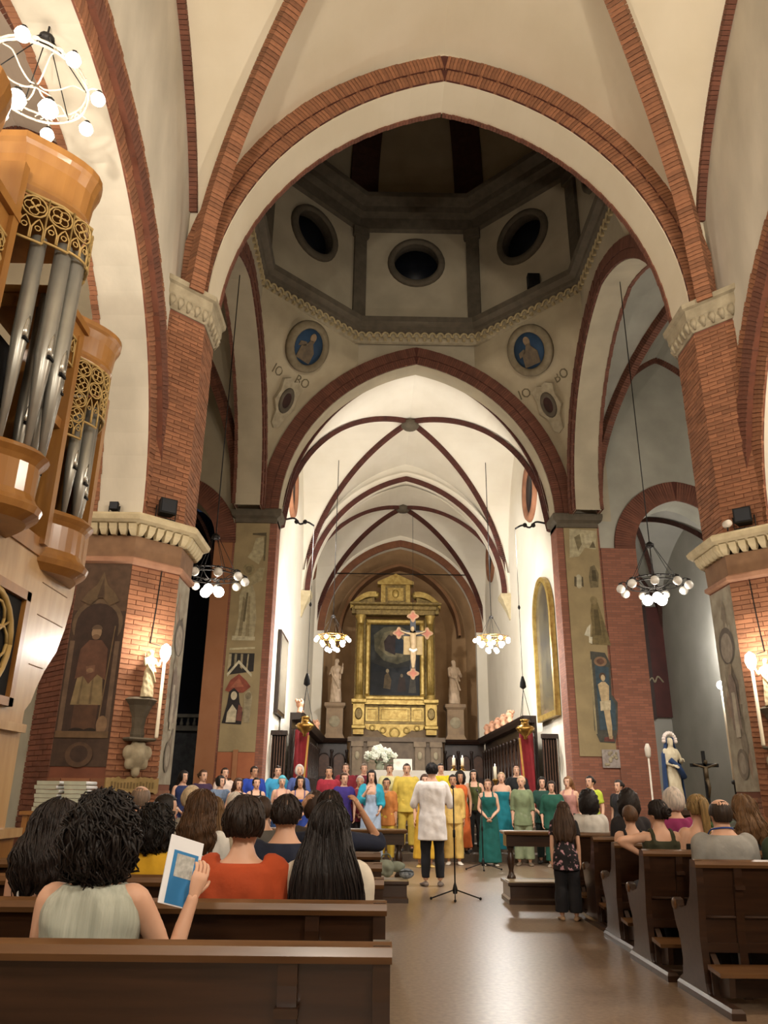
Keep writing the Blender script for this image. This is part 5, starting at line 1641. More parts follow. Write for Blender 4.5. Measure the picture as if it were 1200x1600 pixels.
def wheel_chandelier(c, R, z_hang, label, n, lit, mring, bright=None, power=60, center=3, hb=1.55, tiers=False, gr=.17):
    c = Vector(c); t = thing('chandelier', label, 'chandelier', c)
    g = G(); g.tube([tuple(c + Vector((R * math.cos(a), R * math.sin(a), 0))) for a in np.linspace(0, 2 * PI, 33)], R * .026, 6, caps=False)
    g.tube([tuple(c + Vector((R * .96 * math.cos(a), R * .96 * math.sin(a), R * .16))) for a in np.linspace(0, 2 * PI, 33)], R * .025, 6, caps=False); W(g, 'wheel_ring', mring, t)
    for i in range(n):
        a = 2 * PI * i / n + .2; d = Vector((math.cos(a), math.sin(a), 0)); u = Vector((-d.y, d.x, 0))
        # scrolled bracket of the ring
        g = G()
        for s in (-1, 1):
            P = []
            for q in np.linspace(0, 4.6, 14):
                rr = R * .11 * (1 - q / 6); P.append(tuple(c + d * (R * .98) + u * (s * (R * .13) + s * rr * math.cos(q)) + Vector((0, 0, R * .09 + rr * math.sin(q)))))
            g.tube(P, R * .014, 5)
        P = [tuple(c + d * (R * k) + Vector((0, 0, R * z))) for k, z in ((.95, .05), (1.08, .14), (1.22, .10), (1.22, .0))]; g.tube(smooth_path(P, 4), R * .02, 5)
        W(g, 'scroll_bracket', mring, t)
        globe(t, tuple(c + d * (R * 1.22) + Vector((0, 0, -R * .12))), R * gr, lit)
    for i in range(6):
        a = 2 * PI * i / 6 + .2; d = Vector((math.cos(a), math.sin(a), 0))
        g = G(); g.tube([tuple(c + d * (R * .97)), tuple(c + d * (R * .12) + Vector((0, 0, R * hb)))], R * .012, 5); W(g, 'chain', IRON, t)
        g = G(); P = [tuple(c + d * (R * k) + Vector((0, 0, R * z))) for k, z in ((.95, .02), (.7, .12), (.45, -.05), (.2, -.12), (.06, -.05))]; g.tube(smooth_path(P, 4), R * .018, 5); W(g, 'spoke', mring, t)
    g = G(); g.lathe([(R * .05, R * (hb - .1)), (R * .16, R * (hb - .05)), (R * .16, R * (hb + .05)), (R * .05, R * (hb + .15))], 12, tuple(c)); W(g, 'hub', IRON, t)
    for i in range(center):
        a = 2 * PI * i / max(center, 1) + .4; globe(t, tuple(c + Vector((R * .30 * math.cos(a), R * .30 * math.sin(a), -R * .55))), R * .2, bright or lit, 'lower_bulb')
        g = G(); g.tube([tuple(c + Vector((0, 0, -R * .1))), tuple(c + Vector((R * .30 * math.cos(a), R * .30 * math.sin(a), -R * .2)))], R * .015, 5); W(g, 'lower_arm', mring, t)
    for cnt, rr, zz in (((6, .82, -.42), (4, .42, -.85)) if tiers else ()):
        for i in range(cnt):
            a = 2 * PI * i / cnt + .5; globe(t, tuple(c + Vector((R * rr * math.cos(a), R * rr * math.sin(a), R * zz))), R * .165, lit)
            g = G(); g.tube([tuple(c + Vector((R * .9 * math.cos(a), R * .9 * math.sin(a), 0))), tuple(c + Vector((R * rr * math.cos(a), R * rr * math.sin(a), R * (zz + .2))))], R * .015, 5); W(g, 'lower_arm', mring, t)
    g = G(); g.tube([tuple(c + Vector((0, 0, R * (hb + .1)))), (c.x, c.y, z_hang)], .012, 6); W(g, 'suspension_rod', IRON, t)
    lamp('chandelier_light', 'POINT', tuple(c + Vector((0, 0, -R * (.9 if not tiers else 1.2)))), power, NEUT if tiers else WARM, R * .5)
    return t


wheel_chandelier((-4.55, 15.6, 5.52), .56, 13.1, 'dark iron wheel chandelier hanging beside the left far pier', 9, BULB_O, IRON, BULB_S, 90)
wheel_chandelier((4.72, 15.6, 5.48), .56, 13.1, 'dark iron wheel chandelier hanging before the right transept', 9, BULB_O, IRON, BULB_S, 90)
wheel_chandelier((-2.42, 23.2, 5.72), .42, 11.6, 'cluster of bright globes hanging left in the chancel', 9, BULB, BRASS, BULB, 330, 0, 1.55, True, .155)
wheel_chandelier((2.42, 23.2, 5.76), .42, 11.6, 'cluster of bright globes hanging right in the chancel', 9, BULB, BRASS, BULB, 330, 0, 1.55, True, .155)
wheel_chandelier((-4.68, 5.95, 8.12), .50, 8.93, 'pale scrolled wheel chandelier above the organ', 8, BULB, IRON_W, BULB, 30, 2, 1.25, False, .15)


# statue figures reuse the body builder in one material
def statue(name, label, loc, h, yaw, m, arms='front', sex='f', robe=True, hair='wavy', cat='statue', hyaw=0):
    s = h / 1.7; b = Body(h, sex, 'stand', 0, arms, hyaw, 8, .0)
    t = thing(name, label, cat, loc, math.radians(yaw)); t.scale = (s, s, s)
    g = G(); b.torso(g, .80, 1.545, .012, 12); b.head(g)
    for i in (0, 1): b.arm(g, i, .012); b.leg(g, i, .0)
    if robe: g.loft([ring(.17 + .06 * t_, .13 + .06 * t_, -.01, 1.0 - .97 * t_) for t_ in np.linspace(0, 1, 9)])
    V, Fc = remesh(g, .02); V = fold(V, .013, int(h * 37) % 9, 30, 12)
    g = G(); g.add(V, Fc, 0, True)
    for i in (0, 1): b.add_hand(g, i, .4)
    g.build('figure', m, t, fix=False)
    g = G(); P = smooth_path([(-.2, .12, .55), (-.05, .17, .85), (.12, .13, 1.1), (.17, .0, 1.3), (.05, -.12, 1.36), (-.14, -.05, 1.2), (-.2, .08, .9)], 6); g.tube(P, .035, 7); g.build('drapery', m, t)
    C = Vector((0, -.01, 1.615)); g = G(); g.ball(tuple(b.TH((0, -.022, 1.625))), (.088, .095, .098), 14, 10); g.build('carved_hair', m, t)
    return t, b


# sconce statues on the nave piers: figure with lamp above a bracket
def pier_sconce(sx, label):
    n = Vector((.7071 * -sx, -.7071, 0)); base = Vector((sx * 4.15, 10.25, 0))
    p = lambda d, z, u=0: tuple(base + n * d + Vector((n.y, -n.x, 0)) * (u * -1) + Vector((0, 0, z)))
    ang = math.degrees(math.atan2(n.y, n.x)) - 90
    fig, b = statue('sconce_statue', 'small bright carved figure under the lamp on the %s pier' % label, p(.15, 2.418), .62, ang, STONE_L, 'raise', 'f')
    t = thing('wall_bracket', 'carved stone bracket with a mask under the %s sconce figure' % label, 'bracket', p(0.0, 1.6))
    g = G()
    for zz, r in ((2.44, .20), (2.40, .22), (2.36, .17), (2.2, .12), (2.05, .10), (1.95, .11), (1.92, .2), (1.89, .2)):
        pass
    g.loft([[p(.01, z, -r), p(r * .6, z, -r * .8), p(r * 1.1, z, 0), p(r * .6, z, r * .8), p(.01, z, r)] for z, r in ((2.43, .17), (2.40, .22), (2.33, .16), (2.18, .10), (2.05, .085), (1.97, .10), (1.93, .09))], smooth=False); W(g, 'console', STONE_D, t)
    g = G(); g.loft([[p(.01, z, -r), p(r * 1.0, z, -r), p(r * 1.0, z, r), p(.01, z, r)] for z, r in ((1.93, .18), (1.91, .19), (1.89, .17))], smooth=False); W(g, 'shelf', STONE_D, t)
    g = G()
    g.ball(p(.06, 1.72), (.13, .13, .17), 12, 9)
    for u, z, r in ((-.13, 1.75, .07), (.13, 1.75, .07), (-.10, 1.62, .06), (.10, 1.62, .06), (0, 1.53, .06), (-.05, 1.84, .05), (.05, 1.84, .05)): g.ball(p(.08, z, u), (r, r, r * 1.3), 8, 6)
    V, Fc = remesh(g, .014); g = G(); g.add(V, Fc, 0, True); W(g, 'mask_carving', STONE, t, fix=False)
    c = thing('electric_candle', 'tall ivory electric candle at the %s pier figure' % label, 'candle', p(.24, 1.93, .15 * -sx))
    g = G(); g.lathe([(.022, 0), (.024, .02), (.020, .95), (.012, .96)], 10); g.build('candle_stick', WAX, c)
    g = G(); g.lathe([(.012, .95), (.05, 1.0), (.075, 1.08), (.06, 1.16), (.01, 1.2)], 12); g.build('bulb', BULB_S, c)
    lamp('sconce_light', 'POINT', p(.36, 3.1, .04 * -sx), 30, WARM, .07)
    cb = thing('cable', 'thin black cable running down the %s pier to the lamp' % label, 'cable', p(.02, 3.2))
    g = G(); g.tube([p(.025, 4.15, .08 * -sx), p(.022, 3.6, .06 * -sx), p(.03, 3.15, .03 * -sx), p(.2, 3.1, .08 * -sx)], .008, 6); W(g, 'wire', BLACK, cb)
pier_sconce(-1, 'left'); pier_sconce(1, 'right')
t = thing('name_plaque', 'ragged gilt inscription plaque low on the left pier', 'plaque', (-4.13, 10.22, 1.36))
t.rotation_euler = (0, 0, PI / 4)
g = G(); rnd = random.Random(3); N_ = 22
out = [(-.36 + .72 * i / N_, -.085 + rnd.uniform(-.02, .015)) for i in range(N_ + 1)] + [(.36 - .72 * i / N_, .085 + rnd.uniform(-.015, .02)) for i in range(N_ + 1)]
g.prism([(u, -.03, v) for u, v in out], (0, .03, 0)); g.build('plate', mat('gilt_plaque', '9c8254', '85703f', 12, .7), t)
g = G(); rnd = random.Random(8)
for i in range(14): g.box((-.29 + i * .043, -.034, -.03 + rnd.uniform(-.01, 0)), (-.268 + i * .043, -.029, .035 + rnd.uniform(-.01, .01)))
g.build('worn_lettering', mat('worn_letters', '6c5730'), t)

# floodlights and little spotlights on the ledges
def floodlight(loc, yaw, label, small=False):
    t = thing('floodlight', label, 'floodlight', loc, math.radians(yaw))
    k = .5 if small else 1
    g = G(); g.loft([[(-.12 * k, -.09 * k, z), (.12 * k, -.09 * k, z), (.09 * k, .09 * k, z), (-.09 * k, .09 * k, z)] for z in (.08 * k, .30 * k)], smooth=False); g.build('housing', BLACK, t)
    g = G(); g.box((-.10 * k, -.098 * k, .1 * k), (.10 * k, -.09 * k, .28 * k)); g.build('glass', GLASS_B, t)
    g = G(); g.tube([(-.14 * k, 0, .19 * k), (-.14 * k, 0, .02 * k), (.14 * k, 0, .02 * k), (.14 * k, 0, .19 * k)], .012, 6); g.tube([(0, 0, 0), (0, 0, .03 * k)], .02, 6); g.build('yoke', IRON, t)
floodlight((-4.08, 10.18, 4.86), 35, 'black floodlight box on the ledge of the left pier')
floodlight((4.08, 10.18, 4.86), -35, 'black floodlight box on the ledge of the right pier')
floodlight((-4.72, 9.93, 4.87), 0, 'tiny black spotlight on the left pier ledge beside the white arch', True)
t = thing('spotlight', 'small pale spotlight on the corner of the right pier ledge', 'spotlight', (3.86, 10.25, 4.85))
g = G(); g.tube([(0, 0, 0), (0, -.02, .06)], .012, 6); g.build('foot', IRON, t); g = G(); g.lathe([(.02, -.05), (.05, -.04), (.06, .05), (.05, .06)], 12, (0, -.03, .1), axis='y'); g.build('shade', IRON_W, t)

# free standing electric candle near the right pier
t = thing('candle_stand', 'tall pale electric candle glowing at the edge of the right pier', 'candle', (4.78, 13.2, 0))
g = G(); g.lathe([(.16, 0), (.16, .03), (.05, .06), (.02, .12), (.02, 1.5), (.05, 1.52), (.05, 1.56), (.02, 1.58)], 12); g.build('stand', IRON, t)
g = G(); g.lathe([(.025, 1.57), (.025, 3.02), (.015, 3.03)], 10); g.build('candle_stick', WAX, t)
g = G(); g.ball((0, 0, 3.1), .075, 12, 8); g.build('bulb', BULB_S, t); lamp('candle_light', 'POINT', (4.78, 13.05, 3.1), 22, NEUT, .08)

# ---------------- altarpiece
AP = thing('altarpiece', 'tall gilded altarpiece framing a dark painting, broken pediment on top', 'altarpiece', (-.25, 34.35, .9))
def A(g, name, m, par=None): return g.build(name, m, par or AP)
def apbox(name, x0, x1, z0, z1, d, m=GOLD, par=None):
    g = G(); g.box((x0, -d, z0), (x1, 0, z1)); return A(g, name, m, par)
apbox('base_block', -1.85, 1.85, 2.65, 3.0, .30, mat('altar_base', '7a6448', '68543c', 5, .7))
for s in (-1, 1):
    g = G(); g.loft([[(s * 1.55 - a, -.42 - a, z), (s * 1.55 + a, -.42 - a, z), (s * 1.55 + a, 0, z), (s * 1.55 - a, 0, z)] for a, z in ((.22, 2.75), (.22, 2.95), (.28, 3.0), (.28, 3.1), (.24, 3.14))], smooth=False); A(g, 'pedestal_foot', GOLD)
    g = G(); g.loft([[(s * 1.55 - a, -.42 - a, z), (s * 1.55 + a, -.42 - a, z), (s * 1.55 + a, 0, z), (s * 1.55 - a, 0, z)] for a, z in ((.24, 3.14), (.24, 4.0), (.31, 4.08), (.31, 4.2))], smooth=False); pp = A(g, 'pedestal', GOLD)
    g = G(); g.loft([[(s * 1.55 + .17 * math.cos(q) * k, -.665 - .0, 3.6 + .26 * math.sin(q) * k) for q in np.linspace(0, 2 * PI, 12, endpoint=False)] for k in (1,)] + [[(s * 1.55 + .13 * math.cos(q), -.70, 3.6 + .2 * math.sin(q)) for q in np.linspace(0, 2 * PI, 12, endpoint=False)]], smooth=False); g.build('pedestal_boss', GOLD_D, pp)
    # column with base, fluted shaft, capital
    g = G(); g.lathe([(.23, 4.2), (.23, 4.27), (.18, 4.33), (.2, 4.38), (.16, 4.42)], 14, (s * 1.55, -.42, 0)); A(g, 'column_base', GOLD)
    g = G(); rings = []
    for z, r in ((4.42, .155), (5.2, .165), (6.6, .15), (7.5, .135)):
        rings.append([(s * 1.55 + r * (1 + .06 * math.cos(q * 8)) * math.cos(q), -.42 + r * (1 + .06 * math.cos(q * 8)) * math.sin(q), z) for q in np.linspace(0, 2 * PI, 32, endpoint=False)])
    g.loft(rings); A(g, 'column', GOLD)
    g = G(); g.lathe([(.14, 7.5), (.16, 7.55), (.15, 7.6), (.19, 7.72), (.24, 7.84), (.25, 7.9), (.2, 7.92)], 12, (s * 1.55, -.42, 0)); A(g, 'column_capital', GOLD)
    # outer pilaster strips
    apbox('side_pilaster', s * 1.55 - .22, s * 1.55 + .22, 4.2, 7.92, .16, GOLD_D)
    # broken segmental pediment
    P = [(s * (2.02 - 1.15 * t), 8.35 + .55 * math.sin(min(1, t * 1.25) * PI * .5)) for t in np.linspace(0, 1, 9)]
    g = G(); g.loft([[(x, -.65, z + o), (x, .0, z + o), (x, .0, z + o - .22), (x, -.55, z + o - .22)] for (x, z), o in zip(P, [0.05] * 9)], smooth=False); A(g, 'pediment_arc', GOLD)
    g = G(); g.ball((s * .87, -.35, 8.85), .16, 10, 8); A(g, 'pediment_scroll', GOLD)
    g = G(); g.loft([[(s * x, -.4, 8.0), (s * x, 0, 8.0), (s * x, 0, z), (s * x, -.4, z)] for x, z in ((1.95, 8.3), (1.5, 8.6), (.95, 8.75))], smooth=False); A(g, 'pediment_fill', GOLD_D)
apbox('predella', -1.3, 1.3, 3.22, 4.0, .28, GOLD_D)
for x0, x1 in ((-1.25, -.72), (-.66, .66), (.72, 1.25)):
    g = G()
    g.box((x0, -.33, 3.32), (x1, -.28, 3.40)); g.box((x0, -.33, 3.82), (x1, -.28, 3.90)); g.box((x0, -.33, 3.40), (x0 + .07, -.28, 3.82)); g.box((x1 - .07, -.33, 3.40), (x1, -.28, 3.82))
    g.box((x0 + .09, -.30, 3.42), (x1 - .09, -.285, 3.80)); A(g, 'predella_panel', GOLD)
g = G(); g.box((-1.85, -.62, 4.0), (1.85, -.0, 4.08)); g.box((-1.3, -.40, 4.08), (1.3, -.0, 4.2)); A(g, 'predella_cornice', GOLD)
# hanging scroll ornament below
out = [(-1.3, 3.2), (1.3, 3.2), (1.2, 2.98), (.95, 2.92), (.72, 2.95), (.55, 2.80), (.3, 2.66), (0, 2.58), (-.3, 2.66), (-.55, 2.80), (-.72, 2.95), (-.95, 2.92), (-1.2, 2.98)]
g = G(); g.prism([(x, -.36, z) for x, z in out], (0, .1, 0)); ap_ = A(g, 'apron_scrollwork', GOLD)
g = G()
for x, z, r in ((-.95, 3.05, .1), (.95, 3.05, .1), (-.5, 2.95, .11), (.5, 2.95, .11), (0, 2.85, .2)): g.tube([(x + r * math.cos(a), -.38, z + r * math.sin(a)) for a in np.linspace(0, 2 * PI, 13)], .035, 6, caps=False)
g.build('scroll', GOLD, ap_)
# frame and painting
for x0, x1, z0, z1 in ((-1.32, 1.32, 7.55, 7.78), (-1.32, 1.32, 4.2, 4.42), (-1.32, -1.1, 4.42, 7.55), (1.1, 1.32, 4.42, 7.55)):
    g = G(); g.loft([[(x0, 0, z0), (x1, 0, z0), (x1, 0, z1), (x0, 0, z1)], [(x0, -.22, z0), (x1, -.22, z0), (x1, -.22, z1), (x0, -.22, z1)], [(x0 + .06, -.28, z0 + .06), (x1 - .06, -.28, z0 + .06), (x1 - .06, -.28, z1 - .06), (x0 + .06, -.28, z1 - .06)]], smooth=False); A(g, 'picture_frame', GOLD)
def glossy(h):
    return mat('oil_' + h, '%02x%02x%02x' % tuple(int(int(h[i:i + 2], 16) * .85) for i in (0, 2, 4)), '%02x%02x%02x' % tuple(int(int(h[i:i + 2], 16) * .6) for i in (0, 2, 4)), 4, .6, spec=.25)
g = G(); cols = []; d = 0
shapes = [('20242a', [(-1.1, 4.42), (1.1, 4.42), (1.1, 7.55), (-1.1, 7.55)]), ('33332e', [(-1.1, 5.9), (-.3, 5.6), (.6, 5.7), (1.1, 6.1), (1.1, 7.55), (-1.1, 7.55)]), ('6c664e', [(-.9, 6.4), (-.5, 5.95), (.1, 5.8), (.7, 6.0), (.95, 6.5), (.8, 7.2), (.2, 7.5), (-.5, 7.45), (-.95, 7.1)]), ('8a8060', [(-.75, 6.5), (-.3, 6.15), (.3, 6.1), (.6, 6.5), (.5, 7.1), (0, 7.35), (-.5, 7.2)]), ('3c2c2a', [(-.45, 6.4), (.0, 6.2), (.15, 6.7), (.0, 7.15), (-.3, 7.1), (-.5, 6.8)]), ('23303e', [(.0, 6.3), (.35, 6.25), (.45, 6.8), (.2, 7.05), (.02, 6.9)]), ('a58e6c', ell(-.16, 7.16, .08, .1)), ('9c8664', ell(.22, 7.1, .07, .09)), ('2a2c30', [(-1.1, 4.42), (1.1, 4.42), (1.1, 5.5), (.4, 5.35), (-.2, 5.5), (-1.1, 5.4)]), ('7d6a4e', [(-.5, 4.75), (-.2, 4.7), (-.15, 5.1), (-.3, 5.45), (-.45, 5.3)]), ('b3a07c', ell(-.33, 5.5, .07, .09)), ('3d2a22', [(.1, 4.6), (.5, 4.6), (.45, 5.2), (.2, 5.25)]), ('5c564a', [(.6, 4.55), (.95, 4.55), (.9, 5.1), (.7, 5.3)]), ('8c7a5c', ell(.3, 5.3, .06, .08))]
for h, poly in shapes:
    m = glossy(h)
    if m not in cols: cols.append(m)
    g.add([(x, -.05 - d, z) for x, z in poly], [tuple(range(len(poly)))], cols.index(m)); d += .002
A(g, 'painted_canvas', cols)
# entablature and attic
g = G(); g.loft([[(-a, -.55 - b_, z), (a, -.55 - b_, z), (a, 0, z), (-a, 0, z)] for a, b_, z in ((1.75, 0, 7.92), (1.75, 0, 8.12), (1.82, .05, 8.16), (1.82, .05, 8.3), (2.05, .2, 8.36), (2.05, .2, 8.44))], smooth=False); A(g, 'entablature', GOLD_D)
apbox('attic', -.62, .62, 8.44, 9.3, .42, GOLD_D)
for s in (-1, 1): apbox('attic_pilaster', s * .56 - .1, s * .56 + .1, 8.44, 9.3, .52, GOLD)
g = G(); g.box((-.36, -.46, 8.58), (.36, -.42, 9.18)); at_ = A(g, 'attic_relief', GOLD)
g = G(); g.ball((0, -.46, 8.9), (.16, .06, .2), 10, 8); g.build('cherub_head', GOLD, at_)
g = G(); g.box((-.82, -.62, 9.3), (.82, 0, 9.42)); g.prism([(-.82, -.62, 9.42), (.82, -.62, 9.42), (0, -.62, 9.80)], (0, .6, 0)); A(g, 'top_pediment', GOLD)

# statues beside it, on tall pedestals
for s, x, h, lb in ((-1, -2.84, 1.95, 'pale marble saint with a raised arm left of the altarpiece'), (1, 2.38, 1.95, 'pale marble prophet figure right of the altarpiece')):
    t = thing('pedestal', 'tall carved pedestal under the %s marble statue' % ('left' if s < 0 else 'right'), 'pedestal', (x, 34.5, .9))
    PM = mat('pedestal_stone', '9a8266', '86705a', 4, .75)
    g = G(); g.loft([[(-a, -a, z), (a, -a, z), (a, a, z), (-a, a, z)] for a, z in ((.46, 0), (.46, 2.6), (.40, 2.7), (.36, 2.8), (.36, 3.85), (.45, 3.95), (.45, 4.08))], smooth=False); g.build('block', PM, t)
    g = G(); g.lathe([(.01, -.01), (.22, -.01), (.26, .03), (.2, .06), (.01, .05)], 16, (0, -.37, 3.3), axis='y'); o = g.build('medallion', STONE, t)
    st, _b = statue('statue', lb, (x, 34.5, 4.98), h, 180 + s * 20, MARBLE, ('raise', 'front') if s < 0 else ('front', 'lap'), 'f' if s < 0 else 'm')

# painted crucifix hanging in front
CR = thing('crucifix', 'painted wooden crucifix hanging before the altarpiece', 'crucifix', (.36, 30.3, 5.38))
CR.scale = (1.12, 1.12, 1.12)
def cbar(pts, name, m, y0=-.02, th=.05, par=None):
    g = G(); g.prism([(x, y0, z) for x, z in pts], (0, th, 0)); return g.build(name, m, par or CR)
tre = lambda cx, cz, r: [(cx + r * (1 + .25 * math.cos(4 * a)) * math.cos(a), cz + r * (1 + .25 * math.cos(4 * a)) * math.sin(a)) for a in np.linspace(0, 2 * PI, 24, endpoint=False)]
DK = mat('cross_dark', '2a2a30', '202026', 5, .5); PK = mat('cross_rim', 'a07c58', '8a6848', 6, .6)
cbar([(-.45, 1.62), (.45, 1.62), (.45, 1.80), (-.45, 1.80)], 'cross_beam', DK); cbar([(-.10, .3), (.10, .3), (.10, 2.3), (-.10, 2.3)], 'cross_post', DK)
for x, z in ((-.50, 1.71), (.50, 1.71), (0, 2.32), (0, .3)):
    o = cbar(tre(x, z, .175), 'trefoil_end', PK, -.04, .06); cbar(tre(x, z, .11), 'painted_bust', mat('bust_paint', 'a8644a', '8a4e3a', 6, .6), -.05, .02, o)
cbar([(-.33, .95), (.33, .95), (.33, 1.6), (-.33, 1.6)], 'apron_panel', mat('cross_gold_ground', 'a08858', '8c744a', 8, .6), -.035, .05)
g = G()
for P, R in (([(-.46, -.1, 1.78), (-.24, -.1, 1.70), (0, -.1, 1.66), (.24, -.1, 1.70), (.46, -.1, 1.78)], [.025, .035, .05, .035, .025]), ([(0, -.1, 1.68), (0, -.11, 1.5), (.02, -.11, 1.3), (0, -.1, 1.12)], [.10, .12, .10, .10]), ([(-.04, -.1, 1.14), (-.05, -.13, .8), (-.02, -.1, .48)], [.06, .05, .03]), ([(.04, -.1, 1.14), (.05, -.13, .8), (.02, -.1, .48)], [.06, .05, .03])): g.tube(P, R, 10)
g.ball((-.02, -.13, 1.84), (.075, .08, .1), 10, 8)
V, Fc = remesh(g, .018); g = G(); g.add(V, Fc, 0, True); g.build('figure', mat('corpus_paint', 'b49c78', '9c8462', 6, .6), CR, fix=False)
g = G(); g.tube([(-.13, -.11, 1.13), (0, -.15, 1.05), (.13, -.11, 1.13)], [.05, .07, .05], 8); g.build('loincloth', CLOTH_W, CR)
g = G(); g.tube([(0, 0, 2.5), (0, 0, 6.35)], .008, 5); g.build('wire', IRON, CR)

# ---------------- choir stalls: one row along each wall and one across the back
def stall_run(label, x0, y0, x1, y1, side, n, lift=0.0):
    """stalls from (x0,y0) to (x1,y1); side = normal towards the room"""
    L = math.hypot(x1 - x0, y1 - y0); a = math.atan2(y1 - y0, x1 - x0)
    t = thing('choir_stall', label, 'choir stalls', (x0, y0, .9), a)
    H_ = 2.35; s = side
    g = G(); g.box((0, min(0, s * .06), 0), (L, max(0, s * .06), H_)); g.build('back_board', WOOD_S, t)
    g = G(); g.loft([[(x, 0, z) for x in (0, L)][0:1] + [] for z in ()]) if False else None
    g = G(); g.loft([[(x, 0, H_), (x, s * .28, H_ + .02), (x, s * .36, H_ + .12), (x, s * .40, H_ + .2), (x, 0, H_ + .2)] for x in (0, L)], smooth=False); g.build('cornice', WOOD_S, t)
    g = G(); g.box((0, min(0, s * .55), .42), (L, max(0, s * .55), .47)); g.build('bench', WOOD_S, t)
    g = G(); g.box((0, min(s * .50, s * .54), 0), (L, max(s * .50, s * .54), .42)); g.build('bench_front', WOOD_S, t)
    w = L / n
    pm = G(); pm.prism([(u, s * .055, v) for u, v in [(-w * .34, 1.05), (w * .34, 1.05)] + [(w * .34 * math.cos(q), 1.72 + w * .34 * math.sin(q)) for q in np.linspace(0, PI, 9)]], (0, s * .03, 0)); pmesh = pm.mesh('arched_panel', WOOD_SL)
    rm = G(); rm.tube([(u, s * .095, v) for u, v in [(w * .38, 1.02), (w * .38, 1.72)] + [(w * .38 * math.cos(q), 1.72 + w * .38 * math.sin(q)) for q in np.linspace(0, PI, 9)] + [(-w * .38, 1.02)]], .025, 5); rmesh = rm.mesh('arch_moulding', WOOD_S)
    cm = G(); cm.lathe([(.06, .47), (.06, .95), (.045, 1.0), (.045, 1.95), (.07, 2.02), (.07, 2.1)], 8, (0, s * .12, 0)); cmesh = cm.mesh('colonnette', WOOD_S)
    am = G(); am.box((-.03, min(0, s * .5), .47), (.03, max(0, s * .5), .8)); amesh = am.mesh('arm_divider', WOOD_S)
    for i in range(n):
        for me in (pmesh, rmesh): o = link(me.name.split('.')[0], me, t); o.location = (w * (i + .5), 0, 0)
    for i in range(n + 1):
        for me in (cmesh, amesh): o = link(me.name.split('.')[0], me, t); o.location = (w * i, 0, 0)
    return t
stall_run('dark carved choir stalls along the right chancel wall', 3.52, 22.6, 3.52, 32.9, 1, 14)
stall_run('dark carved choir stalls along the left chancel wall', -3.52, 22.6, -3.52, 32.9, -1, 14)
stall_run('dark carved choir stalls at the back, left of the altar screen', -3.5, 33.6, -2.25, 33.6, -1, 2)
stall_run('dark carved choir stalls at the back, right of the altar screen', 1.85, 33.6, 3.5, 33.6, -1, 3)
t = thing('altar_screen', 'grey carved altar block with paired pilasters in the middle of the back stalls', 'altar screen', (-.2, 33.05, .9))
g = G(); g.box((-1.9, -.25, 0), (1.9, .25, 2.4)); g.box((-2.0, -.35, 2.4), (2.0, .25, 2.58)); g.build('block', mat('screen_stone', '6e5e4c', '5c4e40', 5, .7), t)
for x in (-1.6, -.95, .95, 1.6):
    g = G(); g.box((x - .2, -.36, 0), (x + .2, -.25, 2.2)); g.box((x - .25, -.4, 2.2), (x + .25, -.25, 2.4)); p_ = g.build('pilaster', mat('screen_stone_light', '86745e', '74634f', 5, .7), t)
    g = G(); g.ball((x, -.37, 1.85), (.1, .04, .16), 10, 7); g.build('carved_oval', STONE, p_)
# slatted stall ends beside the far piers
for sx, side in ((-1, 'left'), (1, 'right')):
    t = thing('slatted_screen', 'dark slatted wooden screen beside the %s far pier' % side, 'screen', (sx * 3.72, 22.0, .9))
    g = G(); g.box((-.20, -.02, 0), (.20, .04, 1.9)); g.build('back_board', BLACK, t)
    for i in range(6):
        g = G(); g.box((-.20 + i * .072, -.06, .1), (-.165 + i * .072, -.02, 1.85)); g.build('slat', WOOD_SL, t)
    g = G(); g.loft([[(-.22, -.14, z), (.22, -.14, z), (.22, .06, z), (-.22, .06, z)] for z in (1.88, 2.0)], smooth=False); g.build('cap', WOOD_S, t)
# red velvet banners
for sx, side in ((-1, 'left'), (1, 'right')):
    t = thing('banner', 'red velvet banner with a yellow edge at the %s stalls' % side, 'banner', (sx * 3.12, 22.2, 1.0))
    g = G(); rows = []
    for z in np.linspace(0, 1.95, 8):
        rows.append([(u, .03 * math.sin(u * 22 + z), z) for u in np.linspace(-.19, .19, 15)])
    rows2 = [[(x, y + .015, z) for x, y, z in r] for r in rows]
    g.loft([r + list(reversed(q)) for r, q in zip(rows, rows2)]); g.build('cloth', REDCL, t)
    g = G(); g.loft([[(-sx * .19 + e - sx * .02 * 0 - .025, -.045, z), (-sx * .19 + e + .025, -.045, z), (-sx * .19 + e + .025, -.025, z), (-sx * .19 + e - .025, -.025, z)] for z, e in ((.6, sx * .08), (1.8, 0))], smooth=False); g.build('yellow_edge', cloth('d0a050'), t)
    g = G(); g.tube([(-.24, 0, 1.97), (.24, 0, 1.97)], .018, 6); g.tube([(sx * .22, .02, 0), (sx * .22, .02, 1.97)], .018, 6); g.build('pole', WOOD_S, t)
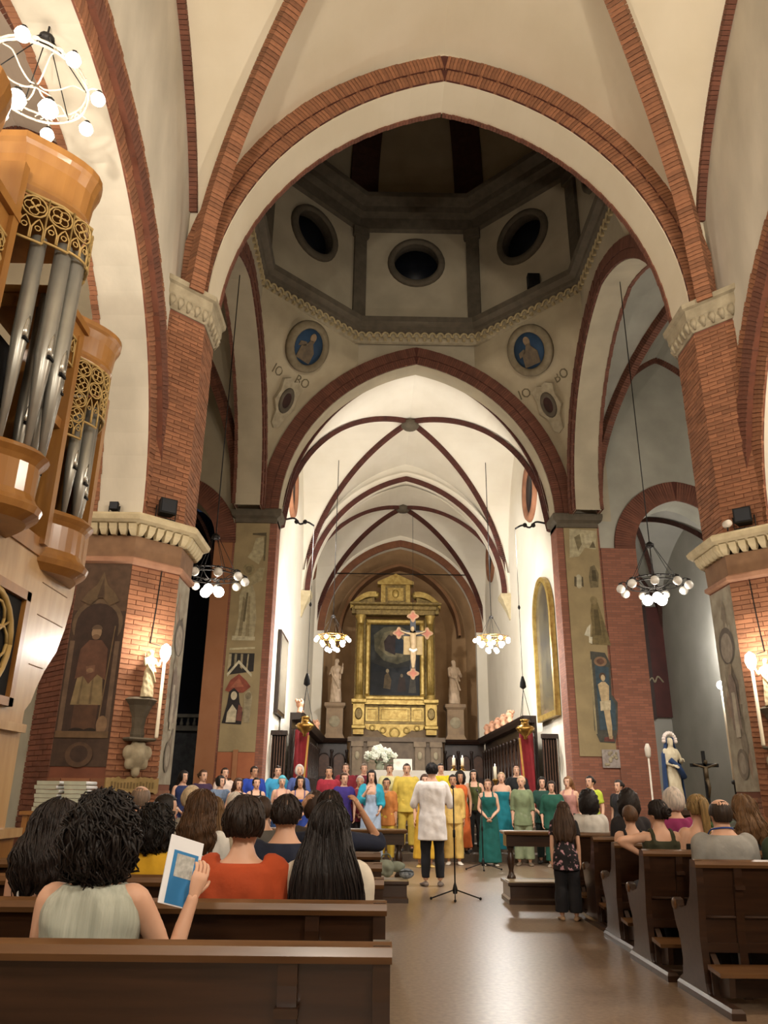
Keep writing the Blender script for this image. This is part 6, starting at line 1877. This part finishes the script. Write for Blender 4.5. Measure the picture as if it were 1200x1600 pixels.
# terracotta putti busts along the stall tops
def bust(label, loc, yaw):
    t = thing('putto_bust', label, 'bust', loc, math.radians(yaw), 'terracotta busts on the stalls')
    g = G(); g.ball((0, 0, .34), (.12, .13, .14), 12, 9); g.tube([(0, 0, .05), (0, 0, .25)], [.12, .06], 10); g.tube([(-.22, 0, .05), (-.12, .02, .14), (.12, .02, .14), (.22, 0, .05)], [.06, .1, .1, .06], 10); g.ball((0, .12, .33), .03, 7, 5)
    V, Fc = remesh(g, .024); V[:, 2] = np.maximum(V[:, 2], 0); g = G(); g.add(V, Fc, 0, True); g.build('head_and_shoulders', PUTTO, t, fix=False)
    g = G()
    for i in range(9): g.ball((.1 * math.cos(i * .7), -.03 + .09 * math.sin(i * .7), .42 + .03 * math.sin(i * 2.1)), .05, 7, 5)
    g.build('curls', PUTTO, t)
for i, (y, w) in enumerate(((26.0, 'nearest'), (27.3, 'second nearest'), (28.6, 'third nearest'), (30.0, 'fourth nearest'), (31.4, 'farthest'))):
    bust('terracotta putto bust on the right stalls, %s of the row' % w, (3.34, y, 3.45), 90)
bust('terracotta putto bust on the near end of the left stalls', (-3.34, 23.6, 3.45), -90)
bust('terracotta putto bust farther along the left stalls', (-3.34, 30.5, 3.45), -90)

# hanging sanctuary lamps on iron brackets
for sx, side in ((-1, 'left'), (1, 'right')):
    x = sx * 3.0
    t = thing('wall_bracket', 'black iron lamp bracket at the %s far capital' % side, 'bracket', (sx * 3.8, 21.2, 8.75))
    g = G(); g.tube(smooth_path([(0, 0, .05), (sx * -.25, .1, .12), (sx * -.4, .25, .0), (sx * -.6, .35, .1), (sx * -.8, .45, .02)], 4), .03, 6); g.build('arm', IRON, t)
    for k in (.3, .55): 
        g = G(); g.ball((sx * -k, .22, .06), .07, 8, 6); g.build('scroll_knob', IRON, t)
    t = thing('hanging_lamp', 'gilt hanging oil lamp with a dark counterweight, %s side of the chancel' % side, 'hanging lamp', (x, 21.65, 2.72))
    g = G(); g.lathe([(.01, 0), (.06, .03), (.05, .08), (.2, .2), (.26, .3), (.2, .36), (.12, .38), (.1, .48), (.14, .52), (.04, .55)], 16); g.build('bowl', BRASS, t)
    for i in range(3):
        a = i * 2 * PI / 3; g = G(); g.tube([(.22 * math.cos(a), .22 * math.sin(a), .32), (0, 0, 1.35)], .008, 5); g.build('chain', IRON, t)
    g = G(); g.lathe([(.02, 1.35), (.09, 1.4), (.08, 1.52), (.03, 1.7)], 10); g.build('counterweight', BLACK, t)
    g = G(); g.tube([(0, 0, 1.7), (0, 0, 6.05)], .008, 5); g.build('cord', IRON, t)
    g = G(); g.lathe([(.02, 3.6), (.04, 3.65), (.02, 3.72)], 8); g.build('pulley', IRON, t)

# ---------------- altar, candles, flowers
t = thing('altar', 'white linen draped altar in the presbytery', 'altar', (.18, 21.6, .9))
g = G(); g.box((-1.2, -.4, 0), (1.2, .4, .9)); g.build('altar_block', mat('altar_stone', 'b5aa98', 'a39886', 4, .7), t)
g = G(); g.loft([[(-1.32, -.52, z), (1.32, -.52, z), (1.32, .5, z), (-1.32, .5, z)] for z in (.55, .90, .98)], smooth=False); g.build('linen_cloth', CLOTH_W, t)
t = thing('lectern_cloth', 'bright white cloth covered panel standing on the altar', 'lectern', (-.34, 21.55, 1.882))
g = G(); g.loft([[(-.25, a, z), (.25, a, z), (.25, a + .03, z), (-.25, a + .03, z)] for a, z in ((-.06, 0), (.06, .30))], smooth=False); g.build('panel', CLOTH_W, t); g = G(); g.box((-.1, .05, 0), (.1, .16, .1)); g.build('foot', BRASS, t)
t = thing('flower_vase', 'large bouquet of white flowers on the left of the altar', 'flowers', (-.95, 21.3, 1.882))
g = G(); g.lathe([(.07, 0), (.1, .02), (.12, .1), (.08, .18), (.1, .22), (.08, .22)], 12); g.build('vase', mat('vase_glass', '9aa08c', rough=.2), t)
rnd = random.Random(6)
for i in range(34):
    a, r = rnd.uniform(0, 2 * PI), math.sqrt(rnd.random()) * .42; z = .52 - r * .55 + rnd.uniform(-.05, .12); c = (r * math.cos(a), r * math.sin(a) * .7, z)
    g = G(); g.ball(c, .058, 8, 5)
    for q in range(5):
        b_ = q * 2 * PI / 5; g.ball((c[0] + .045 * math.cos(b_), c[1] - .02, c[2] + .045 * math.sin(b_)), (.035, .025, .035), 6, 4)
    g.build('flower', PETAL, t)
for i in range(40):
    a, r = rnd.uniform(0, 2 * PI), rnd.uniform(.1, .38); z = .38 - r * .5 + rnd.uniform(-.1, .06); d = Vector((math.cos(a), math.sin(a), rnd.uniform(-.2, .6))).normalized()
    g = G(); u = d.cross(Vector((0, 0, 1))).normalized() * .035; p = Vector((r * math.cos(a) * .7, r * math.sin(a) * .5, z)); e = p + d * .19
    g.prism([tuple(p), tuple(p + d * .09 + u), tuple(e), tuple(p + d * .09 - u)], (0, 0, .006)); g.build('leaf', LEAF, t)
def candle(label, loc, hb, hc):
    t = thing('candlestick', label, 'candle', loc)
    g = G(); g.lathe([(.10, 0), (.1, .02), (.04, .06), (.03, .1), (.05, hb * .45), (.03, hb * .6), (.03, hb * .9), (.075, hb * .96), (.075, hb), (.02, hb)], 12); g.build('holder', BRASS, t)
    g = G(); g.lathe([(.042, hb), (.042, hb + hc), (.02, hb + hc + .005)], 12); c_ = g.build('wax_candle', WAX, t)
    g = G(); g.ball((0, 0, hb + hc + .035), (.010, .010, .03), 8, 6); g.build('flame', BULB, c_)
candle('left one of the two white candles on the altar', (1.02, 21.5, 1.882), .14, .20)
candle('right one of the two white candles on the altar', (1.25, 21.5, 1.882), .14, .20)
candle('single tall floor candlestick right of the altar', (1.92, 20.2, .75), .92, .30)

# ---------------- pictures in the chancel
t = thing('framed_painting', 'tall arched painting in a gold frame on the right chancel wall', 'painting', (3.93, 22.55, 3.35))
out = [(-1.25, 0), (1.25, 0), (1.25, 2.9)] + [(1.25 * math.cos(a), 2.9 + 1.25 * math.sin(a)) for a in np.linspace(.1, PI - .1, 14)] + [(-1.25, 2.9)]
inn = [(u * .86, .16 + v * .93) for u, v in out]
g = G(); g.loft([[(0, u, v) for u, v in out], [(-.14, u, v) for u, v in out], [(-.14, u, v) for u, v in inn], [(-.04, u, v) for u, v in inn]], smooth=False, caps=False); g.build('gold_frame', GOLD, t)
g = G(); g.add([(-.05, u, v) for u, v in inn], [tuple(range(len(inn)))]); g.build('varnished_canvas', mat('varnished_canvas', '5a5648', '33363a', 1.6, .22, spec=.8, coat=.6), t)
t = thing('framed_painting', 'narrow rectangular framed painting on the left chancel wall', 'painting', (-3.94, 23.1, 3.4))
g = G(); g.box((0, -.95, 0), (.1, .95, 2.35)); g.build('wooden_frame', WOOD_S, t); g = G(); g.box((.1, -.85, .1), (.11, .85, 2.25)); g.build('varnished_canvas', mat('pale_canvas', '9c9484', '7a766c', 1.6, .25, coat=.5), t)

# ---------------- transept and chapels
MD = thing('madonna_statue', 'blue cloaked Madonna statue with a crown of white flowers', 'statue', (5.42, 17.6, 1.05))
b = Body(1.6, 'f', 'stand', 0, ('front', 'lap'), 15, 10)
MD.scale = (.88, .88, .88); MD.rotation_euler = (0, 0, math.radians(195))
g = G(); b.torso(g, .80, 1.545, .01, 10); b.head(g)
for i in (0, 1): b.arm(g, i, .012)
g.loft([ring(.15 + .07 * t_, .12 + .07 * t_, 0, 1.0 - .97 * t_) for t_ in np.linspace(0, 1, 9)]); V, Fc = remesh(g, .02); V = fold(V, .01, 2, 20, 10); g = G(); g.add(V, Fc, 0, True)
for i in (0, 1): b.add_hand(g, i, .4)
g.build('robe', mat('ivory_robe', 'd8cdb2', 'c6b99c', 6, .7), MD, fix=False)
g = G(); g.loft([[(w * math.cos(a), -.03 + dd * math.sin(a), z) for a in np.linspace(PI * .86, PI * 2.14, 16)] + [(w * .9 * math.cos(a), -.03 + dd * .88 * math.sin(a), z) for a in np.linspace(PI * 2.14, PI * .86, 16)] for w, dd, z in ((.27, .25, .04), (.26, .23, .5), (.25, .2, .95), (.235, .18, 1.3), (.16, .15, 1.42), (.115, .135, 1.58), (.10, .12, 1.70))]); g.build('blue_cloak', cloth('27406b'), MD)
g = G(); g.tube(smooth_path([(-.24, .1, .75), (-.05, .2, .95), (.16, .16, 1.15)], 5), [.07] * 11, 8); g.build('cloak_fold', cloth('27406b'), MD)
for i in range(11):
    a = PI * (i / 10); g = G(); c = (.17 * math.cos(a), 0, 1.60 + .20 * math.sin(a)); g.ball(c, .052, 8, 6); g.build('white_rose', mat('rose_white', 'e8dcd4', 'd8c8c0', 9, .8), MD)
t = thing('pedestal', 'wooden pedestal carrying the blue cloaked Madonna', 'pedestal', (5.42, 17.6, 0))
g = G(); g.loft([[(-a, -a, z), (a, -a, z), (a, a, z), (-a, a, z)] for a, z in ((.36, 0), (.36, .1), (.3, .14), (.3, .9), (.35, .95), (.35, 1.05))], smooth=False); g.build('block', WOOD_D, t)
t = thing('processional_pole', 'white and dark processional lantern pole beside the Madonna', 'pole', (4.88, 17.5, 0))
g = G(); g.lathe([(.14, 0), (.14, .03), (.02, .06), (.02, 2.2)], 10); g.build('pole', IRON_W, t); g = G(); g.lathe([(.03, 2.1), (.06, 2.14), (.07, 2.3), (.03, 2.4)], 8); g.build('lantern', IRON_W, t)
t = thing('standing_cross', 'black standing crucifix right of the Madonna', 'crucifix', (6.02, 17.35, 0))
g = G(); g.box((-.03, -.03, 0), (.03, .03, 2.25)); g.box((-.3, -.03, 1.92), (.3, .03, 1.99)); g.build('cross', BLACK, t)
g = G(); g.loft([[(-a, -a, z), (a, -a, z), (a, a, z), (-a, a, z)] for a, z in ((.2, 0), (.2, .08), (.08, .14), (.05, .4))], smooth=False); g.build('foot', WOOD_D, t)
g = G(); g.tube([(-.26, -.05, 1.98), (0, -.05, 1.9), (.26, -.05, 1.98)], [.02, .03, .02], 7); g.tube([(0, -.05, 1.92), (0, -.06, 1.66)], [.05, .045], 8); g.tube([(0, -.06, 1.68), (.02, -.09, 1.5), (0, -.06, 1.3)], [.045, .035, .02], 8); g.ball((.01, -.07, 2.02), (.04, .04, .05), 8, 6); g.build('corpus', mat('bronze_corpus', '5a4a34', '463a28', 6, .5, metal=.5), t)
t = thing('potted_plant', 'leafy green potted plant below the black cross', 'plant', (5.84, 16.75, 0))
g = G(); g.lathe([(.18, 0), (.24, .5), (.26, .52), (.26, .56), (.2, .56)], 14); g.build('pot', mat('clay_pot', '8a5a40', '7a4c34', 5, .8), t)
rnd = random.Random(12)
for i in range(46):
    a = rnd.uniform(0, 2 * PI); d = Vector((math.cos(a), math.sin(a), rnd.uniform(.1, 1.6))).normalized(); p = Vector((0, 0, .6)); L_ = rnd.uniform(.3, .55); u = d.cross(Vector((0, 0, 1))); u = (u.normalized() if u.length > .01 else Vector((1, 0, 0))) * .045
    m_ = p + d * L_ * .6; e = p + d * L_ + Vector((0, 0, -.12 * L_))
    g = G(); g.add([tuple(p + d * .05), tuple(m_ + u), tuple(e), tuple(m_ - u), tuple(m_ + Vector((0, 0, .015)))], [(0, 1, 4), (1, 2, 4), (2, 3, 4), (3, 0, 4)]); g.build('leaf', LEAF, t)
t = thing('framed_painting', 'tall dark red painting in the right chapel', 'painting', (8.75, 27.45, 3.9))
g = G(); g.box((-.62, -.08, 0), (.62, 0, 3.9)); g.build('canvas', mat('dark_red_canvas', '5a2a24', '44201c', 1.5, .7), t)
for a, c in (((-.66, -.06), (-.1, 3.96)), ((.60, .66), (-.1, 3.96))):
    g = G(); g.box((a[0], -.11, -.06), (a[1], 0, 3.96)); g.build('frame', mat('dark_frame', '3c241c', '2e1b15', 4, .6), t)
g = G(); g.tube(smooth_path([(-.3, -.1, 1.1), (-.1, -.1, 1.35), (0, -.1, 1.2), (.12, -.1, 1.4), (.3, -.1, 1.2)], 5), .03, 6); g.build('pale_emblem', STONE, t)
# niche in the right transept wall
t = thing('wall_niche', 'arched grey niche with a shelf behind the tall candle', 'niche', (5.14, 14.6, 1.65))
# dark altar inside the left chapel
t = bpy.data.objects['wall_niche']; bpy.data.objects.remove(t)
t = thing('side_altar', 'dark side altar with a pale balustrade in the left chapel', 'altar', (-7.0, 24.6, 0))
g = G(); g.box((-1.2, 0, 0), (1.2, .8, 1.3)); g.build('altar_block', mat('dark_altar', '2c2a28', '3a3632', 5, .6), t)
g = G(); g.box((-1.25, -.05, 3.05), (1.25, .8, 3.2)); g.box((-1.25, -.05, 3.45), (1.25, .3, 3.55)); g.build('rail', mat('grey_balustrade', '77756c', '62605a', 5, .7), t)
for i in range(12):
    g = G(); g.lathe([(.05, 3.2), (.06, 3.28), (.03, 3.36), (.05, 3.45)], 8, (-1.1 + i * .2, .1, 0)); g.build('baluster', mat('grey_balustrade', '77756c'), t)
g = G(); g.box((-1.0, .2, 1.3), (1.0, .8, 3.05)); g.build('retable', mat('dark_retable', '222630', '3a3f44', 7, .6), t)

# ------------------------------------------------------------------ THE CHOIR (facing the nave)
CH = 'choir singers'
P = person
DK1, DK2, BR1, BR2, GR, BLN = '17120f', '241a14', '3c281a', '4e3522', '8f8a84', '8c6a40'
P('singer in navy dress with long black hair, leftmost of the choir', -4.91, 16.3, 1.68, 0, 215, tp=('sleeveless', '1f2c58', .1), hair=('long', DK1), hyaw=22, sing=True, group=CH, seed=2)
P('singer in dark plum top with a brown bun, second from the left', -4.66, 16.95, 1.72, 0, 205, tp=('tee', '3a2440', .8), bt=('trousers', '1c1a22'), hair=('bun', BR1), hyaw=20, sing=True, group=CH, seed=3)
P('singer in pale pink blouse behind the left blue group', -4.3, 17.45, 1.78, .15, 200, tp=('tee', 'd8bfae', .8), bt=('trousers', '24222a'), hair=('bun', DK2), hyaw=15, sing=True, group=CH, seed=4)
P('singer in grey blue waistcoat with black hair, left choir front', -4.14, 16.2, 1.59, 0, 205, tp=('tee', '6d7c92', .78), bt=('trousers', '20222c'), hair=('bob', DK1), hyaw=22, group=CH, seed=5)
P('singer with wavy brown hair and black sleeveless top, left choir front', -3.76, 16.0, 1.54, 0, 195, tp=('sleeveless', '1c1a1e', .78), bt=('trousers', '1c1a22'), hair=('wavy', BR1), hyaw=18, sing=True, group=CH, seed=6)
P('singer in bright blue blazer, short dark hair, back row left', -3.68, 17.5, 1.82, .15, 195, sex='m', tp=('long', '2340a0', .8), bt=('trousers', '1c1e2a'), hair=('short', DK2), hyaw=14, skin=1, group=CH, seed=7)
P('singer in black dress with bare shoulders, left choir front', -3.46, 16.4, 1.57, 0, 192, tp=('tank', '18161a', .2), hair=('bun', DK1), hyaw=15, sing=True, group=CH, seed=8)
P('tall singer in sky blue shirt, back row left', -3.21, 17.78, 1.84, .15, 190, sex='m', tp=('elbow', '3f9fc8', .8), bt=('trousers', '26303c'), hair=('short', DK2), group=CH, seed=9)
P('singer with a turquoise headscarf and pink top', -2.98, 16.7, 1.62, 0, 190, tp=('strap', 'c88f88', .8), bt=('skirt', '2b4a78'), hair=('scarf', '5fb4c4'), sing=True, group=CH, seed=10)
P('grey haired singer in dusty blue shirt, back row', -2.71, 17.5, 1.86, .15, 188, tp=('elbow', '4a5c94', .8), bt=('trousers', '262c40'), hair=('bob', 'b0aaa2'), sing=True, group=CH, seed=11)
P('singer in royal blue v neck dress with long curly dark hair', -2.57, 16.3, 1.60, 0, 186, tp=('strap', '233c8c', .15), hair=('wavy', DK1), group=CH, seed=12, skin=2)
P('man in crimson shirt among the red singers, hair receding', -2.07, 17.5, 1.83, .15, 186, sex='m', tp=('long', 'a02838', .78), bt=('trousers', '2a1c20'), hair=('short', DK2), skin=2, sing=True, group=CH, seed=13)
P('singer in violet top in front of the red singers', -1.71, 16.7, 1.69, 0, 186, tp=('tee', '3a2a78', .78), bt=('trousers', '1e1a2c'), hair=('short', BR1), hyaw=12, skin=0, group=CH, seed=14)
P('bearded man in dark red at the very back left', -1.74, 18.3, 1.93, .3, 184, sex='m', tp=('long', '7a1c28', .78), bt=('trousers', '241a1c'), hair=('short', BR1), sing=True, group=CH, seed=15)
P('man in burgundy sweater at the back left of the yellow singers', -1.33, 18.58, 1.94, .3, 184, sex='m', tp=('long', '64182a', .78), bt=('trousers', '241a1c'), hair=('short', '5a4a3c'), group=CH, seed=16)
P('older grey haired man in wine red shirt', -1.39, 17.05, 1.64, 0, 184, sex='m', tp=('long', '7c2232', .78), bt=('trousers', '2a2024'), hair=('short', '9a8f86'), skin=1, group=CH, seed=17)
SH_ = P('woman in pale blue satin dress with a turquoise shawl', -1.15, 16.4, 1.74, 0, 178, tp=('strap', 'a9bcd4', .12), hair=('long', DK1), sing=True, arms=('bag', 'mic'), group=CH, seed=18, shoe='d0d0d4')
g = G()
for i in (0, 1): SH_[1].arm(g, i, .030, .80)
SH_[1].torso(g, 1.05, 1.43, .034, 10)
V, Fc = remesh(g, .016); V = fold(V, .009, 4)
Fc = [f for f in Fc if not all(V[q, 1] > .03 and abs(V[q, 0]) < .115 for q in f)]
g = G(); g.add(V, Fc, 0, True); g.build('shawl', cloth('2a9ab2'), SH_[0], fix=False)
P('man in cream yellow shirt at the back, left of the yellow group', -.75, 18.25, 1.92, .3, 182, sex='m', tp=('long', 'd9cf98', .78), bt=('trousers', 'c9b76c'), hair=('short', BR1), sing=True, group=CH, seed=19)
P('singer in ochre shirt and yellow trousers holding a microphone to the mouth', -.84, 16.7, 1.60, 0, 176, tp=('elbow', 'c07a3c', .74), bt=('trousers', 'd8b848'), hair=('bun', DK1), arms=('down', 'mic'), sing=True, skin=1, group=CH, seed=20, shoe='8c8070')
P('tall man in a yellow suit in the second row', -.38, 17.85, 1.93, .15, 180, sex='m', tp=('long', 'd8bc50', .74), bt=('trousers', 'd4b64c'), hair=('crop', DK2), sing=True, group=CH, seed=21, build=1.08)
P('man in lemon t-shirt behind the conductor\'s shoulder', .40, 18.25, 1.95, .3, 178, sex='m', tp=('tee', 'dcc828', .78), bt=('trousers', 'c8a83c'), hair=('short', DK1), group=CH, seed=22)
P('singer in pale yellow jumpsuit right of the conductor', .51, 16.6, 1.68, 0, 176, tp=('long', 'dcb868', .76), bt=('wide', 'dcb868'), hair=('bun', DK1), skin=1, sing=True, group=CH, seed=23, shoe='d8cfc0')
P('singer in orange dress behind the pale yellow jumpsuit', .75, 17.45, 1.76, .15, 176, tp=('sleeveless', 'd0642c', .12), hair=('curly', DK1), skin=1, group=CH, seed=24)
P('singer in deep yellow dress hidden behind the conductor', -.10, 16.0, 1.66, 0, 180, tp=('tee', 'd8a830', .15), hair=('bob', BR1), group=CH, seed=25, shoe='c8a860')
P('singer with long black hair in olive top and dark skirt', 1.09, 17.8, 1.81, .15, 172, tp=('tank', '4c5228', .85), bt=('trousers', '1c1c1a'), hair=('long', DK1), sing=True, group=CH, seed=26)
P('woman in bottle green halter dress to the floor', 1.21, 16.5, 1.60, 0, 174, tp=('tank', '0d5a54', .06), hair=('bun', BR2), hyaw=-6, sing=True, group=CH, seed=27, shoe='b8b0a0')
P('woman in strapless teal dress with short fair hair', 1.64, 17.45, 1.76, .15, 172, tp=('strapless', '157884', .1), hair=('short', 'a08a6c'), hpitch=8, sing=True, group=CH, seed=28)
P('bald singer in black at the back right', 2.12, 18.3, 1.93, .3, 172, sex='m', tp=('long', '1a1a1c', .78), bt=('trousers', '1a1a1c'), hair=('bald', '4a3c32'), sing=True, group=CH, seed=29)
P('short haired woman in sage green tunic and trousers', 1.91, 16.6, 1.67, 0, 170, tp=('elbow', '7d8a66', .74), bt=('wide', '8a9474'), hair=('short', 'b09878'), hyaw=-8, sing=True, group=CH, seed=30, shoe='6a5a48')
P('woman in wide dark green top and trousers', 2.47, 16.35, 1.57, 0, 168, tp=('elbow', '17503f', .74, .02), bt=('wide', '155040'), hair=('bob', DK2), hyaw=-10, build=1.1, group=CH, seed=31, shoe='8a7a68')
P('dark haired singer peering over the dark green top', 2.45, 17.15, 1.66, .0, 170, tp=('tee', '20463c', .78), bt=('trousers', '1c2a26'), hair=('bob', DK1), group=CH, seed=32)
P('singer with long fair brown hair in a dusty pink top', 2.87, 16.6, 1.67, 0, 150, tp=('tank', 'b8847a', .78), bt=('trousers', '3a3a34'), hair=('long', '6a4a30'), hyaw=-18, sing=True, group=CH, seed=33)
P('singer in lime yellow t-shirt with a black belt bag', 3.24, 16.3, 1.68, 0, 150, tp=('tee', 'b8c43c', .80), bt=('trousers', 'a8b84c'), hair=('bun', DK1), hyaw=-16, sing=True, group=CH, seed=34)
P('dark haired singer in black looking left, last of the choir', 3.66, 15.8, 1.60, 0, 130, tp=('tee', '201e20', .78), bt=('trousers', '1c1c20'), hair=('bun', DK1), hyaw=-8, group=CH, seed=35)
t = thing('belt_bag', 'black belt bag on the lime yellow t-shirt', 'bag', (3.17, 16.12, .98)); g = G(); g.ball((0, 0, 0), (.11, .045, .06), 12, 8); g.build('pouch', IRON, t); g = G(); g.tube([(-.16, .1, .02), (-.1, .02, .0), (.1, .02, .0), (.16, .1, .02)], .015, 6); g.build('strap', BLACK, t)
# conductor, seen from behind
P('conductor in a loose white shirt and black trousers, back to the viewer', -.19, 12.77, 1.76, 0, 2, sex='m', tp=('elbow', 'e8e2de', .62, .022), bt=('slim', '14151c'), hair=('short', '141010'), arms='front', face=True, vox=.012, seed=40, locks=40, shoe='6a5c52')

# ------------------------------------------------------------------ THE AUDIENCE (facing the choir)
AU = 'seated listeners'
S_ = dict(yaw=0, pose='sit', face=False, arms='lap', group=AU, bt=('trousers', '2a2a30'))
def sit(label, x, y, top, **k):
    d = dict(S_); d.update(k); return person(label, x, y, top, **d)
sit('woman in grey ribbed sleeveless top with thick dark curls, holding a blue leaflet', -2.02, 2.84, 1.26, tp=('sleeveless', 'aeb0a0', .86, .006, mat('cloth_ribbed', 'b6b8a9', '9a9d8f', 10, .9, bump=.3, bscale=14, stretch=(4, 4, .06))), hair=('curly', '15100e'), vox=.0105, locks=150, arms=('lap', 'raise'), seed=51, hpn=(-.5, .6, 0))
sit('woman with long dark hair and a white shoulder strap, far left', -2.52, 3.72, 1.24, tp=('strap', 'e8e4dc', .86), hair=('wavy', '1c1512'), vox=.0105, locks=140, hyaw=-18, hpitch=-8, seed=52, skin=0, yaw=-8)
sit('woman in burnt orange gathered blouse with a short dark bob', -1.68, 3.74, 1.27, tp=('blouse', 'b4481f', .86, .012), hair=('pixie', '211711'), vox=.0105, locks=60, seed=53, hyaw=-6, skin=0)
sit('woman with very long straight black hair over a cream top', -1.30, 3.77, 1.25, tp=('elbow', 'd8cfbe', .86), hair=('long', '17110f'), vox=.0105, locks=170, seed=54, hyaw=-5)
sit('woman in mustard yellow top with black curly hair', -2.34, 4.72, 1.20, tp=('tee', 'd0a020', .86), hair=('curly', '120e0c'), vox=.012, locks=80, seed=55)
sit('woman in white shirt with shoulder length brown hair', -2.28, 5.66, 1.29, tp=('elbow', 'dcd8d0', .86), hair=('wavy', '44301f'), vox=.012, locks=90, seed=56)
sit('man in navy t-shirt with short dark hair, left block', -1.60, 4.74, 1.28, sex='m', tp=('tee', '1b2236', .86), hair=('short', '1d1511'), vox=.012, locks=50, seed=57)
sit('listener in navy with hands clasped behind the dark head', -1.40, 5.68, 1.31, sex='f', tp=('elbow', '1a2136', .86), hair=('short', '1e1613'), arms='head', vox=.012, locks=40, seed=58, skin=1)
sit('listener with brown hair just behind the raised arms', -1.57, 6.62, 1.30, tp=('tee', '4a4038', .86), hair=('bob', '2c1f17'), seed=59)
sit('listener with dark cropped hair in front of the blue singers', -1.99, 6.62, 1.26, sex='m', tp=('tee', '5a5650', .86), hair=('short', '2e2118'), seed=60)
sit('woman with long blonde hair in the fifth left pew', -2.38, 6.60, 1.25, tp=('tee', 'b8a890', .86), hair=('long', '5c452a'), locks=40, seed=61)
sit('bald older man among the left listeners', -3.22, 7.48, 1.34, sex='m', tp=('tee', '50606c', .86), hair=('bald', '6a5c50'), seed=62, face=False)
sit('blonde listener before the left pier', -3.13, 6.60, 1.28, tp=('tee', '8a7a68', .86), hair=('bob', '7a6040'), seed=63)
sit('dark haired listener turned right, near the left pier', -2.76, 6.60, 1.27, tp=('tee', 'c8c0b4', .86), hair=('short', '15110f'), hyaw=-60, face=True, seed=64)
sit('grey blonde older listener behind the white shirt', -2.76, 7.48, 1.34, tp=('tee', '9a9488', .86), hair=('short', 'a89a80'), seed=65)
sit('white haired listener in the farthest left pew', -2.52, 8.42, 1.29, tp=('tee', 'a09a90', .86), hair=('short', 'b8b4ac'), seed=66)
# right block
sit('balding man in a grey t-shirt with a blue lanyard', 1.53, 6.22, 1.29, sex='m', tp=('tee', '9a9892', .86, .004), hair=('bald', '2a2019'), vox=.012, seed=71, locks=0, build=1.05)
sit('listener in olive green t-shirt at the right edge', 2.05, 6.24, 1.26, sex='m', tp=('tee', '36402c', .86), hair=('short', '2a1e16'), hyaw=25, vox=.012, seed=72, locks=20)
sit('woman in olive tank top with a hair clip, arm on the pew back', 1.42, 7.28, 1.27, tp=('tank', '3a3a26', .86), hair=('bun', '181210'), arms=('rail', 'lap'), vox=.012, seed=73, locks=30, hyaw=20, skin=0)
sit('woman with a long blonde ponytail and black strapless top', 1.78, 7.28, 1.32, tp=('strapless', '17161a', .86), hair=('pony', '75603c'), vox=.012, seed=74, locks=20, skin=0)
sit('woman with light brown hair in a low black top behind the grey t-shirt', 2.19, 7.28, 1.31, tp=('tank', '18181c', .86), hair=('wavy', '5a432c'), vox=.012, seed=75, locks=40, skin=0)
sit('child in a black vest with brown hair', 1.50, 8.34, 1.21, tp=('tank', '17161a', .86), hair=('short', '4a3422'), seed=76)
sit('older listener with grey hair in a magenta shirt', 1.96, 8.34, 1.38, tp=('tee', '8c2a5c', .86), hair=('bob', 'a8a098'), seed=77)
sit('listener with a dark fluffy head in the fourth right pew', 1.82, 9.38, 1.35, tp=('tee', '2a2628', .86), hair=('curly', '1a1412'), seed=78)
sit('small white haired listener in the fourth right pew', 2.30, 9.38, 1.23, tp=('tee', 'c0b8ac', .86), hair=('short', 'c8c4bc'), seed=79)
person('girl with long brown hair in a black floral outfit standing at the aisle end', 1.10, 9.55, 1.25, 0, -14, tp=('tee', '1c191c', .70, .0, mat('cloth_floral', '1a171a', 'b98f98', 16, .9)), bt=('wide', '1b191d'), hair=('long', '3a2a1e'), vox=.013, seed=80, locks=60, shoe='a08060', lean=16, hpitch=-8, face=True, group=AU)
sit('listener in white shirt with black hair in the foremost right pew', 1.62, 10.32, 1.35, tp=('tee', 'd8d4cc', .86), hair=('curly', '141010'), seed=81, lean=4)

for n_ in MATS['cloth_floral'].node_tree.nodes:
    if n_.bl_idname == 'ShaderNodeValToRGB': n_.color_ramp.elements[0].position = .57; n_.color_ramp.elements[1].position = .63
# leaflet in the raised hand
t = thing('leaflet', 'white leaflet with a blue printed cover in a raised hand', 'leaflet', (-1.78, 3.02, 1.03))
U = Vector((.86, .45, .0)).normalized()
M = Matrix.Translation((-1.66, 3.05, 1.0)) 
t.rotation_euler = (math.radians(-10), math.radians(15), math.radians(48))
g = G(); g.box((-.074, -.001, -.112), (.074, .001, .112)); g.box((-.074, .0015, -.112), (.071, .003, .110)); g.build('pages', PAPER_W, t)
g = G(); g.box((-.05, -.0022, -.108), (.06, -.0012, .065)); pc = g.build('blue_cover', BLUE_P, t)
g = G(); g.box((-.035, -.003, -.02), (.045, -.0024, .055)); g.build('grey_picture', mat('cover_picture', 'c4c4be', '9c9c98', 60, .8), pc)
# flowers printed on the floral outfit, and the lanyard
t = thing('lanyard', 'blue lanyard around the neck of the grey t-shirt man', 'lanyard', (1.53, 6.22, 1.1))
g = G(); g.tube(smooth_path([(-.09, .09, -.09), (-.085, .02, -.03), (-.05, -.055, -.012), (0, -.072, -.008), (.05, -.055, -.012), (.085, .02, -.03), (.09, .09, -.09)], 5), .004, 6, flat_=1.6); g.build('ribbon', cloth('2a4c9a'), t)

bpy.data.scenes.remove(TMP)
